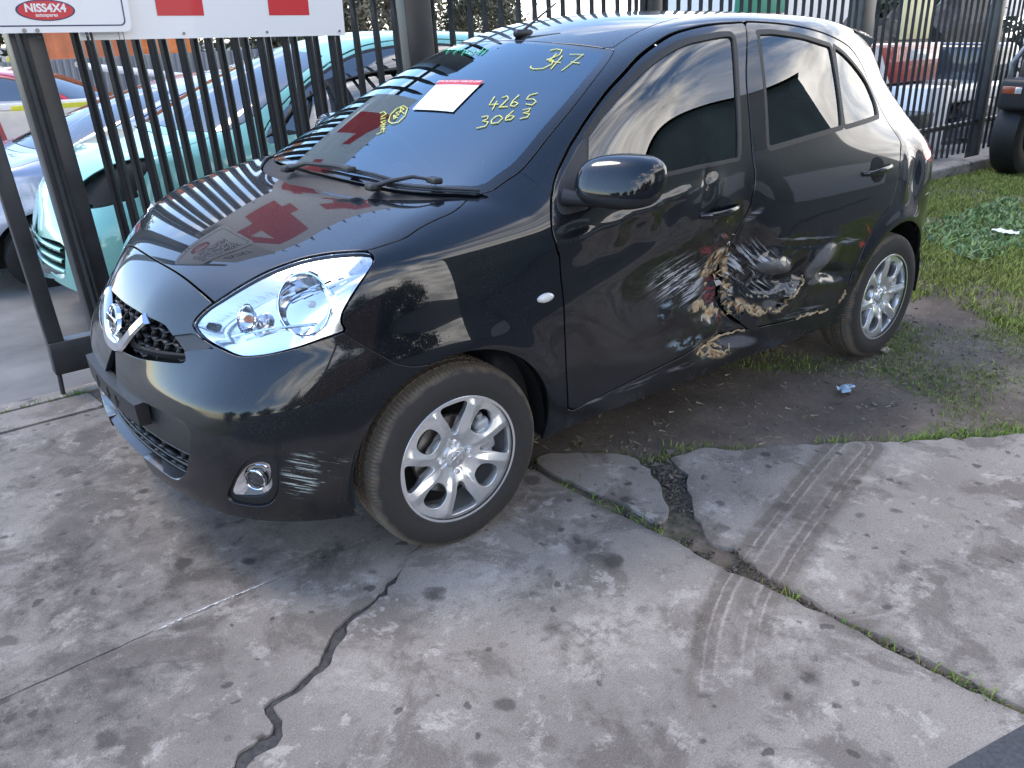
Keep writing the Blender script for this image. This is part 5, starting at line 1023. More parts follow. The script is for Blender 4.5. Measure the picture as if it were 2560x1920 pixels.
# ---- torn filler edges on the damaged side
M_fill = simple('exposed_tan_body_filler', (.44, .32, .18), .8, noise=.45, nscale=60, bump=.5)
rg_ = np.random.default_rng(5)
def tear(pts, r, parent, nm='torn_filler_edge'):
    P = sm([(p[0], p[2]) for p in pts], 5); Q = []; R_ = []
    for x, z in P:
        x += rg_.normal(0, .004); z += rg_.normal(0, .004); Q.append((x, side_y(x, z, 1)+.002, z)); R_.append(r*rg_.uniform(.35, 1.25))
    mb = MB(); mb.tube(Q, R_, 5); mb.link(nm, M_fill, parent)
for k, r_ in (('tear1', .006), ('tear3', .0065), ('tear4', .005)): tear(OUT[k], r_, LRD)
tear([(-1.503, .8, .448), (-1.473, .8, .430), (-1.44, .8, .424), (-1.406, .8, .440), (-1.382, .8, .47)], .009, LRD)
tear([(-1.10, .8, .345), (-1.17, .8, .352), (-1.24, .8, .366), (-1.31, .8, .378), (-1.38, .8, .372)], .006, CAR); tear([(-1.14, .8, .325), (-1.22, .8, .325), (-1.29, .8, .300), (-1.31, .8, .335)], .006, CAR)
for (x, z, s_) in [(-1.085, .535, .022), (-1.125, .532, .018), (-1.20, .487, .018), (-1.165, .503, .012), (-1.235, .478, .014), (-1.185, .59, .010)]:
    mb = MB(); bmx = bmesh.new(); bmesh.ops.create_icosphere(bmx, subdivisions=2, radius=1)
    V = []
    for v in bmx.verts:
        k = 1+rg_.normal(0, .18); V.append((x+v.co.x*s_*k*1.2, side_y(x, z, 1)+.001+v.co.y*s_*.28, z+v.co.z*s_*k*.75))
    mb.add(V, [tuple(v.index for v in f.verts) for f in bmx.faces]); bmx.free(); mb.link('filler_lump', M_fill, LFD)
for k in range(46):
    t = rg_.random(); x = float(np.interp(t, [0, .35, .7, 1], [-1.255, -1.262, -1.30, -1.43]))+rg_.normal(0, .018); z = float(np.interp(t, [0, .35, .7, 1], [.76, .60, .47, .43]))+rg_.normal(0, .018)
    y = side_y(x, z, 1); s_ = rg_.uniform(.006, .022); a = rg_.uniform(0, 6.28); u = Vector((math.cos(a), rg_.uniform(-.2, .9), math.sin(a))).normalized()*s_; v = u.cross(Vector((rg_.normal(0, .4), 1, rg_.normal(0, .4)))).normalized()*s_*rg_.uniform(.2, .6); p = Vector((x, y+.002, z))
    mb = MB(); mb.add([tuple(p-u*.4-v), tuple(p+u*.9-v*.5), tuple(p+u*1.1+v*.6+Vector((0, .004, 0))), tuple(p-u*.2+v)], [(0, 1, 2, 3)]); mb.link('paint_flake', (M_fill, M_paint, M_fill, M_satin)[k % 4], LFD if x > -1.28 else LRD, smooth=False, auto=None)
# punched hole in the rear door
mb = MB(); y0 = side_y(-1.575, .448, 1); mb.lathe([(.0001, -.004), (.026, .0), (.033, .006), (.036, .0)], 20, Matrix.Translation((-1.575, y0+.004, .448)) @ Matrix.Diagonal((1.1, 1, .8, 1))); mb.link('punched_hole', M_dark, LRD)
# bent metal tab at the foot of the door gap
mb = MB(); mb.add([(-1.30, .835, .48), (-1.36, .845, .44), (-1.41, .835, .375), (-1.375, .82, .385), (-1.33, .80, .42)], [(0, 1, 2, 3, 4)]); mb.link('bent_metal_tab', M_satin, LRD)
# ---- yellow and green paint-pen figures on the windscreen
M_yel = simple('yellow_paint_pen', (.85, .78, .22), .6); M_grn = simple('green_paint_pen', (.08, .55, .26), .6)
for lst, m_, r_ in ((WRITE_y, M_yel, .0024), (WRITE_g, M_grn, .0022)):
    for st_ in lst:
        mb = MB(); P = [Vector(p)+Vector((.0004, .0, .0008)) for p in st_]
        mb.tube(P, [.7*r_*rg_.uniform(.8, 1.2) for _ in P], 6); mb.link('paint_pen_stroke', m_, ws)

# ---- write-off notice stuck on the windscreen
P0, P1, P2, P3_ = [Vector(p) for p in PAPER]
NOTE = empty('paper_notice', tuple((P0+P2)/2), 0, 'white paper notice with a red header stuck on the windscreen', 'notice')
def quad(a, b_, c, d_, name, mat, lift=0.):
    n = 7; V = []
    for i in range(n+1):
        for k in range(n+1):
            p = a.lerp(b_, k/n).lerp(d_.lerp(c, k/n), i/n); s_, g = surf(p); V.append(tuple(Vector(s_+g*(.0035+lift))-NOTE.location))
    mb = MB(); mb.add(V, [(i*(n+1)+k, i*(n+1)+k+1, (i+1)*(n+1)+k+1, (i+1)*(n+1)+k) for i in range(n) for k in range(n)]); return mb.link(name, mat, NOTE, auto=None)
M_paper = simple('white_paper', (.86, .85, .84), .7); M_redink = simple('red_print', (.62, .05, .07), .6)
lerp = lambda a, b_, t: a+(b_-a)*t
quad(P0, P1, P2, P3_, 'sheet', M_paper)
hA, hB = lerp(P0, P3_, .16), lerp(P1, P2, .16)
quad(P0, P1, hB, hA, 'red_header', M_redink, .0012)
X_ = (P1-P0); W_ = X_.length; X_.normalize(); U_ = (P0-P3_).normalized(); Zn = X_.cross(U_).normalized(); U_ = Zn.cross(X_)
def put(txt, size, mat, c, nm):
    o = link(nm, text_mesh(txt, size, mat, .0003), NOTE); o.matrix_world = Matrix.Translation(Vector(surf(c)[0]+surf(c)[1]*.0062)) @ Matrix((X_, U_, Zn)).transposed().to_4x4()
put('STATUTORY WRITE-OFF', W_/11.2, M_paper, (P0+P1+hA+hB)/4, 'header_lettering')

# ================================================================ ground
def snoise(x, y, s, seed=0):
    """smooth value noise 0..1"""
    x = x*s+seed*17.3; y = y*s+seed*9.7; xi = np.floor(x).astype(int); yi = np.floor(y).astype(int); u = x-xi; v = y-yi
    h = lambda a, b_: (np.sin(a*127.1+b_*311.7+seed*74.7)*43758.5453) % 1.0
    u = u*u*(3-2*u); v = v*v*(3-2*v)
    return (h(xi, yi)*(1-u)+h(xi+1, yi)*u)*(1-v)+(h(xi, yi+1)*(1-u)+h(xi+1, yi+1)*u)*v
def fbm(x, y, s, n=4, seed=0):
    r = 0*x; a = 1; t = 0
    for i in range(n): r = r+a*snoise(x, y, s*2**i, seed+i); t += a; a *= .5
    return r/t
def gz(x, y): return np.where(y < -1.4, np.maximum(.05*(y+1.4), -.65), 0.)
def polyline_d(P, q):
    best = np.full(len(q), 9.); P = np.array(P)
    for a, b_ in zip(P[:-1], P[1:]):
        e = b_-a; t = np.clip(((q-a)@e)/(e@e), 0, 1); best = np.minimum(best, np.linalg.norm(q-a-t[:, None]*e, axis=1))
    return best
def grid_sheet(name, x0, x1, y0, y1, step, zf, mat, parent=None, kind='structure'):
    nx, ny = int((x1-x0)/step)+1, int((y1-y0)/step)+1
    X, Y = np.meshgrid(np.linspace(x0, x1, nx), np.linspace(y0, y1, ny)); V = np.stack([X.ravel(), Y.ravel(), zf(X.ravel(), Y.ravel())], 1)
    i = np.arange(nx*ny).reshape(ny, nx); q = np.stack([i[:-1, :-1], i[:-1, 1:], i[1:, 1:], i[1:, :-1]], -1).reshape(-1, 4)
    o = link(name, mesh(name, V, q, mat), parent); o['kind'] = kind; return o
def ramp(nt, fac, stops):
    r = nt.nodes.new('ShaderNodeValToRGB'); e = r.color_ramp.elements
    e[0].position, e[0].color = stops[0][0], (*stops[0][1], 1); e[1].position, e[1].color = stops[-1][0], (*stops[-1][1], 1)
    for p, c in stops[1:-1]: e.new(p).color = (*c, 1)
    nt.links.new(fac, r.inputs[0]); return r.outputs[0]
def noise_node(nt, vec, scale, detail=6, rough=.6, dist=0.):
    n = nt.nodes.new('ShaderNodeTexNoise'); n.inputs['Scale'].default_value = scale; n.inputs['Detail'].default_value = detail
    n.inputs['Roughness'].default_value = rough; n.inputs['Distortion'].default_value = dist; nt.links.new(vec, n.inputs['Vector']); return n.outputs['Fac']
def mixc(nt, fac, a, b_, mode='MIX'):
    m = nt.nodes.new('ShaderNodeMix'); m.data_type = 'RGBA'; m.blend_type = mode
    for k, v in (('Factor', fac), ('A', a), ('B', b_)):
        if isinstance(v, float): m.inputs[k].default_value = v
        elif isinstance(v, tuple): m.inputs[k].default_value = (*v, 1)
        else: nt.links.new(v, m.inputs[k])
    return m.outputs['Result']
def mrange(nt, v, a, b_, c=0., d=1.):
    r = nt.nodes.new('ShaderNodeMapRange'); r.inputs['From Min'].default_value = a; r.inputs['From Max'].default_value = b_
    r.inputs['To Min'].default_value = c; r.inputs['To Max'].default_value = d; nt.links.new(v, r.inputs['Value']); return r.outputs[0]
def bump(nt, b, h, strength, dist=.004):
    bp = nt.nodes.new('ShaderNodeBump'); bp.inputs['Strength'].default_value = strength; bp.inputs['Distance'].default_value = dist
    nt.links.new(h, bp.inputs['Height']); nt.links.new(bp.outputs[0], b.inputs['Normal'])
# concrete: broad grey/brown mottling, drips of oil, fine aggregate; placed stains come from a mesh attribute
M_conc, nt, b = nmat('stained_concrete'); tc = nt.nodes.new('ShaderNodeTexCoord').outputs['Object']
at = nt.nodes.new('ShaderNodeAttribute'); at.attribute_name = 'stain'; sep = nt.nodes.new('ShaderNodeSeparateColor'); nt.links.new(at.outputs['Color'], sep.inputs[0])
col = ramp(nt, noise_node(nt, tc, 1.3, 9, .66, .3), [(.32, (.150, .142, .134)), (.50, (.205, .198, .190)), (.68, (.250, .244, .236))])
col = mixc(nt, mrange(nt, noise_node(nt, tc, 3.4, 10, .70, .5), .50, .57, 0., .75), col, (.098, .090, .083))
col = mixc(nt, mrange(nt, noise_node(nt, tc, 8, 10, .74, .3), .55, .61, 0., .70), col, (.33, .328, .32))
col = mixc(nt, mrange(nt, noise_node(nt, tc, 26, 8, .75), .57, .64, 0., .55), col, (.115, .106, .097))
# oil drips of many sizes
vo = nt.nodes.new('ShaderNodeTexVoronoi'); vo.inputs['Scale'].default_value = 8.; vo.inputs['Randomness'].default_value = 1.
nd = nt.nodes.new('ShaderNodeTexNoise'); nd.inputs['Scale'].default_value = 18; nd.inputs['Detail'].default_value = 4; nt.links.new(tc, nd.inputs['Vector'])
vm = nt.nodes.new('ShaderNodeVectorMath'); vm.operation = 'MULTIPLY_ADD'; vm.inputs[1].default_value = (.06, .06, 0); nt.links.new(nd.outputs['Color'], vm.inputs[0]); nt.links.new(tc, vm.inputs[2])
nt.links.new(vm.outputs[0], vo.inputs['Vector'])
vs = nt.nodes.new('ShaderNodeSeparateColor'); nt.links.new(vo.outputs['Color'], vs.inputs[0])
rad = mrange(nt, vs.outputs['Red'], .25, 1., 0., .34)
df = nt.nodes.new('ShaderNodeMath'); df.operation = 'SUBTRACT'; nt.links.new(rad, df.inputs[0]); nt.links.new(vo.outputs['Distance'], df.inputs[1])
drip = mth(nt, 'MULTIPLY', mrange(nt, df.outputs[0], 0., .10), mrange(nt, vs.outputs['Green'], 0., 1., .45, .95))
col = mixc(nt, drip, col, (.040, .036, .034))
v2 = nt.nodes.new('ShaderNodeTexVoronoi'); v2.inputs['Scale'].default_value = 21.; nt.links.new(vm.outputs[0], v2.inputs['Vector']); v2s = nt.nodes.new('ShaderNodeSeparateColor'); nt.links.new(v2.outputs['Color'], v2s.inputs[0])
d2_ = nt.nodes.new('ShaderNodeMath'); d2_.operation = 'SUBTRACT'; nt.links.new(mrange(nt, v2s.outputs['Red'], .45, 1., 0., .36), d2_.inputs[0]); nt.links.new(v2.outputs['Distance'], d2_.inputs[1])
col = mixc(nt, mth(nt, 'MULTIPLY', mrange(nt, d2_.outputs[0], 0., .09), mrange(nt, v2s.outputs['Blue'], 0., 1., .3, .85)), col, (.050, .045, .042))
col = mixc(nt, mth(nt, 'MULTIPLY', sep.outputs['Red'], mrange(nt, noise_node(nt, tc, 13, 7, .7), .30, .62, .1, 1.)), col, (.035, .032, .030))
col = mixc(nt, mth(nt, 'MULTIPLY', sep.outputs['Green'], mrange(nt, noise_node(nt, tc, 24, 6, .7), .38, .60)), col, (.36, .355, .345))
tr_ = nt.nodes.new('ShaderNodeAttribute'); tr_.attribute_name = 'track'; ts_ = nt.nodes.new('ShaderNodeSeparateColor'); nt.links.new(tr_.outputs['Color'], ts_.inputs[0])
tw = nt.nodes.new('ShaderNodeMath'); tw.operation = 'MULTIPLY_ADD'; tw.inputs[1].default_value = .09; nt.links.new(noise_node(nt, tc, 40, 5, .7), tw.inputs[0]); nt.links.new(ts_.outputs['Red'], tw.inputs[2])
lane = ramp(nt, tw.outputs[0], [(.03, (.75, .75, .75)), (.17, (.55, .55, .55)), (.185, (.08, .08, .08)), (.21, (.05, .05, .05)), (.235, (.85, .85, .85)), (.33, (.75, .75, .75)), (.34, (.12, .12, .12)), (.36, (.12, .12, .12)), (.375, (.85, .85, .85)), (.50, (.8, .8, .8)), (.56, (.28, .28, .28)), (.68, (.0, .0, .0))])
lm = mth(nt, 'MULTIPLY', mth(nt, 'MULTIPLY', lane, ts_.outputs['Green']), mrange(nt, noise_node(nt, tc, 15, 7, .7), .32, .52, .35, 1.))
col = mixc(nt, mth(nt, 'MULTIPLY', lm, .85), col, (.070, .059, .050))
fine = noise_node(nt, tc, 220, 3, .7)
col = mixc(nt, .55, col, ramp(nt, fine, [(.3, (.35, .35, .35)), (.5, (.95, .95, .95)), (.75, (1.55, 1.55, 1.55))]), 'MULTIPLY')
col = mixc(nt, mrange(nt, noise_node(nt, tc, 160, 2, .5), .71, .76, 0., .7), col, (.40, .40, .39))
col = mixc(nt, 1.0, col, (1.34, 1.18, 1.03), 'MULTIPLY')
nt.links.new(col, b.inputs['Base Color']); b.inputs['Roughness'].default_value = .82
hsum = nt.nodes.new('ShaderNodeMath'); hsum.operation = 'ADD'; nt.links.new(fine, hsum.inputs[0]); nt.links.new(noise_node(nt, tc, 30, 6), hsum.inputs[1]); bump(nt, b, hsum.outputs[0], .35, .004)
M_soil, nt, b = nmat('trodden_soil'); tc = nt.nodes.new('ShaderNodeTexCoord').outputs['Object']
at = nt.nodes.new('ShaderNodeAttribute'); at.attribute_name = 'stain'; sep = nt.nodes.new('ShaderNodeSeparateColor'); nt.links.new(at.outputs['Color'], sep.inputs[0])
col = ramp(nt, noise_node(nt, tc, 3.2, 8, .65), [(.3, (.13, .098, .074)), (.5, (.24, .185, .142)), (.72, (.36, .29, .23))])
col = mixc(nt, mth(nt, 'MULTIPLY', sep.outputs['Green'], mrange(nt, noise_node(nt, tc, 30, 5), .40, .60)), col, (.070, .085, .028))
col = mixc(nt, mth(nt, 'MULTIPLY', sep.outputs['Red'], .8), col, (.032, .028, .025))
col = mixc(nt, .6, col, ramp(nt, noise_node(nt, tc, 120, 4, .7), [(.3, (.5, .5, .5)), (.7, (1.25, 1.2, 1.15))]), 'MULTIPLY')
nt.links.new(col, b.inputs['Base Color']); b.inputs['Roughness'].default_value = .95; bump(nt, b, noise_node(nt, tc, 45, 9, .8), 1.0, .02)
M_asph = simple('worn_dark_asphalt', (.060, .060, .062), .85, noise=.35, nscale=90, bump=.5)
M_yard = simple('grey_brown_yard_paving', (.17, .155, .14), .85, noise=.45, nscale=1.4, bump=.2)

FC = 0.62
def soil_z(x, y):
    d = snoise(x, y, 6, 3)*.012+snoise(x, y, 1.3, 5)*.02-.030
    inj = (x > -.98) & (x < -.42) & (y > .50)
    d = np.where(inj, -.013+(fbm(x, y, 22, 3, 8)-.5)*.018, d)
    return np.where(y < -1.35, gz(x, y)-.03, d)
g1 = grid_sheet('ground', -9., 4.2, -1.34, 2.5, .035, soil_z, M_soil)
V = np.empty(len(g1.data.vertices)*3); g1.data.vertices.foreach_get('co', V); V = V.reshape(-1, 3)
ddirt = poly_sd([(-.83, .74), (-1.09, .885), (-1.6, 1.25), (-1.82, 1.34), (-2.15, 1.25), (-2.2, 1.0), (-2.10, .72), (-1.76, .42), (-1.3, -.3), (-.5, -.6), (-.5, .45)], V[:, :2])
dp2 = poly_sd(G_dpatch+[], V[:, :2])
def grassmask(x, y):
    q = np.stack([x, y], 1)
    d1 = poly_sd([(-.83, .74), (-1.09, .885), (-1.6, 1.25), (-1.82, 1.34), (-2.15, 1.25), (-2.2, 1.0), (-2.10, .72), (-1.76, .42), (-1.3, -.3), (-.5, -.6), (-.5, .45)], q)
    d2 = poly_sd(G_dpatch, q); d3 = poly_sd([(-1.2, -.7), (-1.5, .35), (-2.0, .75), (-2.75, .72), (-3.0, .3), (-3.0, -.75)], q)
    m = .62+1.15*(fbm(x, y, 2.2, 4, 11)-.5)*2
    m = m-np.clip(-d1/.12+.35, 0, 1)*1.3-np.clip(-d2/.35+.3, 0, 1)*.75-np.clip(-d3/.2+.3, 0, 1)*.35
    m = m+np.where(x < -3.4, .35, 0)
    # a greener fringe along the broken concrete edge
    m = m+.75*np.exp(-(polyline_d([(-.53, .50), (-.70, .60), (-.79, .70)], q)/.045)**2)+.45*np.exp(-(polyline_d(G_slabD[:6], q)/.03)**2)+.9*np.exp(-(polyline_d(G_slabD[6:], q)/.10)**2)
    return np.clip(m, 0, 1)
gm_ = grassmask(V[:, 0], V[:, 1])
ca = g1.data.color_attributes.new('stain', 'FLOAT_COLOR', 'POINT')
ca.data.foreach_set('color', np.stack([np.clip(-dp2/.3, 0, .4)+np.clip(-ddirt/.3, 0, .35), gm_, 0*gm_, 0*gm_+1], 1).astype(np.float32).ravel())
mb = MB(); mb.add([(-60, 2.5, -.035), (60, 2.5, -.035), (60, 90, -.035), (-60, 90, -.035)], [(0, 1, 2, 3)]); mb.link('road', M_asph, auto=None)['kind'] = 'structure'
mb = MB(); mb.add([(-90, -1.34, -.06), (-9., -1.34, -.06), (-9., 2.5, -.06), (-90, 2.5, -.06)], [(0, 1, 2, 3)]); mb.add([(4.2, -1.34, -.03), (60, -1.34, -.03), (60, 2.5, -.03), (4.2, 2.5, -.03)], [(0, 1, 2, 3)])
o = mb.link('verge', simple('dry_grass_verge', (.10, .105, .045), .95, noise=.4, nscale=3), auto=None); o['kind'] = 'structure'
V = []; ys = [-1.34, -1.4, -3, -6, -10, -14.4, -40, -160]
for y in ys: V += [(-120, y, float(gz(0, np.array(y)))-.032), (60, y, float(gz(0, np.array(y)))-.032)]
mb = MB(); mb.add(V, [(2*i, 2*i+2, 2*i+3, 2*i+1) for i in range(len(ys)-1)]); mb.link('yard_ground', M_yard, auto=None)['kind'] = 'structure'

# ---- concrete apron in slabs, with real joints and cracks between them
APR = link('concrete_apron', mesh('concrete_apron', [(-.45, .58, -.06), (4.2, .7, -.06), (4.2, 2.5, -.06), (-.45, 2.5, -.06)], [(0, 1, 2, 3)], M_soil)); APR['kind'] = 'structure'
_n = np.random.default_rng(12)
def jag(P, amp=.006, n=5):
    R_ = []
    for a, b_ in zip(P[:-1], P[1:]):
        a = np.array(a); b_ = np.array(b_); k = max(1, int(np.linalg.norm(b_-a)/.022))
        for i in range(k): R_.append(tuple(a+(b_-a)*i/k+_n.normal(0, amp, 2)))
    R_.append(tuple(P[-1])); return R_
def offs(P, w):
    P = np.array(P); T_ = np.gradient(P, axis=0); T_ /= np.linalg.norm(T_, axis=1, keepdims=True)+1e-9; N_ = np.stack([-T_[:, 1], T_[:, 0]], 1)
    return [tuple(p) for p in P+N_*np.array(w)[:, None]]
C3 = sm(G_C3, 3)+[(.99, 1.27), (1.12, 1.42), (1.4, 1.8), (1.75, 2.5)]
wC3 = _n.uniform(.55, 1.35, len(C3))*np.interp(np.arange(len(C3)), [0, 6, 20, 38, 50, len(C3)], [.002, .008, .013, .016, .019, .018])
C3B = offs(C3, wC3); C3C = offs(C3, -wC3)
if np.mean([p[0] for p in C3B]) < np.mean([p[0] for p in C3C]): C3B, C3C = C3C, C3B
stains = dict(track=(sm(G_track+[(-.09, 1.74), (-.01, 1.88)], 4), .075))
def stain_attr(me, damp=0.):
    V = np.empty(len(me.vertices)*3); me.vertices.foreach_get('co', V); q = V.reshape(-1, 3)[:, :2]; x, y = q.T
    d = polyline_d(stains['track'][0], q); T2 = np.array(stains['track'][0])
    lanes = np.clip(1.2-np.abs(d-.085)/.035, 0, 1)+.6*np.clip(1.2-d/.035, 0, 1)+.35*np.clip((.13-d)/.03, 0, 1)
    blue = np.clip((1.78-y-.25*x*0)/.22, 0, 1)*np.clip(lanes, 0, 1)*.85*(fbm(x, y, 9, 3, 2)*.45+.70)
    red = np.clip(-poly_sd(sm(G_oil1+G_oil1[:1], 4), q)/.02+.3, 0, 1)*.75
    red = np.maximum(red, np.clip(-poly_sd(sm(G_oil2+G_oil2[:1], 4), q)/.03+.3, 0, 1)*1.0)
    for (cx, cy, rx, ry, a) in ((1.2, .72, .55, .34, 1.), (.85, .44, .36, .22, 1.), (.62, .30, .3, .25, .9), (1.05, .10, .4, .35, .9), (.75, -.3, .3, .3, .6), (.72, .2, .16, .05, .7), (.35, .60, .25, .03, .55), (.05, 1.28, .05, .04, 1.), (.02, 1.20, .10, .12, .55), (.62, .88, .03, .02, .8), (.30, .70, .035, .02, .9), (-.95, 1.95, .25, .18, .5), (-.62, 1.62, .03, .02, .8), (.95, .95, .05, .05, .6), (.1, 1.6, .35, .22, .45), (1.3, 1.05, .4, .2, .4)):
        red = np.maximum(red, a*np.exp(-((x-cx)/rx)**2-((y-cy)/ry)**2)*(.35+.9*fbm(x, y, 14, 4, 7)))
    green = 0*x
    for (cx, cy, rx, ry, a) in ((.70, .597, .20, .006, 1.), (.1, 1.02, .22, .10, .5), (-.05, 1.38, .18, .12, .75), (-1.55, 1.40, .12, .10, .6), (-.80, 1.5, .12, .3, .45), (.55, 1.10, .12, .1, .5), (-.95, .93, .05, .03, .9), (-.35, 1.62, .14, .25, .5)):
        green = np.maximum(green, a*np.exp(-((x-cx)/rx)**2-((y-cy)/ry)**2))
    red = np.maximum(red, damp*np.clip((x-.25)/.5, 0, 1)*(.15+.8*fbm(x, y, 5, 4, 13)))
    edge = np.exp(-np.minimum(polyline_d(G_J2l, q), np.minimum(polyline_d(G_slabDl, q), polyline_d(C3, q)))/.018)*.55
    red = np.maximum(red, edge*(.4+.8*fbm(x, y, 20, 3, 4)))
    tf = np.clip((1.80-y)/.25, 0, 1)
    me.color_attributes.new('track', 'FLOAT_COLOR', 'POINT').data.foreach_set('color', np.stack([np.clip(d*5, 0, 1), tf, 0*x, 0*x+1], 1).astype(np.float32).ravel())
    ca = me.color_attributes.new('stain', 'FLOAT_COLOR', 'POINT'); ca.data.foreach_set('color', np.clip(np.stack([red, green, blue, 0*x+1], 1), 0, 1).astype(np.float32).ravel())
def slab(name, P, z=0., step=.024, parent=APR, damp=0.):
    P = np.array(P); x0, y0 = P.min(0)-.02; x1, y1 = P.max(0)+.02; nx, ny = int((x1-x0)/step)+2, int((y1-y0)/step)+2
    X, Y = np.meshgrid(np.linspace(x0, x1, nx), np.linspace(y0, y1, ny)); X, Y = X.ravel(), Y.ravel()
    Z = z+.004*(fbm(X, Y, 1.2, 3, 21)-.5)
    V = np.stack([X, Y, Z], 1); i = np.arange(nx*ny).reshape(ny, nx); q = np.stack([i[:-1, :-1], i[:-1, 1:], i[1:, 1:], i[1:, :-1]], -1).reshape(-1, 4)
    sp = Soup(V, np.tile([0, 0, 1.], (len(V), 1)), [tuple(r) for r in q.tolist()])
    Fs, _ = sp.clip(sp.F, lambda V: poly_sd(P, V[:, :2]))
    me = sp.mesh(name, Fs, M_conc, flange=.07); stain_attr(me, damp); return link(name, me, parent)
yend = lambda x: 2.105-.215*x
slab('concrete_slab', [(-.452, .583)]+jag([(-.452, .583), (.167, .586), (.534, .593), (.738, .589), (1.26, .614), (4.1, .70)], .0012)+[(4.1, -.98), (.70, -1.015), (-.43, -1.0)], damp=.75)
slab('concrete_slab', [(.103, .592)]+jag([(.103, .592), (.534, .600), (.738, .596), (1.26, .620), (4.1, .706)], .0012)+[(4.1, 2.5), (1.76, 2.5)]+jag(C3B[::-1], .0055))
slab('concrete_slab', [(-.45, .591), (.100, .592)]+jag(C3C, .0055)+[(1.7, 2.5), (1.5, yend(1.5)), (-.58, yend(-.58))]+jag(G_J2l[:16], .004)[::-1])
slab('concrete_slab', jag(sm(G_slabD, 2), .007)+[(-4.0, 2.6), (-4.0, yend(-4.0)), (-.60, yend(-.60))]+jag(sm(G_slabDl[:15], 2), .006)[::-1])
slab('concrete_slab', jag(sm(G_slabE, 2), .005))
slab('kerb_strip', [(.585, -1.045), (4.1, -.99), (4.1, -1.20), (.60, -1.235)]); slab('kerb_strip', [(.52, -1.26), (4.1, -1.215), (4.1, -1.31), (.50, -1.345)])
mb = MB(); P = [(-8, yend(-8)), (5, yend(5)), (5, 6), (-8, 6)]; mb.add([(x, y, .003) for x, y in P], [(0, 1, 2, 3)]); mb.link('asphalt_road_edge', M_asph, auto=None)['kind'] = 'structure'
for i in range(9):
    mb = MB(); mb.bbox((-3.9-1.22*i, -1.40, .02), (1.2, .20, .16), .02); o = mb.link('kerb_block', M_conc, APR)
mb = MB(); V = []; xs2 = np.linspace(.90, .56, 60)
for i, x_ in enumerate(xs2):
    yy = float(np.interp(x_, [.534, .738, .931], [.598, .594, .606]))+.002; w_ = abs(_n.normal(.003, .002))*min(1, i/6, (59-i)/6)+.0004; V += [(x_, yy, .0045), (x_, yy+w_, .0048)]
mb.add(V, [(2*i, 2*i+1, 2*i+3, 2*i+2) for i in range(59)]); mb.link('chalky_joint_edge', simple('pale_lime_crust', (.62, .61, .58), .8), APR, smooth=False, auto=None)
nC = len(C3); V = []
for a, b_ in zip(C3B, C3C):
    for t in (-.35, .15, .5, .85, 1.35): V.append((a[0]+(b_[0]-a[0])*t, a[1]+(b_[1]-a[1])*t, -.008+_n.normal(0, .002)))
mb = MB(); mb.add(V, [(5*i+k, 5*i+k+1, 5*i+6+k, 5*i+5+k) for i in range(nC-1) for k in range(4)]); mb.link('crack_fill', simple('grey_brown_crack_dirt', (.060, .054, .049), .95, noise=.5, nscale=60, bump=.6), APR, auto=None)
# gravel and crumbs in the open joints
mb = MB(); pts = []
for k in range(2600):
    t = _n.random(); i = int(t*(len(G_J2l)-1)); a = np.array(G_J2l[i]); b_ = np.array(G_slabDl[min(len(G_slabDl)-1, i)]) if i > 7 else a+np.array([-.05, .0]); p = a+(b_-a)*_n.random()+_n.normal(0, .01, 2)
    pts.append(p)
for k in range(2600): pts.append(np.array([-.76, 1.02])+_n.normal(0, 1, 2)*[.07, .15])
for p in pts:
    q_ = np.array([p]); 
    if min(poly_sd(G_slabD+[(-4.0, 2.6), (-.6, 3)]+G_slabDl[::-1], q_)[0], poly_sd(G_slabE, q_)[0], .0+(p[0]-(-.43))*-1) < .006: continue
    s_ = abs(_n.normal(.0016, .0018))+.001; h_ = [(_n.normal(0, 1), _n.normal(0, 1), _n.normal(0, 1)) for _ in range(4)]
    mb.add([(p[0]+h[0]*s_, p[1]+h[1]*s_, -.012+abs(h[2])*s_) for h in h_], [(0, 1, 2), (0, 2, 3), (0, 3, 1), (1, 3, 2)])
o = mb.link('joint_gravel', simple('dark_grit', (.13, .105, .085), .9, noise=.5, nscale=30), auto=None); o['kind'] = 'stuff'; o['label'] = 'dark grit and crumbs lying in the open joint of the concrete'; o['category'] = 'gravel'
mb = MB()
for k in range(3800):
    if k < 2600: px_, py_ = _n.uniform(-3.2, -.5), _n.uniform(-.7, 1.45)
    elif k < 3200: px_, py_ = -.80+_n.normal(0, .06), .95+_n.normal(0, .16)
    else: px_, py_ = _n.uniform(-5, -2.6), _n.uniform(.1, 1.3)
    if poly_sd(G_slabD+[(-4.0, 2.6), (-.6, 3)]+G_slabDl[::-1], np.array([[px_, py_]]))[0] < .01 or poly_sd(G_slabE, np.array([[px_, py_]]))[0] < .01 or (px_ > -.52 and py_ > .5): continue
    s_ = min(.022, abs(_n.normal(.003, .0035))+.002); h_ = _n.normal(0, 1, (4, 3)); z_ = float(soil_z(np.array(px_), np.array(py_)))
    mb.add([(px_+h[0]*s_, py_+h[1]*s_, z_-.002+abs(h[2])*s_*.7) for h in h_], [(0, 1, 2), (0, 2, 3), (0, 3, 1), (1, 3, 2)])
o = mb.link('soil_clods', simple('brown_soil_clods', (.15, .12, .095), .95, noise=.5, nscale=20), smooth=False, auto=None); o['kind'] = 'stuff'; o['label'] = 'small clods and stones scattered over the bare soil beside the car'; o['category'] = 'soil'
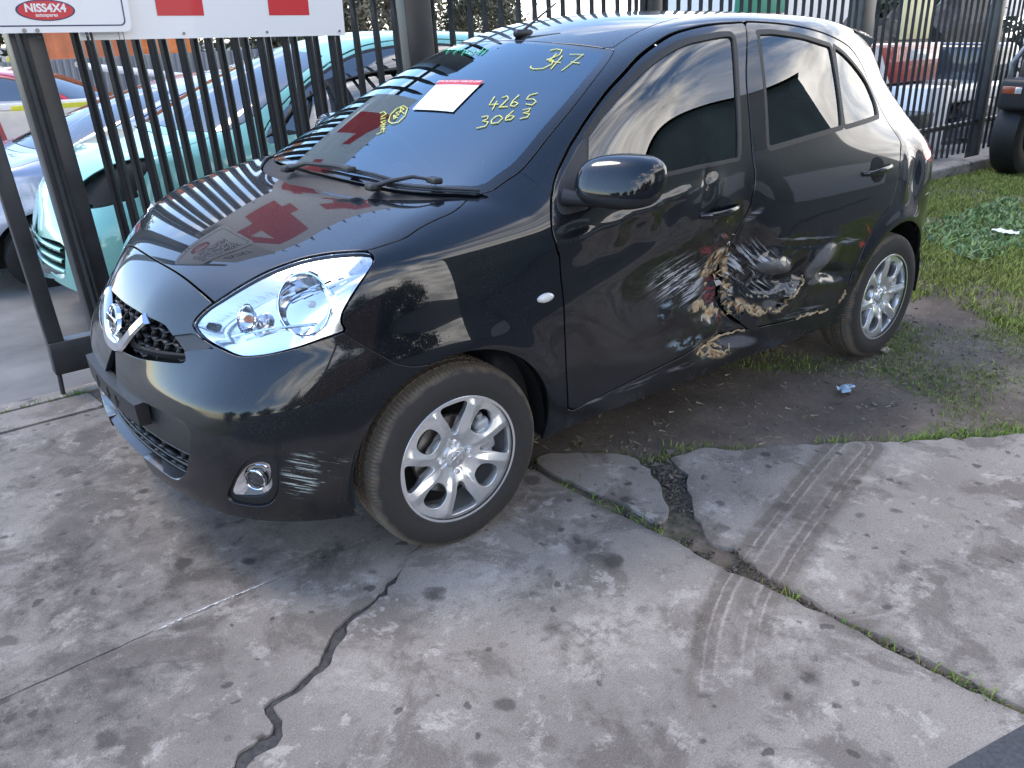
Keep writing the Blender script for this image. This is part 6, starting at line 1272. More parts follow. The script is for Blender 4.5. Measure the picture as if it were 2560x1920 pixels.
# dry straw
n = 1500; x = _n.uniform(-5, -.55, n); y = _n.uniform(-.8, 1.6, n); k = (poly_sd(G_slabD+[(-4.0, 2.6), (-.6, 3)]+G_slabDl[::-1], np.stack([x, y], 1)) > .01) & (poly_sd(G_slabE, np.stack([x, y], 1)) > .01) & (y < np.interp(x, [-5, -2.374, -2.099, -1.64, -1.2, -.9, -.53], [3.5, 1.80, 1.62, 1.315, 1.0, .853, .512])); x, y = x[k], y[k]
mb = MB()
for a, b_ in zip(x, y):
    w = _n.uniform(0, 6.28); l_ = _n.uniform(.01, .045); z_ = float(soil_z(np.array(a), np.array(b_)))+.004; c_, s_ = math.cos(w), math.sin(w)
    mb.add([(a, b_, z_), (a+c_*l_, b_+s_*l_, z_+_n.uniform(0, .01)), (a+c_*l_-s_*.0022, b_+s_*l_+c_*.0022, z_+.002), (a-s_*.0022, b_+c_*.0022, z_)], [(0, 1, 2, 3)])
o = mb.link('dry_straw', simple('dry_straw_stems', (.34, .29, .17), .8, noise=.3), smooth=False, auto=None); o['kind'] = 'stuff'; o['label'] = 'dry straw stems lying on the soil and grass'; o['category'] = 'straw'
# ---- grass
M_grass, nt, b = nmat('grass_blades'); at = nt.nodes.new('ShaderNodeAttribute'); at.attribute_name = 'tint'; nt.links.new(at.outputs['Color'], b.inputs['Base Color']); b.inputs['Roughness'].default_value = .6; b.inputs['Specular IOR Level'].default_value = .3
def blades(name, P, h, w, col, label, cat):
    n = len(P); a = _n.uniform(0, 2*np.pi, n); dx, dy = np.cos(a), np.sin(a); lean = _n.normal(0, .55, (n, 2))
    z0 = P[:, 2]; b0 = np.stack([P[:, 0]-dx*w/2, P[:, 1]-dy*w/2, z0-.004], 1); b1 = np.stack([P[:, 0]+dx*w/2, P[:, 1]+dy*w/2, z0-.004], 1)
    m = np.stack([P[:, 0]+lean[:, 0]*h*.35, P[:, 1]+lean[:, 1]*h*.35, z0+h*.62], 1); d_ = np.stack([dx, dy, 0*dx], 1)*(w*.36)[:, None]
    t = np.stack([P[:, 0]+lean[:, 0]*h, P[:, 1]+lean[:, 1]*h, z0+h*.95], 1)
    V = np.stack([b0, b1, m+d_, m-d_, t], 1).reshape(-1, 3).astype(np.float32)
    k = np.arange(n)[:, None]*5; quad = k+np.array([[0, 1, 2, 3]]); tri = k+np.array([[3, 2, 4]])
    me = bpy.data.meshes.new(name); me.vertices.add(len(V)); me.vertices.foreach_set('co', V.ravel())
    lp = np.concatenate([quad, tri], 1).ravel().astype(np.int32); me.loops.add(len(lp)); me.loops.foreach_set('vertex_index', lp)
    st_ = (np.arange(n)[:, None]*7+np.array([[0, 4]])).ravel().astype(np.int32); me.polygons.add(2*n); me.polygons.foreach_set('loop_start', st_)
    me.update(calc_edges=True); me.materials.append(M_grass)
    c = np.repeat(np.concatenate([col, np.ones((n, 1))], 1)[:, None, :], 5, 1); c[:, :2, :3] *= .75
    me.color_attributes.new('tint', 'FLOAT_COLOR', 'POINT').data.foreach_set('color', c.astype(np.float32).ravel())
    o = link(name, me); o['kind'] = 'stuff'; o['label'] = label; o['category'] = cat; return o
def gcol(n, x, y):
    t = fbm(x, y, 1.7, 3, 31); dry = np.clip((_n.random(n)-.80)*8, 0, 1)*1.0
    c = np.stack([.165+.12*t, .235+.09*t, .045+.025*t], 1)*_n.uniform(.7, 1.3, (n, 1)); return c*(1-dry[:, None])+np.array([[.26, .22, .10]])*dry[:, None]*_n.uniform(.6, 1.1, (n, 1))
x = np.concatenate([_n.uniform(-3.6, -.47, 90000), _n.uniform(-9., -3.2, 150000)]); y = np.concatenate([_n.uniform(-1.2, 2.2, 90000), _n.uniform(-1.3, 2.45, 150000)])
onslab = np.minimum(poly_sd(sm(G_slabD, 2)+[(-4.0, 2.6), (-4.0, 3.2), (-.60, 3.2)]+sm(G_slabDl[:15], 2)[::-1], np.stack([x, y], 1)), poly_sd(G_slabE, np.stack([x, y], 1)))
beyond = np.interp(x, [-9, -2.374, -2.099, -1.64, -1.2, -.9, -.53], [6.3, 1.80, 1.62, 1.315, 1.0, .853, .512])
keep = (onslab > .004) & (y < beyond+.02) & (_n.random(len(x)) < grassmask(x, y)**1.6)
keep &= ~((np.abs(x+2.45) < .12) & (np.abs(np.abs(y)-.72) < .10)) & ~((x > -9) & (y < -1.28) & (x < -3.2))
x, y = x[keep], y[keep]; n = len(x); far = x < -3.3
lush = np.exp(-(polyline_d(G_slabD[6:], np.stack([x, y], 1))/.12)**2)
h = np.where(far, .032, .019)*_n.uniform(.5, 1.5, n)*(1+.5*lush); w = np.where(far, .0065, .0036)*_n.uniform(.7, 1.4, n)
gc = gcol(n, x, y); gc = gc*(1+lush[:, None]*np.array([[.0, .25, .0]]))
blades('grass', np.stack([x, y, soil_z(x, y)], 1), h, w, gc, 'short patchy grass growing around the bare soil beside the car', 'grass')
tx = []; 
for i in (1, 2, 3, 4, 5, 8, 9, 10, 11, 12, 13, 14, 15):
    p = np.array(G_J2l[i])+[-.012, 0]; k = int(_n.integers(2, 34))
    tx.append(np.column_stack([p[0]+_n.normal(0, .012, k), p[1]+_n.normal(0, .035, k), np.full(k, -.012)]))
tx.append(np.column_stack([_n.uniform(.62, 1.3, 90), -1.25+_n.normal(0, .006, 90), np.full(90, -.01)])); tx.append(np.column_stack([.64+_n.normal(0, .03, 50), -1.245+_n.normal(0, .01, 50), np.full(50, -.01)]))
tx = np.vstack(tx); n = len(tx); c = np.stack([_n.uniform(.10, .22, n), _n.uniform(.19, .30, n), _n.uniform(.02, .05, n)], 1)
blades('joint_weeds', tx, _n.uniform(.012, .040, n), _n.uniform(.003, .005, n), c, 'small bright weeds growing in the concrete joints', 'weeds')
n = 5200; x = _n.uniform(-6.9, -4.3, n); y = _n.uniform(-.6, .6, n); k = (poly_sd(G_clover, np.stack([x, y], 1)) < .15*fbm(x, y, 4, 2, 3)); x, y = x[k], y[k]; n = len(x)
blades('clover_patch', np.column_stack([x, y, soil_z(x, y)]), _n.uniform(.03, .07, n), _n.uniform(.018, .035, n), np.stack([_n.uniform(.15, .22, n), _n.uniform(.23, .31, n), _n.uniform(.09, .14, n)], 1), 'patch of broad blue-green clover leaves behind the rear wheel', 'clover')
# ---- litter
def crumpled(name, c, s, mat, label, cat, seed):
    r_ = np.random.default_rng(seed); m = 7; V = []
    for i in range(m):
        for j in range(m):
            V.append((c[0]+(i/(m-1)-.5)*s[0]+r_.normal(0, .006), c[1]+(j/(m-1)-.5)*s[1]*(1-.5*abs(i/(m-1)-.5))+r_.normal(0, .006), c[2]+abs(r_.normal(0, .010))+.004))
    mb = MB(); mb.add(V, [(i*m+j, i*m+j+1, (i+1)*m+j+1, (i+1)*m+j) for i in range(m-1) for j in range(m-1)]); return tag(mb.link(name, mat, auto=None), label, cat)
crumpled('plastic_scrap', (-1.98, .93, -.005), (.10, .06), simple('pale_blue_plastic_film', (.36, .47, .55), .35), 'pale blue scrap of plastic lying on the bare soil', 'litter', 1)
crumpled('paper_scrap', (-5.4, .18, .03), (.08, .20), simple('white_paper_scrap', (.75, .75, .72), .7), 'white paper scrap lying in the clover patch', 'litter', 2)
crumpled('fallen_leaf', (-2.55, .80, -.01), (.06, .035), simple('dry_tan_leaf', (.40, .33, .22), .8), 'pale dry leaf on the soil behind the rear wheel', 'leaf', 3)
crumpled('fallen_leaf', (-.72, .545, -.01), (.03, .05), simple('brown_leaf', (.20, .15, .09), .8), 'brown leaf on the soil beside the front wheel', 'leaf', 4)

# ================================================================ fence, sliding gate, signs
LEAN = .055
yf = lambda x: -1.32-.034*(.68-x)
def sheared(mb):   # the fence leans along its own line, as in the photo
    mb.v = [(p[0]+LEAN*p[2], p[1], p[2]) for p in mb.v]; return mb
M_fence, nt, b = nmat('chipped_black_paint'); tc = nt.nodes.new('ShaderNodeTexCoord').outputs['Object']
chip = mrange(nt, noise_node(nt, tc, 55, 4, .7), .68, .72)
col = mixc(nt, mrange(nt, noise_node(nt, tc, 6, 6), .3, .7), (.016, .017, .019), (.040, .041, .043)); col = mixc(nt, mth(nt, 'MULTIPLY', chip, mrange(nt, noise_node(nt, tc, 3, 2), .5, .62)), col, (.45, .44, .40))
nt.links.new(col, b.inputs['Base Color']); b.inputs['Roughness'].default_value = .38; b.inputs['Specular IOR Level'].default_value = .6
def pale_mesh(z0, ztop=2.12):
    mb = MB(); w0, w1 = .0205, .0155; prof_ = []
    lv = [(z0, w0), (1.50, w0), (1.58, w1), (1.66, w0*.9), (ztop-.13, w0*.9), (ztop-.05, w0*.55), (ztop, .003)]
    V = []
    for z, w in lv:
        for x, y in ((-w, -.006), (-w*.45, .012), (0, .004), (w*.45, .012), (w, -.006), (0, -.010)): V.append((x+LEAN*z, y, z))
    m = 6; mb.add(V, [(i*m+k, i*m+(k+1) % m, (i+1)*m+(k+1) % m, (i+1)*m+k) for i in range(len(lv)-1) for k in range(m)]+[tuple(range(m-1, -1, -1)), tuple((len(lv)-1)*m+k for k in range(m))])
    return mb.mesh('pale', M_fence, False, None)
ME_pale, ME_pale2 = pale_mesh(.08), pale_mesh(.20)
def railing(name, x0, x1, zlist, parent, off, sz=(.045, .05)):
    for z in zlist:
        mb = MB(); a, b_ = x0, x1
        V = []
        for x in (a, b_):
            for dy in (-sz[0]/2, sz[0]/2):
                for dz in (-sz[1]/2, sz[1]/2): V.append((x+LEAN*(z+dz), yf(x)+off+dy, z+dz))
        mb.add(V, [(0, 1, 3, 2), (4, 6, 7, 5), (0, 4, 5, 1), (2, 3, 7, 6), (0, 2, 6, 4), (1, 5, 7, 3)]); mb.link(name, M_fence, parent, auto=None)
def post(x, off, w, d, z1, parent, nm='post'):
    mb = MB(); mb.bbox((x, yf(x)+off, z1/2-.02), (w, d, z1+.04), .006, 2); sheared(mb); return mb.link(nm, M_fence, parent)
GATE = empty('sliding_gate', (.695, yf(.695), 0), 0, 'black steel palisade gate slid open in front of the fence, left of the bonnet', 'gate')
GATE.location = (0, 0, 0)
mb = MB(); mb.bbox((.655, yf(.66), 1.08), (.066, .062, 1.98), .006, 2); sheared(mb); mb.link('gate_stile', M_fence, GATE)
mb = MB(); mb.bbox((-.10, yf(-.10), .165), (1.60, .07, .15), .006, 2, None); mb.v = [(p[0], yf(p[0])+(p[1]-yf(-.10)), p[2]) for p in mb.v]; mb.link('gate_bottom_rail', M_fence, GATE)
railing('gate_rail', .66, -.92, (1.86,), GATE, -.03)
k = 0; x = .515
for i in range(12):
    if i != 1: link('pale', ME_pale2, GATE, (x-LEAN*1.2, yf(x)+.02, 0))
    x -= .1235
mb = MB(); mb.tube([(.685, -1.30, .10), (.69, -1.29, .0)], .010, 8); mb.link('drop_bolt', M_fence, GATE)
mb = MB(); mb.bbox((.425, yf(.43)-.075, 1.05), (.125, .125, 2.1), .008, 2); sheared(mb)
tag(mb.link('gate_post', M_fence), 'thick square black post standing left of the bonnet behind the gate', 'post')
FENCE = empty('palisade_fence', (0, 0, 0), 0, 'long black steel palisade fence running behind the car', 'fence')
x = .30-LEAN*1.2
xs_ = []
while x > -13.5:
    xs_.append(x); x -= .1228 if x > -6.3 else .140
for x in xs_:
    if min(abs(x+LEAN*1.4-q) for q in (.42, -1.42, -3.36, -6.24, -9.2)) < .085: continue
    link('pale', ME_pale, FENCE, (x, yf(x)-.085, _n.normal(0, .004)), (0, _n.normal(0, .004), 0))
for x, w in ((-1.495, .165), (-3.45, .10), (-6.33, .20), (-9.27, .11), (-12.2, .10)): post(x, -.12, w, .12, 2.14, FENCE)
railing('rail', .40, -13.4, (.40, 1.80), FENCE, -.125)
for x in (-3.30, -3.24, -3.52): link('pale', ME_pale, FENCE, (x-.08, yf(x)-.14, 0))
# ---- signs
M_sign = simple('white_sign_face', (.82, .82, .81), .35, coat=.3); M_sred = simple('red_sign_vinyl', (.60, .025, .035), .4, coat=.2); M_sblk = simple('dark_sign_print', (.02, .02, .03), .5); M_navy = simple('navy_sign_border', (.035, .04, .12), .4)
def sign_frame(x, z, dy):
    """local x to the reader's right, local y up, local z towards the reader"""
    return Matrix.Translation((x+LEAN*(z-1.5)*0, yf(x)+dy, z)) @ Matrix(((-1, 0, 0, 0), (.0, 0, 1, 0), (0, 1, 0, 0), (0, 0, 0, 1)))
def rounded(w, h, r, n=6):
    P = []
    for cx, cy, a0 in ((w/2-r, h/2-r, 0), (-w/2+r, h/2-r, 90), (-w/2+r, -h/2+r, 180), (w/2-r, -h/2+r, 270)):
        for k in range(n+1):
            a = math.radians(a0+90*k/n); P.append((cx+r*math.cos(a), cy+r*math.sin(a)))
    return P
def plate(P, z0, z1, name, mat, parent, T):
    mb = MB(); mb.prism(P, lambda p: (p[0], p[1], z1), lambda p: (p[0], p[1], z0)); o = link(name, mb.mesh(name, mat, False, None), parent); o.matrix_world = T; return o
def ring_plate(Pa, Pb, z, name, mat, parent, T):
    n = len(Pa); mb = MB(); mb.add([(p[0], p[1], z) for p in Pa]+[(p[0], p[1], z) for p in Pb], [(i, (i+1) % n, n+(i+1) % n, n+i) for i in range(n)]); o = link(name, mb.mesh(name, mat, False, None), parent); o.matrix_world = T; return o
def lettering(txt, size, mat, parent, T, x, y, z, nm='lettering', bold=.0, sx=1.0, sp=1.0):
    o = link(nm, text_mesh(txt, size, mat, .0004, bold, spacing=sp), parent); o.matrix_world = T @ Matrix.Translation((x, y, z)) @ Matrix.Diagonal((sx, 1, 1, 1)); return o
bpy.context.view_layer.update()
S1 = empty('number_board', (0, 0, 0), 0, 'large white board with big red house number 41 bolted to the fence', 'sign')
T1 = sign_frame(-.28, 1.755, .045)
plate([(-.60, -.305), (.60, -.305), (.60, .305), (-.60, .305)], -.004, 0, 'board', M_sign, S1, T1)
four = [(.16, -.215), (.16, -.13), (.22, -.13), (.22, -.02), (.16, -.02), (.16, .215), (-.055, .215), (-.20, -.02), (-.20, -.13), (-.035, -.13), (-.035, -.215)]
hole = [(-.035, -.02), (-.035, .13), (-.115, -.02)]
mb = MB(); P4 = [(.165, -.215), (.165, -.125), (.225, -.125), (.225, -.02), (.165, -.02), (.165, .215), (-.06, .215), (-.215, -.005), (-.215, -.125), (-.035, -.125), (-.035, -.215)]
bmx = bmesh.new(); vo_ = [bmx.verts.new((p[0], p[1], 0)) for p in P4]; vh = [bmx.verts.new((p[0], p[1], 0)) for p in [(-.035, -.02), (-.035, .125), (-.125, -.02)]]
ee = [bmx.edges.new((vo_[i], vo_[(i+1) % len(vo_)])) for i in range(len(vo_))]+[bmx.edges.new((vh[i], vh[(i+1) % 3])) for i in range(3)]
bmesh.ops.triangle_fill(bmx, edges=ee, use_beauty=True)
bmx.verts.index_update(); mb.add([tuple(v.co+Vector((0, 0, .0015))) for v in bmx.verts], [tuple(v.index for v in f.verts) for f in bmx.faces]); bmx.free()
mb.v = [(p[0]-.245, p[1], p[2]) for p in mb.v]; o = link('numeral_four', mb.mesh('numeral_four', M_sred, False, None), S1); o.matrix_world = T1
one = [(.10, -.215), (.10, .215), (-.03, .215), (-.09, .15), (-.20, .095), (-.20, .0), (-.10, .035), (-.10, -.215)]
mb = MB(); mb.add([(p[0]+.32, p[1], .0015) for p in one], [tuple(range(len(one)))[::-1]]); o = link('numeral_one', mb.mesh('numeral_one', M_sred, False, None), S1); o.matrix_world = T1
for sx_ in (-.57, -.18, .2, .57):
    mb = MB(); mb.tube([(sx_, -.285, 0), (sx_, -.285, .004)], .006, 8); o = link('screw', mb.mesh('screw', M_satin), S1); o.matrix_world = T1
S2 = empty('reception_sign', (0, 0, 0), 0, 'white rounded sign telling all customers to report to reception, red oval logo below', 'sign')
T2_ = sign_frame(.435, 1.635, .075)
plate(rounded(.62, .31, .03), -.003, 0, 'plate', M_sign, S2, T2_); ring_plate(rounded(.575, .265, .022), rounded(.565, .255, .018), .001, 'border', M_navy, S2, T2_)
for i, t in enumerate(("ALL CUSTOMERS'", 'PLEASE REPORT', 'TO RECEPTION')): lettering(t, .058, M_sblk, S2, T2_, 0, .095-.052*i, .0012, bold=.0008)
plate([(.105*math.cos(a), -.075+.038*math.sin(a)) for a in np.linspace(0, 2*math.pi, 41)[:-1]], 0, .001, 'logo_oval', M_navy, S2, T2_)
plate([(.098*math.cos(a), -.075+.034*math.sin(a)) for a in np.linspace(0, 2*math.pi, 41)[:-1]], 0, .0016, 'logo_oval_face', M_sred, S2, T2_)
lettering('NISS4X4', .040, M_sign, S2, T2_, 0, -.068, .002, 'logo_lettering', .0014, 1.0); lettering('autospares', .018, M_sign, S2, T2_, 0, -.092, .002, 'logo_lettering', .0004)
for sx_ in (-.075, -.03):
    mb = MB(); mb.tube([(-sx_-.12, -.146, 0), (-sx_-.12, -.146, .006)], .008, 8); o = link('bolt', mb.mesh('bolt', M_satin), S2); o.matrix_world = T2_
S3 = empty('entry_sign', (0, 0, 0), 0, 'grey rounded entry sign fixed above the reception sign', 'sign')
T3 = sign_frame(.40, 1.945, .055)
plate(rounded(.50, .25, .03), -.003, 0, 'plate', simple('pale_grey_sign_face', (.60, .60, .58), .4), S3, T3); lettering('ENTRY', .095, M_sblk, S3, T3, 0, -.045, .0012, bold=.0015)

# ================================================================ cars in the yard
def rough_car():
    so_ = body_grid(np.linspace(-2.4, .15, 64), thetas(84), thetas(84), 30, 20, None); R = so_.F
    _, R = so_.clip(R, lambda V: zb(V[:, 0])-0*V[:, 2]-V[:, 2]+0 if False else V[:, 2]-zb(V[:, 0]))
    for ax, rr in ((0., .345), (-2.45, .352)): _, R = so_.clip(R, lambda V: np.where(np.abs(V[:, 1]) > .45, np.hypot(V[:, 0]-ax, V[:, 2]-.30)-rr, 1.))
    out = {}
    out['windscreen'], R = so_.cut(R, wsf, .004)
    out['window'], R = so_.clip(R, lambda V: np.where(np.abs(V[:, 1]) > .3, np.minimum(poly_sd(fgP2, PX(V)), poly_sd(slP, PX(V))), 1.))
    q, R = so_.clip(R, lambda V: np.where(np.abs(V[:, 1]) > .3, np.minimum(poly_sd(rgP2, PX(V)), poly_sd(qgP2, PX(V))), 1.)); out['window'] += q
    s_, R = so_.clip(R, lambda V: np.where(np.abs(V[:, 1]) > .3, np.minimum(np.minimum(poly_sd(rgP2, PX(V)), poly_sd(qgP2, PX(V))), poly_sd(fgP2, PX(V)))-.016, 1.)); out['seal'] = s_
    out['headlamp'], R = so_.cut(R, lambda V: np.where(V[:, 0] > 0, poly_sd(hlP, PO(V)), 1.), .003)
    out['bonnet'], R = so_.cut(R, lambda V: np.where((V[:, 2] > .70) & (V[:, 0] > -.4), poly_sd(hoodP, PT(V)), 1.), .004)
    out['front_door'], R = so_.cut(R, lambda V: np.where(np.abs(V[:, 1]) > .3, poly_sd(fdP, PX(V)), 1.), .004)
    out['rear_door'], R = so_.cut(R, lambda V: np.where(np.abs(V[:, 1]) > .3, poly_sd(rdP, PX(V)), 1.), .004)
    out['intake'], R = so_.clip(R, lambda V: front(V, itP)); out['rear_window'], R = so_.clip(R, lambda V: np.where(V[:, 0] < -2.5, poly_sd([(-.06, 1.08), (.46, 1.08), (.40, 1.345), (-.06, 1.365)], PY(V)), 1.))
    out['body'] = R
    me = {}
    blank = bpy.data.materials.new('unpainted')
    for k, Fs in out.items():
        if k in ('window', 'headlamp', 'front_door', 'rear_door', 'seal'):
            for sg in (1, -1):
                Q = [f for f in Fs if (so_.V[list(f), 1].mean() > 0) == (sg > 0)]; me[(k, sg)] = so_.mesh(k, Q, blank, .006)
        else: me[(k, 0)] = so_.mesh(k, Fs, blank, .006)
    return me
RC = rough_car()
M_bglass = glass_mat('pale_yard_car_glass', (.45, .55, .58), 1.0, 2.8)
M_lampw = simple('clear_yard_lamp', (.62, .64, .64), .12, metal=.4, coat=1)
mb = MB(); mb.lathe([(.19, -.085), (.24, -.09), (.28, -.08), (.295, -.05), (.295, .05), (.28, .08), (.24, .09), (.19, .085)], 40); ME_bt = mb.mesh('tyre', M_rub)
mb = MB(); mb.lathe([(.0001, .06), (.06, .065), (.16, .055), (.19, .075), (.19, -.08)], 40); ME_bw = mb.mesh('wheel', M_alloy)
def yard_car(loc, rz, sc, paint, label, skip=(), group='wrecked cars parked in the yard'):
    t = empty('parked_car', loc, rz, label, 'car', group); t.scale = sc
    for (k, sg), me in RC.items():
        if (k, sg) in skip: continue
        o = link(k if k != 'seal' else 'window_seal', me, t)
        m = {'windscreen': M_bglass, 'window': M_bglass, 'rear_window': M_bglass, 'seal': M_rub, 'headlamp': M_lampw, 'intake': M_dark}.get(k, paint)
        o.material_slots[0].link = 'OBJECT'; o.material_slots[0].material = m
    for x in (0, -2.45):
        for sg in (1, -1):
            w = link('wheel', ME_bw, t, (x, sg*.71, .295), (0, 0, 0 if sg > 0 else math.pi)); link('tyre', ME_bt, w)
    mb = MB(); mb.box((-1.2, 0, .32), (3.3, 1.35, .2)); mb.link('underbody', M_dark, t)
    mb = MB(); mb.bbox((-.98, .36, .75), (.14, .48, .75), .05); mb.link('seat', M_seat, t); mb = MB(); mb.bbox((-.98, -.36, .75), (.14, .48, .75), .05); mb.link('seat', M_seat, t)
    return t
def cpaint(name, c, metal=.3, rough=.3): return simple(name, c, rough, metal=metal, coat=1.0, noise=.06, nscale=8)
P_teal = cpaint('pale_teal_paint', (.24, .56, .47), .1)
TEAL = yard_car((-.33, -2.74, -.07), math.radians(-3), (1.0, .97, 1.0), P_teal, 'pale teal hatchback with a missing headlamp, nearest behind the gate', skip=(('headlamp', 1), ('intake', 0)))
hs_ = RC[('headlamp', 1)]; o = link('empty_lamp_socket', hs_, TEAL, (-.05, -.02, 0)); o.material_slots[0].link = 'OBJECT'; o.material_slots[0].material = M_dark
backing(ip, .06, 'bumper_cavity', M_dark, parent=TEAL)
mb = MB()
for z in (.47, .41, .35):
    mb = MB(); V = []
    for y in np.linspace(-.45, .45, 15):
        xx = fx(y, z); V += [(xx-.03, y, z-.012), (xx+.002, y, z-.010), (xx+.002, y, z+.010), (xx-.03, y, z+.012)]
    mb.add(V, [(4*i+k, 4*i+(k+1) % 4, 4*i+4+(k+1) % 4, 4*i+4+k) for i in range(14) for k in range(4)]); mb.link('bumper_slat', P_teal, TEAL, auto=None)
mb = MB(); mb.bbox((fx(0, .47)+.02, -.12, .46), (.012, .37, .13), .004, 2); mb.link('number_plate', simple('dull_number_plate', (.16, .14, .13), .5, noise=.3), TEAL)
mb = MB(); mb.bbox((.55, 0, .63), (.12, 1.0, .10), .02); mb.link('lamp_panel', M_dark, TEAL)
yard_car((.12, -4.55, -.20), math.radians(-2), (1.12, 1.0, .90), cpaint('silver_blue_paint', (.36, .40, .50), .6), 'silver blue sedan parked beyond the teal hatchback')
yard_car((-1.9, -8.6, -.42), math.radians(150), (1.0, 1.0, 1.0), cpaint('bright_red_paint', (.48, .02, .03), .0), 'bright red hatchback with yellow tape along its roof, in the yard')
mb = MB(); mb.bbox((-1.0, -7.35, .78), (1.3, .02, .05), .005); tag(mb.link('warning_tape', simple('yellow_tape', (.75, .68, .05), .5)), 'yellow tape stretched beside the roof of the red hatchback', 'tape')
WV = empty('white_hatch', (-1.55, -6.6, -.30), math.radians(-4), 'white hatchback with its tailgate raised, in front of the red hatchback', 'car', 'wrecked cars parked in the yard')
P_wht = cpaint('white_paint', (.80, .80, .79), 0.)
for (k, sg), me in RC.items():
    if k == 'rear_window': continue
    o = link(k, me, WV); o.material_slots[0].link = 'OBJECT'; o.material_slots[0].material = {'windscreen': M_bglass, 'window': M_bglass, 'seal': M_rub, 'headlamp': M_lampw, 'intake': M_dark}.get(k, P_wht)
for x in (0, -2.45):
    for sg in (1, -1): w = link('wheel', ME_bw, WV, (x, sg*.71, .295), (0, 0, 0 if sg > 0 else math.pi)); link('tyre', ME_bt, w)
mb = MB(); mb.bbox((.33, .0, 1.38), (.95, 1.15, .06), .025, 3, Matrix.Rotation(math.radians(-8), 4, 'Y')); mb.link('raised_bonnet', P_wht, WV)
# small boxy van at the far left with a maroon window panel
VAN = empty('white_van', (.55, -8.9, -.42), math.radians(4), 'white van with a maroon side panel at the left edge behind the gate', 'van')
mb = MB(); mb.bbox((-.6, 0, .72), (3.2, 1.6, .95), .10, 4); mb.link('body', cpaint('cream_white_paint', (.70, .66, .58), 0.), VAN)
mb = MB(); mb.bbox((-.62, .79, .86), (.42, .04, .42), .03); mb.link('side_panel', cpaint('maroon_paint', (.22, .03, .04), 0.), VAN)
mb = MB(); mb.bbox((-.62, .79, 1.16), (2.6, .04, .07), .01); mb.link('roof_band', P_wht, VAN)
for x in (.4, -1.6):
    w = link('wheel', ME_bw, VAN, (x, .76, .29)); link('tyre', ME_bt, w)
mb = MB(); mb.add([(.10, -7.6, .25), (-.32, -7.6, .30), (-.25, -7.6, .72), (.10, -7.6, 1.05), (.10, -7.75, .25), (-.32, -7.75, .30), (-.25, -7.75, .72), (.10, -7.75, 1.05)], [(0, 1, 2, 3), (7, 6, 5, 4), (0, 4, 5, 1), (1, 5, 6, 2), (2, 6, 7, 3), (3, 7, 4, 0)])
tag(mb.link('loose_panel', cpaint('faded_red_paint', (.42, .07, .07), 0.)), 'faded red car panel leaning upright at the left edge beyond the gate', 'panel')
# ================================================================ yard backdrop: corrugated fence, containers, trees
CF = empty('corrugated_fence', (0, 0, 0), 0, 'grey corrugated steel fence along the back of the yard', 'fence')
M_corr = simple('grey_blue_corrugated_steel', (.23, .25, .28), .5, metal=.2, noise=.12, nscale=3)
for s_ in range(9):
    V = []; F_ = []; x0 = 3.0-s_*2.0; n = 80
    for i in range(n+1):
        x = x0-2.0*i/n; y = -13.0+.018*(1 if (i//2) % 2 else -1)-.03*s_*0
        V += [(x, y, -.65), (x, y, 1.06+.022*(-x-1.2))]
    for i in range(n): F_.append((2*i, 2*i+1, 2*i+3, 2*i+2))
    mb = MB(); mb.add(V, F_); mb.link('fence_sheet', M_corr, CF, smooth=False, auto=None)
def container(x0, x1, y, z0, h, mat, label):
    C_ = empty('shipping_container', ((x0+x1)/2, y, z0), 0, label, 'container', 'orange shipping containers'); w = abs(x1-x0)
    n = int(w/.14)*2; V = []
    for i in range(n+1):
        x = -w/2+w*i/n; yy = 1.2+.02*((i//2) % 2); V += [(x, yy, .12), (x, yy, h-.12)]
    mb = MB(); mb.add(V, [(2*i, 2*i+1, 2*i+3, 2*i+2) for i in range(n)]); mb.link('side_wall', mat, C_, smooth=False, auto=None)
    for z in (.06, h-.06): mb = MB(); mb.bbox((0, 1.2, z), (w, .1, .13), .01); mb.link('side_rail', mat, C_)
    for x in (-w/2+.06, w/2-.06): mb = MB(); mb.bbox((x, 1.2, h/2), (.13, .12, h), .01); mb.link('corner_post', mat, C_)
    mb = MB(); mb.box((0, 0, h/2), (w-.1, 2.2, h-.1)); mb.link('box', mat, C_)
M_or = simple('faded_orange_container_paint', (.50, .16, .07), .55, noise=.2, nscale=3); M_or2 = simple('orange_container_paint', (.62, .20, .06), .5, noise=.15, nscale=3)
container(-2.25, -3.9, -16.5, .92, 2.6, M_or, 'faded orange shipping container behind the corrugated fence, left one'); container(-3.95, -5.2, -16.9, 1.06, 2.6, M_or2, 'brighter orange shipping container with dark underside, right one')
mb = MB(); mb.bbox((-1.95, -15.6, 1.02), (.30, .05, .12), .01); tag(mb.link('yellow_board', simple('yellow_board_paint', (.75, .60, .05), .5)), 'small yellow board above the corrugated fence at far left', 'sign')
M_bark = simple('grey_brown_bark', (.12, .095, .075), .9, noise=.4, nscale=8, bump=.5)
def leaf_mat(name, c):
    m, nt, b = nmat(name); at = nt.nodes.new('ShaderNodeAttribute'); at.attribute_name = 'tint'; nt.links.new(at.outputs['Color'], b.inputs['Base Color']); b.inputs['Roughness'].default_value = .6; return m
M_leaf = leaf_mat('leaves', None)
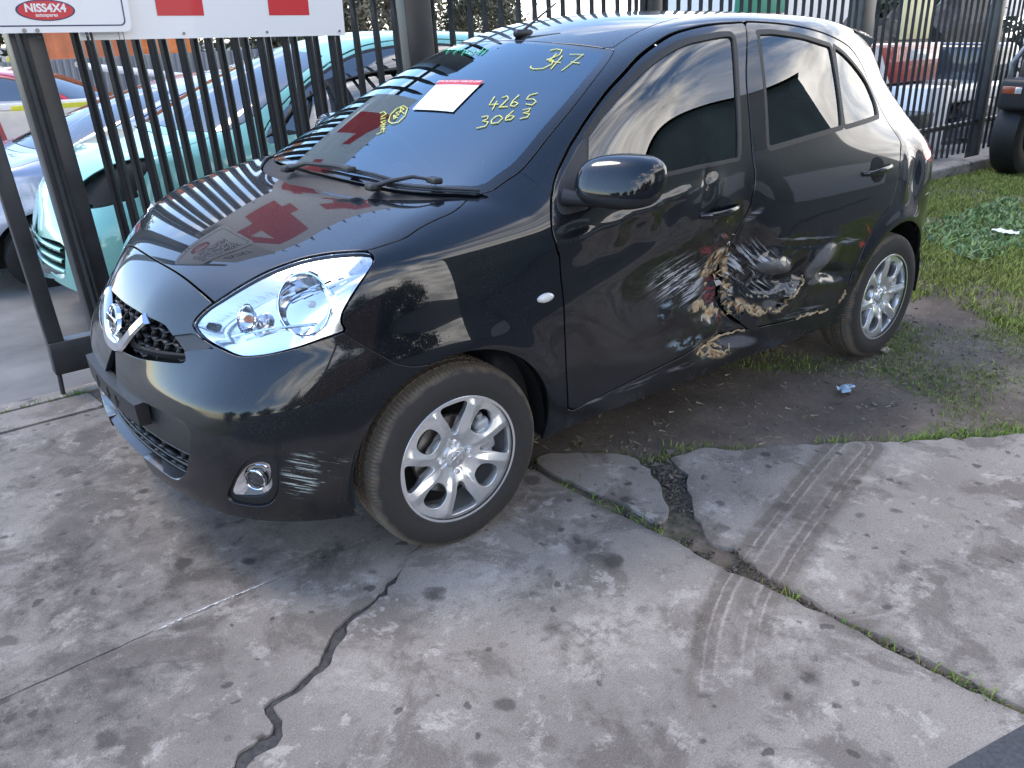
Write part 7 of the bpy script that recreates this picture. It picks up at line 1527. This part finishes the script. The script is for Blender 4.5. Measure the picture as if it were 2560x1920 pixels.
def crown_mesh(seed, n_cl, n_leaf, r, ls, base, flat=.8, spread=.16):
    r_ = np.random.default_rng(seed); C_ = []
    for i in range(n_cl):
        u = r_.normal(0, 1, 3); u /= np.linalg.norm(u); C_.append(u*r_.uniform(.35, 1.0)**.6*np.array([1, 1, flat])*r)
    C_ = np.array(C_); idx = r_.integers(0, n_cl, n_leaf); csz = r_.uniform(.6, 1.4, n_cl)
    p = C_[idx]+r_.normal(0, spread*r, (n_leaf, 3))*csz[idx, None]*np.array([1, 1, .7])
    a = r_.normal(0, 1, (n_leaf, 3)); a /= np.linalg.norm(a, axis=1, keepdims=True); b_ = np.cross(a, r_.normal(0, 1, (n_leaf, 3))); b_ /= np.linalg.norm(b_, axis=1, keepdims=True)
    s_ = ls*r_.uniform(.6, 1.4, (n_leaf, 1))
    V = np.stack([p-a*s_, p+b_*s_*.42, p+a*s_, p-b_*s_*.42], 1).reshape(-1, 3)
    k = np.arange(n_leaf)[:, None]*4+np.arange(4)
    me = bpy.data.meshes.new('crown'); me.vertices.add(len(V)); me.vertices.foreach_set('co', V.astype(np.float32).ravel()); lp = k.ravel().astype(np.int32)
    me.loops.add(len(lp)); me.loops.foreach_set('vertex_index', lp); me.polygons.add(n_leaf); me.polygons.foreach_set('loop_start', (np.arange(n_leaf)*4).astype(np.int32)); me.update(calc_edges=True); me.materials.append(M_leaf)
    cl = r_.uniform(.65, 1.35, n_cl)[idx, None]*np.array([base])*r_.uniform(.75, 1.25, (n_leaf, 1)); c = np.repeat(np.concatenate([cl, np.ones((n_leaf, 1))], 1)[:, None], 4, 1)
    me.color_attributes.new('tint', 'FLOAT_COLOR', 'POINT').data.foreach_set('color', c.astype(np.float32).ravel()); return me, C_
def tree(loc, h, r, crown, label, group, seed=0, trunk_r=.16):
    t = empty('tree', loc, random.uniform(0, 6), label, 'tree', group); me, C_ = crown; r_ = random.Random(seed)
    o = link('crown', me, t, (0, 0, h-r*.75), (0, 0, 0), (r, r, r))
    mb = MB(); top = Vector((r_.uniform(-.2, .2), r_.uniform(-.2, .2), h-r*.6)); mb.tube([(0, 0, -.2), (0.05, 0, h*.25), tuple(top*.6+Vector((0, .05, 0))), tuple(top)], [trunk_r, trunk_r*.8, trunk_r*.55, trunk_r*.25], 8)
    for k in range(min(9, len(C_))):
        e = Vector(C_[k])*r*.85+Vector((0, 0, h-r*.75)); s_ = top*(.55+.05*k); mb.tube([tuple(s_), tuple((s_+e)/2+Vector((0, 0, .1*r))), tuple(e)], [trunk_r*.4, trunk_r*.22, trunk_r*.07], 6)
    mb.link('trunk', M_bark, t); return t
CR_eu = crown_mesh(1, 26, 5200, 1., .050, (.090, .095, .055), .85, .17); CR_eu2 = crown_mesh(2, 22, 4800, 1., .050, (.105, .095, .060), .75, .18); CR_dk = crown_mesh(3, 40, 6500, 1., .060, (.035, .050, .022), .9, .20)
for i, (x, y, h, r, cr, lab) in enumerate([(-8.9, -23, 4.6, 2.6, CR_eu, 'grey-green eucalyptus beyond the orange containers'), (-12.5, -26, 4.3, 2.5, CR_eu2, 'brownish eucalyptus between the teal car roof and the thick post'),
      (-17.0, -27, 4.6, 2.3, CR_eu2, 'thin brown eucalyptus seen left of the aerial'), (-20.3, -27.5, 4.2, 2.2, CR_eu, 'thin eucalyptus seen above the front of the roof'), (-23.8, -30, 3.6, 2.0, CR_eu2, 'small eucalyptus seen behind the aerial tip'),
      (-.2, -21, 4.6, 2.5, CR_dk, 'dark tree behind the corrugated fence at far left'), (-24, -11, 3.3, 2.4, CR_dk, 'dark tree behind the far fence bays, left of the second post'), (-31, -13.5, 4.0, 2.8, CR_dk, 'dark tree at the far right beyond the far fence bays')]):
    tree((x, y, -.6), h, r, cr, lab, 'trees beyond the yard', i)
# ---- things behind the right-hand bays
def slabbox(name, c, d, mat, label, cat, r=.02): mb = MB(); mb.bbox(c, d, r, 2); return tag(mb.link(name, mat), label, cat)
GS = empty('green_sign_board', (-14.95, -9.0, 0), 0, 'green sign board with yellow lettering seen above the roof', 'sign')
mb = MB(); mb.bbox((0, 0, 2.05), (1.7, .06, .75), .01); mb.link('board', simple('green_board', (.02, .24, .16), .5), GS)
for x in (-.7, .7): mb = MB(); mb.tube([(x, 0, -.6), (x, 0, 1.7)], .04); mb.link('leg', M_satin, GS)
o = link('lettering', text_mesh('M', .42, simple('yellow_lettering', (.75, .62, .05), .5), .003, .012), GS); o.matrix_parent_inverse = Matrix(); o.location = (.52, .035, 2.05); o.rotation_euler = (math.pi/2, 0, math.pi)
SH = empty('white_shed', (-17, -10.5, -.6), 0, 'white shed wall with a plain roof beyond the far fence bays', 'building')
mb = MB(); mb.box((0, 0, 1.7), (4.0, 3.0, 3.4)); mb.link('wall', simple('white_shed_paint', (.78, .78, .76), .6, noise=.06), SH); mb = MB(); mb.box((0, 0, 3.48), (4.3, 3.3, .14)); mb.link('roof', M_corr, SH)
UT = empty('red_and_white_truck', (-10.35, -3.9, -.10), 0, 'red and white flatbed truck side seen through the far fence bays', 'truck')
mb = MB(); mb.bbox((0, 0, 1.05), (1.95, 1.2, .50), .04); mb.link('red_side', cpaint('truck_red_paint', (.40, .02, .03), 0.), UT)
mb = MB(); mb.add([(.93, .615, .82), (.93, .615, 1.28), (.78, .615, 1.28), (.40, .615, .82)], [(0, 1, 2, 3)]); mb.link('white_flash', P_wht, UT, auto=None)
mb = MB(); mb.bbox((-.25, .615, 1.16), (.42, .02, .13), .004); mb.link('white_flash', P_wht, UT)
mb = MB(); mb.bbox((-.2, 0, .72), (2.6, 1.3, .12), .02); mb.link('tray', simple('grey_truck_tray', (.22, .22, .23), .5), UT)
for x in (.5, -.9): w = link('wheel', ME_bw, UT, (x, .55, .32)); link('tyre', ME_bt, w)
M_4wd0 = cpaint('dark_blue_cab_paint', (.02, .028, .045), .2)
WU = empty('white_utility', (-12.6, -4.3, -.12), 0, 'low white utility tray with a dark cab behind the far fence bays', 'truck')
mb = MB(); mb.bbox((0, 0, .55), (3.0, 1.5, .28), .05); mb.link('tray', P_wht, WU); mb = MB(); mb.bbox((-1.6, 0, .85), (.9, 1.45, .8), .12, 4); mb.link('cab', M_4wd0, WU)
for x in (.8, -1.4): w = link('wheel', ME_bw, WU, (x, .62, .30)); link('tyre', ME_bt, w)
slabbox('white_cabinet', (-9.95, -2.85, .28), (.62, .5, .85), simple('white_enamel', (.80, .82, .85), .35), 'white enamel cabinet standing just behind the fence, right of the tail lamp', 'cabinet')
slabbox('black_crate', (-9.05, -2.55, .20), (.56, .45, .52), M_plas, 'black plastic crate behind the fence beside the white cabinet', 'crate')
slabbox('yellow_billboard', (-14.2, -5.2, 1.55), (1.1, .06, .75), simple('pale_yellow_panel', (.72, .66, .36), .5), 'pale yellow panel standing beyond the red and white truck', 'panel')
slabbox('white_container', (-25, -9.5, 2.3), (2.6, 2.4, 1.5), simple('white_box_panel', (.80, .80, .80), .5), 'white box body far beyond the second fence post', 'container')
for i, (x, y, z, sx_, sz_) in enumerate([(-12.6, -5.4, 1.1, 1.7, 1.2), (-15.6, -6.3, .9, 2.4, 1.7), (-13.4, -3.6, .25, 1.6, .5), (-19, -6.5, 1.0, 3.4, 2.0), (-11.6, -2.9, .15, 1.1, .45)]):
    P_ = ['stack of dark engine parts behind the red and white truck', 'tall dark scrap pile left of the yellow panel', 'low dark scrap heap behind the white cabinet', 'dark scrap wall far behind the fence bays', 'dark gearbox heap at the foot of the far fence bays'][i]
    r_ = np.random.default_rng(40+i); mb = MB()
    bmx = bmesh.new(); bmesh.ops.create_icosphere(bmx, subdivisions=3, radius=1)
    mb.add([(x+v.co.x*sx_*.6*(1+r_.normal(0, .12)), y+v.co.y*.5*(1+r_.normal(0, .12)), z-.3+v.co.z*sz_*.6*(1+r_.normal(0, .14))) for v in bmx.verts], [tuple(v.index for v in f.verts) for f in bmx.faces]); bmx.free()
    tag(mb.link('scrap_heap', simple('dark_rusty_scrap', (.05, .042, .038), .7, noise=.6, nscale=6), smooth=False, auto=None), P_, 'scrap heap')
# ---- dark four-wheel drive on the grass at the right edge
FW = empty('four_wheel_drive', (-8.0, -1.02, -.02), math.radians(0), 'dark four-wheel drive with bull bar parked on the grass at the right edge', 'car')
FW.location = (-8.45, -.28, -.02)
M_4wd = cpaint('dark_green_grey_paint', (.02, .024, .026), .2)
mb = MB(); mb.bbox((-1.1, 0, .95), (2.6, 1.62, .55), .12, 4); mb.link('body', M_4wd, FW); mb = MB(); mb.bbox((-1.9, 0, 1.45), (1.8, 1.45, .6), .15, 4); mb.link('cab', M_4wd, FW)
mb = MB(); mb.bbox((.33, 0, .82), (.30, 1.66, .30), .05, 3); bb = mb.link('bull_bar', M_plas, FW); mb = MB(); mb.bbox((.28, .0, .68), (.22, 1.5, .12), .03); mb.link('bull_bar_lower', M_dark, FW)
for sg in (1, -1):
    mb = MB(); mb.tube([(.36, sg*.78, .95), (.38, sg*.79, 1.10), (.34, sg*.72, 1.24), (.32, sg*.55, 1.27), (.32, sg*.42, 1.22), (.34, sg*.40, .95)], .030, 10); mb.link('bull_bar_hoop', M_satin, FW)
    mb = MB(); mb.bbox((.22, sg*.60, 1.08), (.06, .22, .20), .04); mb.link('headlamp', M_lampw, FW)
    mb = MB(); mb.bbox((.487, sg*.70, .86), (.012, .18, .07), .006); il = mb.link('indicator_lamp', simple('amber_lens', (.30, .07, .03), .2, coat=1), FW); mb = MB(); mb.bbox((.4885, sg*.64, .86), (.012, .06, .06), .004); mb.link('clear_lens', M_lampw, il)
    for x in (.02, -2.3):
        mb = MB(); mb.lathe([(.21, -.12), (.33, -.135), (.40, -.115), (.425, -.07), (.425, .07), (.40, .115), (.33, .135), (.21, .12)], 44, Matrix.Translation((x, sg*.72, .425))); w = mb.link('wheel', M_tyre if False else M_rub, FW)
        mb = MB(); mb.lathe([(.0001, .04), (.12, .06), (.20, .05), (.215, .115), (.21, -.12)], 32, Matrix.Translation((x, sg*.72, .425)) @ Matrix.Diagonal((1, sg, 1, 1))); mb.link('rim', M_satin, w)
# ================================================================ what stands across the road and shows in the paintwork
M_wall2 = simple('dark_green_shed_steel', (.06, .085, .08), .6, noise=.4, nscale=.8); M_brick = simple('brown_brick_wall', (.14, .085, .06), .85, noise=.3, nscale=5)
SHD = empty('roadside_shed', (-12.5, 12.5, 0), math.radians(38), 'dark green steel shed across the road, seen mirrored in the car windows', 'building')
mb = MB(); mb.box((0, 0, 3.5), (12, 8, 7.0)); mb.link('wall', M_wall2, SHD)
mb = MB(); mb.add([(-6.2, -4.2, 7.0), (6.2, -4.2, 7.0), (6.2, 0, 8.3), (-6.2, 0, 8.3), (-6.2, 4.2, 7.0), (6.2, 4.2, 7.0)], [(0, 1, 2, 3), (3, 2, 5, 4), (0, 3, 4), (1, 5, 2)]); mb.link('roof', M_corr, SHD, auto=None)
for x in (-3.5, 1.5): mb = MB(); mb.box((x, -4.03, 1.6), (2.6, .06, 3.2)); mb.link('roller_door', simple('grey_roller_door', (.35, .35, .34), .5), SHD)
BH = empty('brick_workshop', (9, 29, 0), math.radians(5), 'brown brick workshop across the road, seen mirrored in the front wing', 'building')
mb = MB(); mb.box((0, 0, 1.9), (11, 7, 3.8)); mb.link('wall', M_brick, BH); mb = MB(); mb.box((0, 0, 3.9), (11.6, 7.6, .2)); mb.link('roof', M_corr, BH)
for i, (x, y, h, r) in enumerate([(-24, 27, 5.5, 3.4), (-19, 30, 6.0, 3.8), (-1.5, 32, 5.6, 3.6), (2.6, 30, 4.8, 3.0), (19, 28, 5.0, 3.2), (27, 22, 5.6, 3.6), (33, 14, 5.2, 3.6), (36, 5, 5.0, 3.4), (-40, 22, 6, 4.0), (11, 33, 6.4, 4.4)]):
    tree((x, y, 0), h, r, CR_dk, ['broad dark street tree far right across the road', 'tallest dark tree right of the green shed across the road', 'dark tree just left of the green shed across the road', 'small round dark tree between shed and brick workshop', 'low dark tree left of the brick workshop across the road', 'dark tree beyond the bend of the road, far left', 'wide dark tree farther along the road to the left', 'last dark tree along the road ahead of the car', 'huge dark tree at the far right end of the road', 'big dark tree rising behind the brick workshop'][i], 'street trees across the road', 50+i, .22)
for i, x in enumerate((-14, 6)):
    p = empty('power_pole', (x, 13.5, 0), 0, 'timber power pole with a crossarm across the road, %s one' % ('right-hand' if i == 0 else 'left-hand'), 'pole', 'power poles across the road')
    mb = MB(); mb.tube([(0, 0, 0), (0, 0, 8)], [.16, .11], 10); mb.link('shaft', M_bark, p); mb = MB(); mb.bbox((0, 0, 7.4), (.12, 1.9, .12), .01); mb.link('crossarm', M_bark, p)
for k, (dy, lab) in enumerate(((-.8, 'power line nearest the road'), (0., 'middle power line above the road'), (.8, 'power line farthest from the car'))):
    mb = MB(); mb.tube([(x, 13.5+dy, 7.5-.9*(1-((x+4)/10)**2) if abs(x+4) < 10 else 7.5) for x in np.linspace(-40, 32, 60)], .012, 5); tag(mb.link('power_line', M_rub), lab+', strung between the timber poles', 'cable')
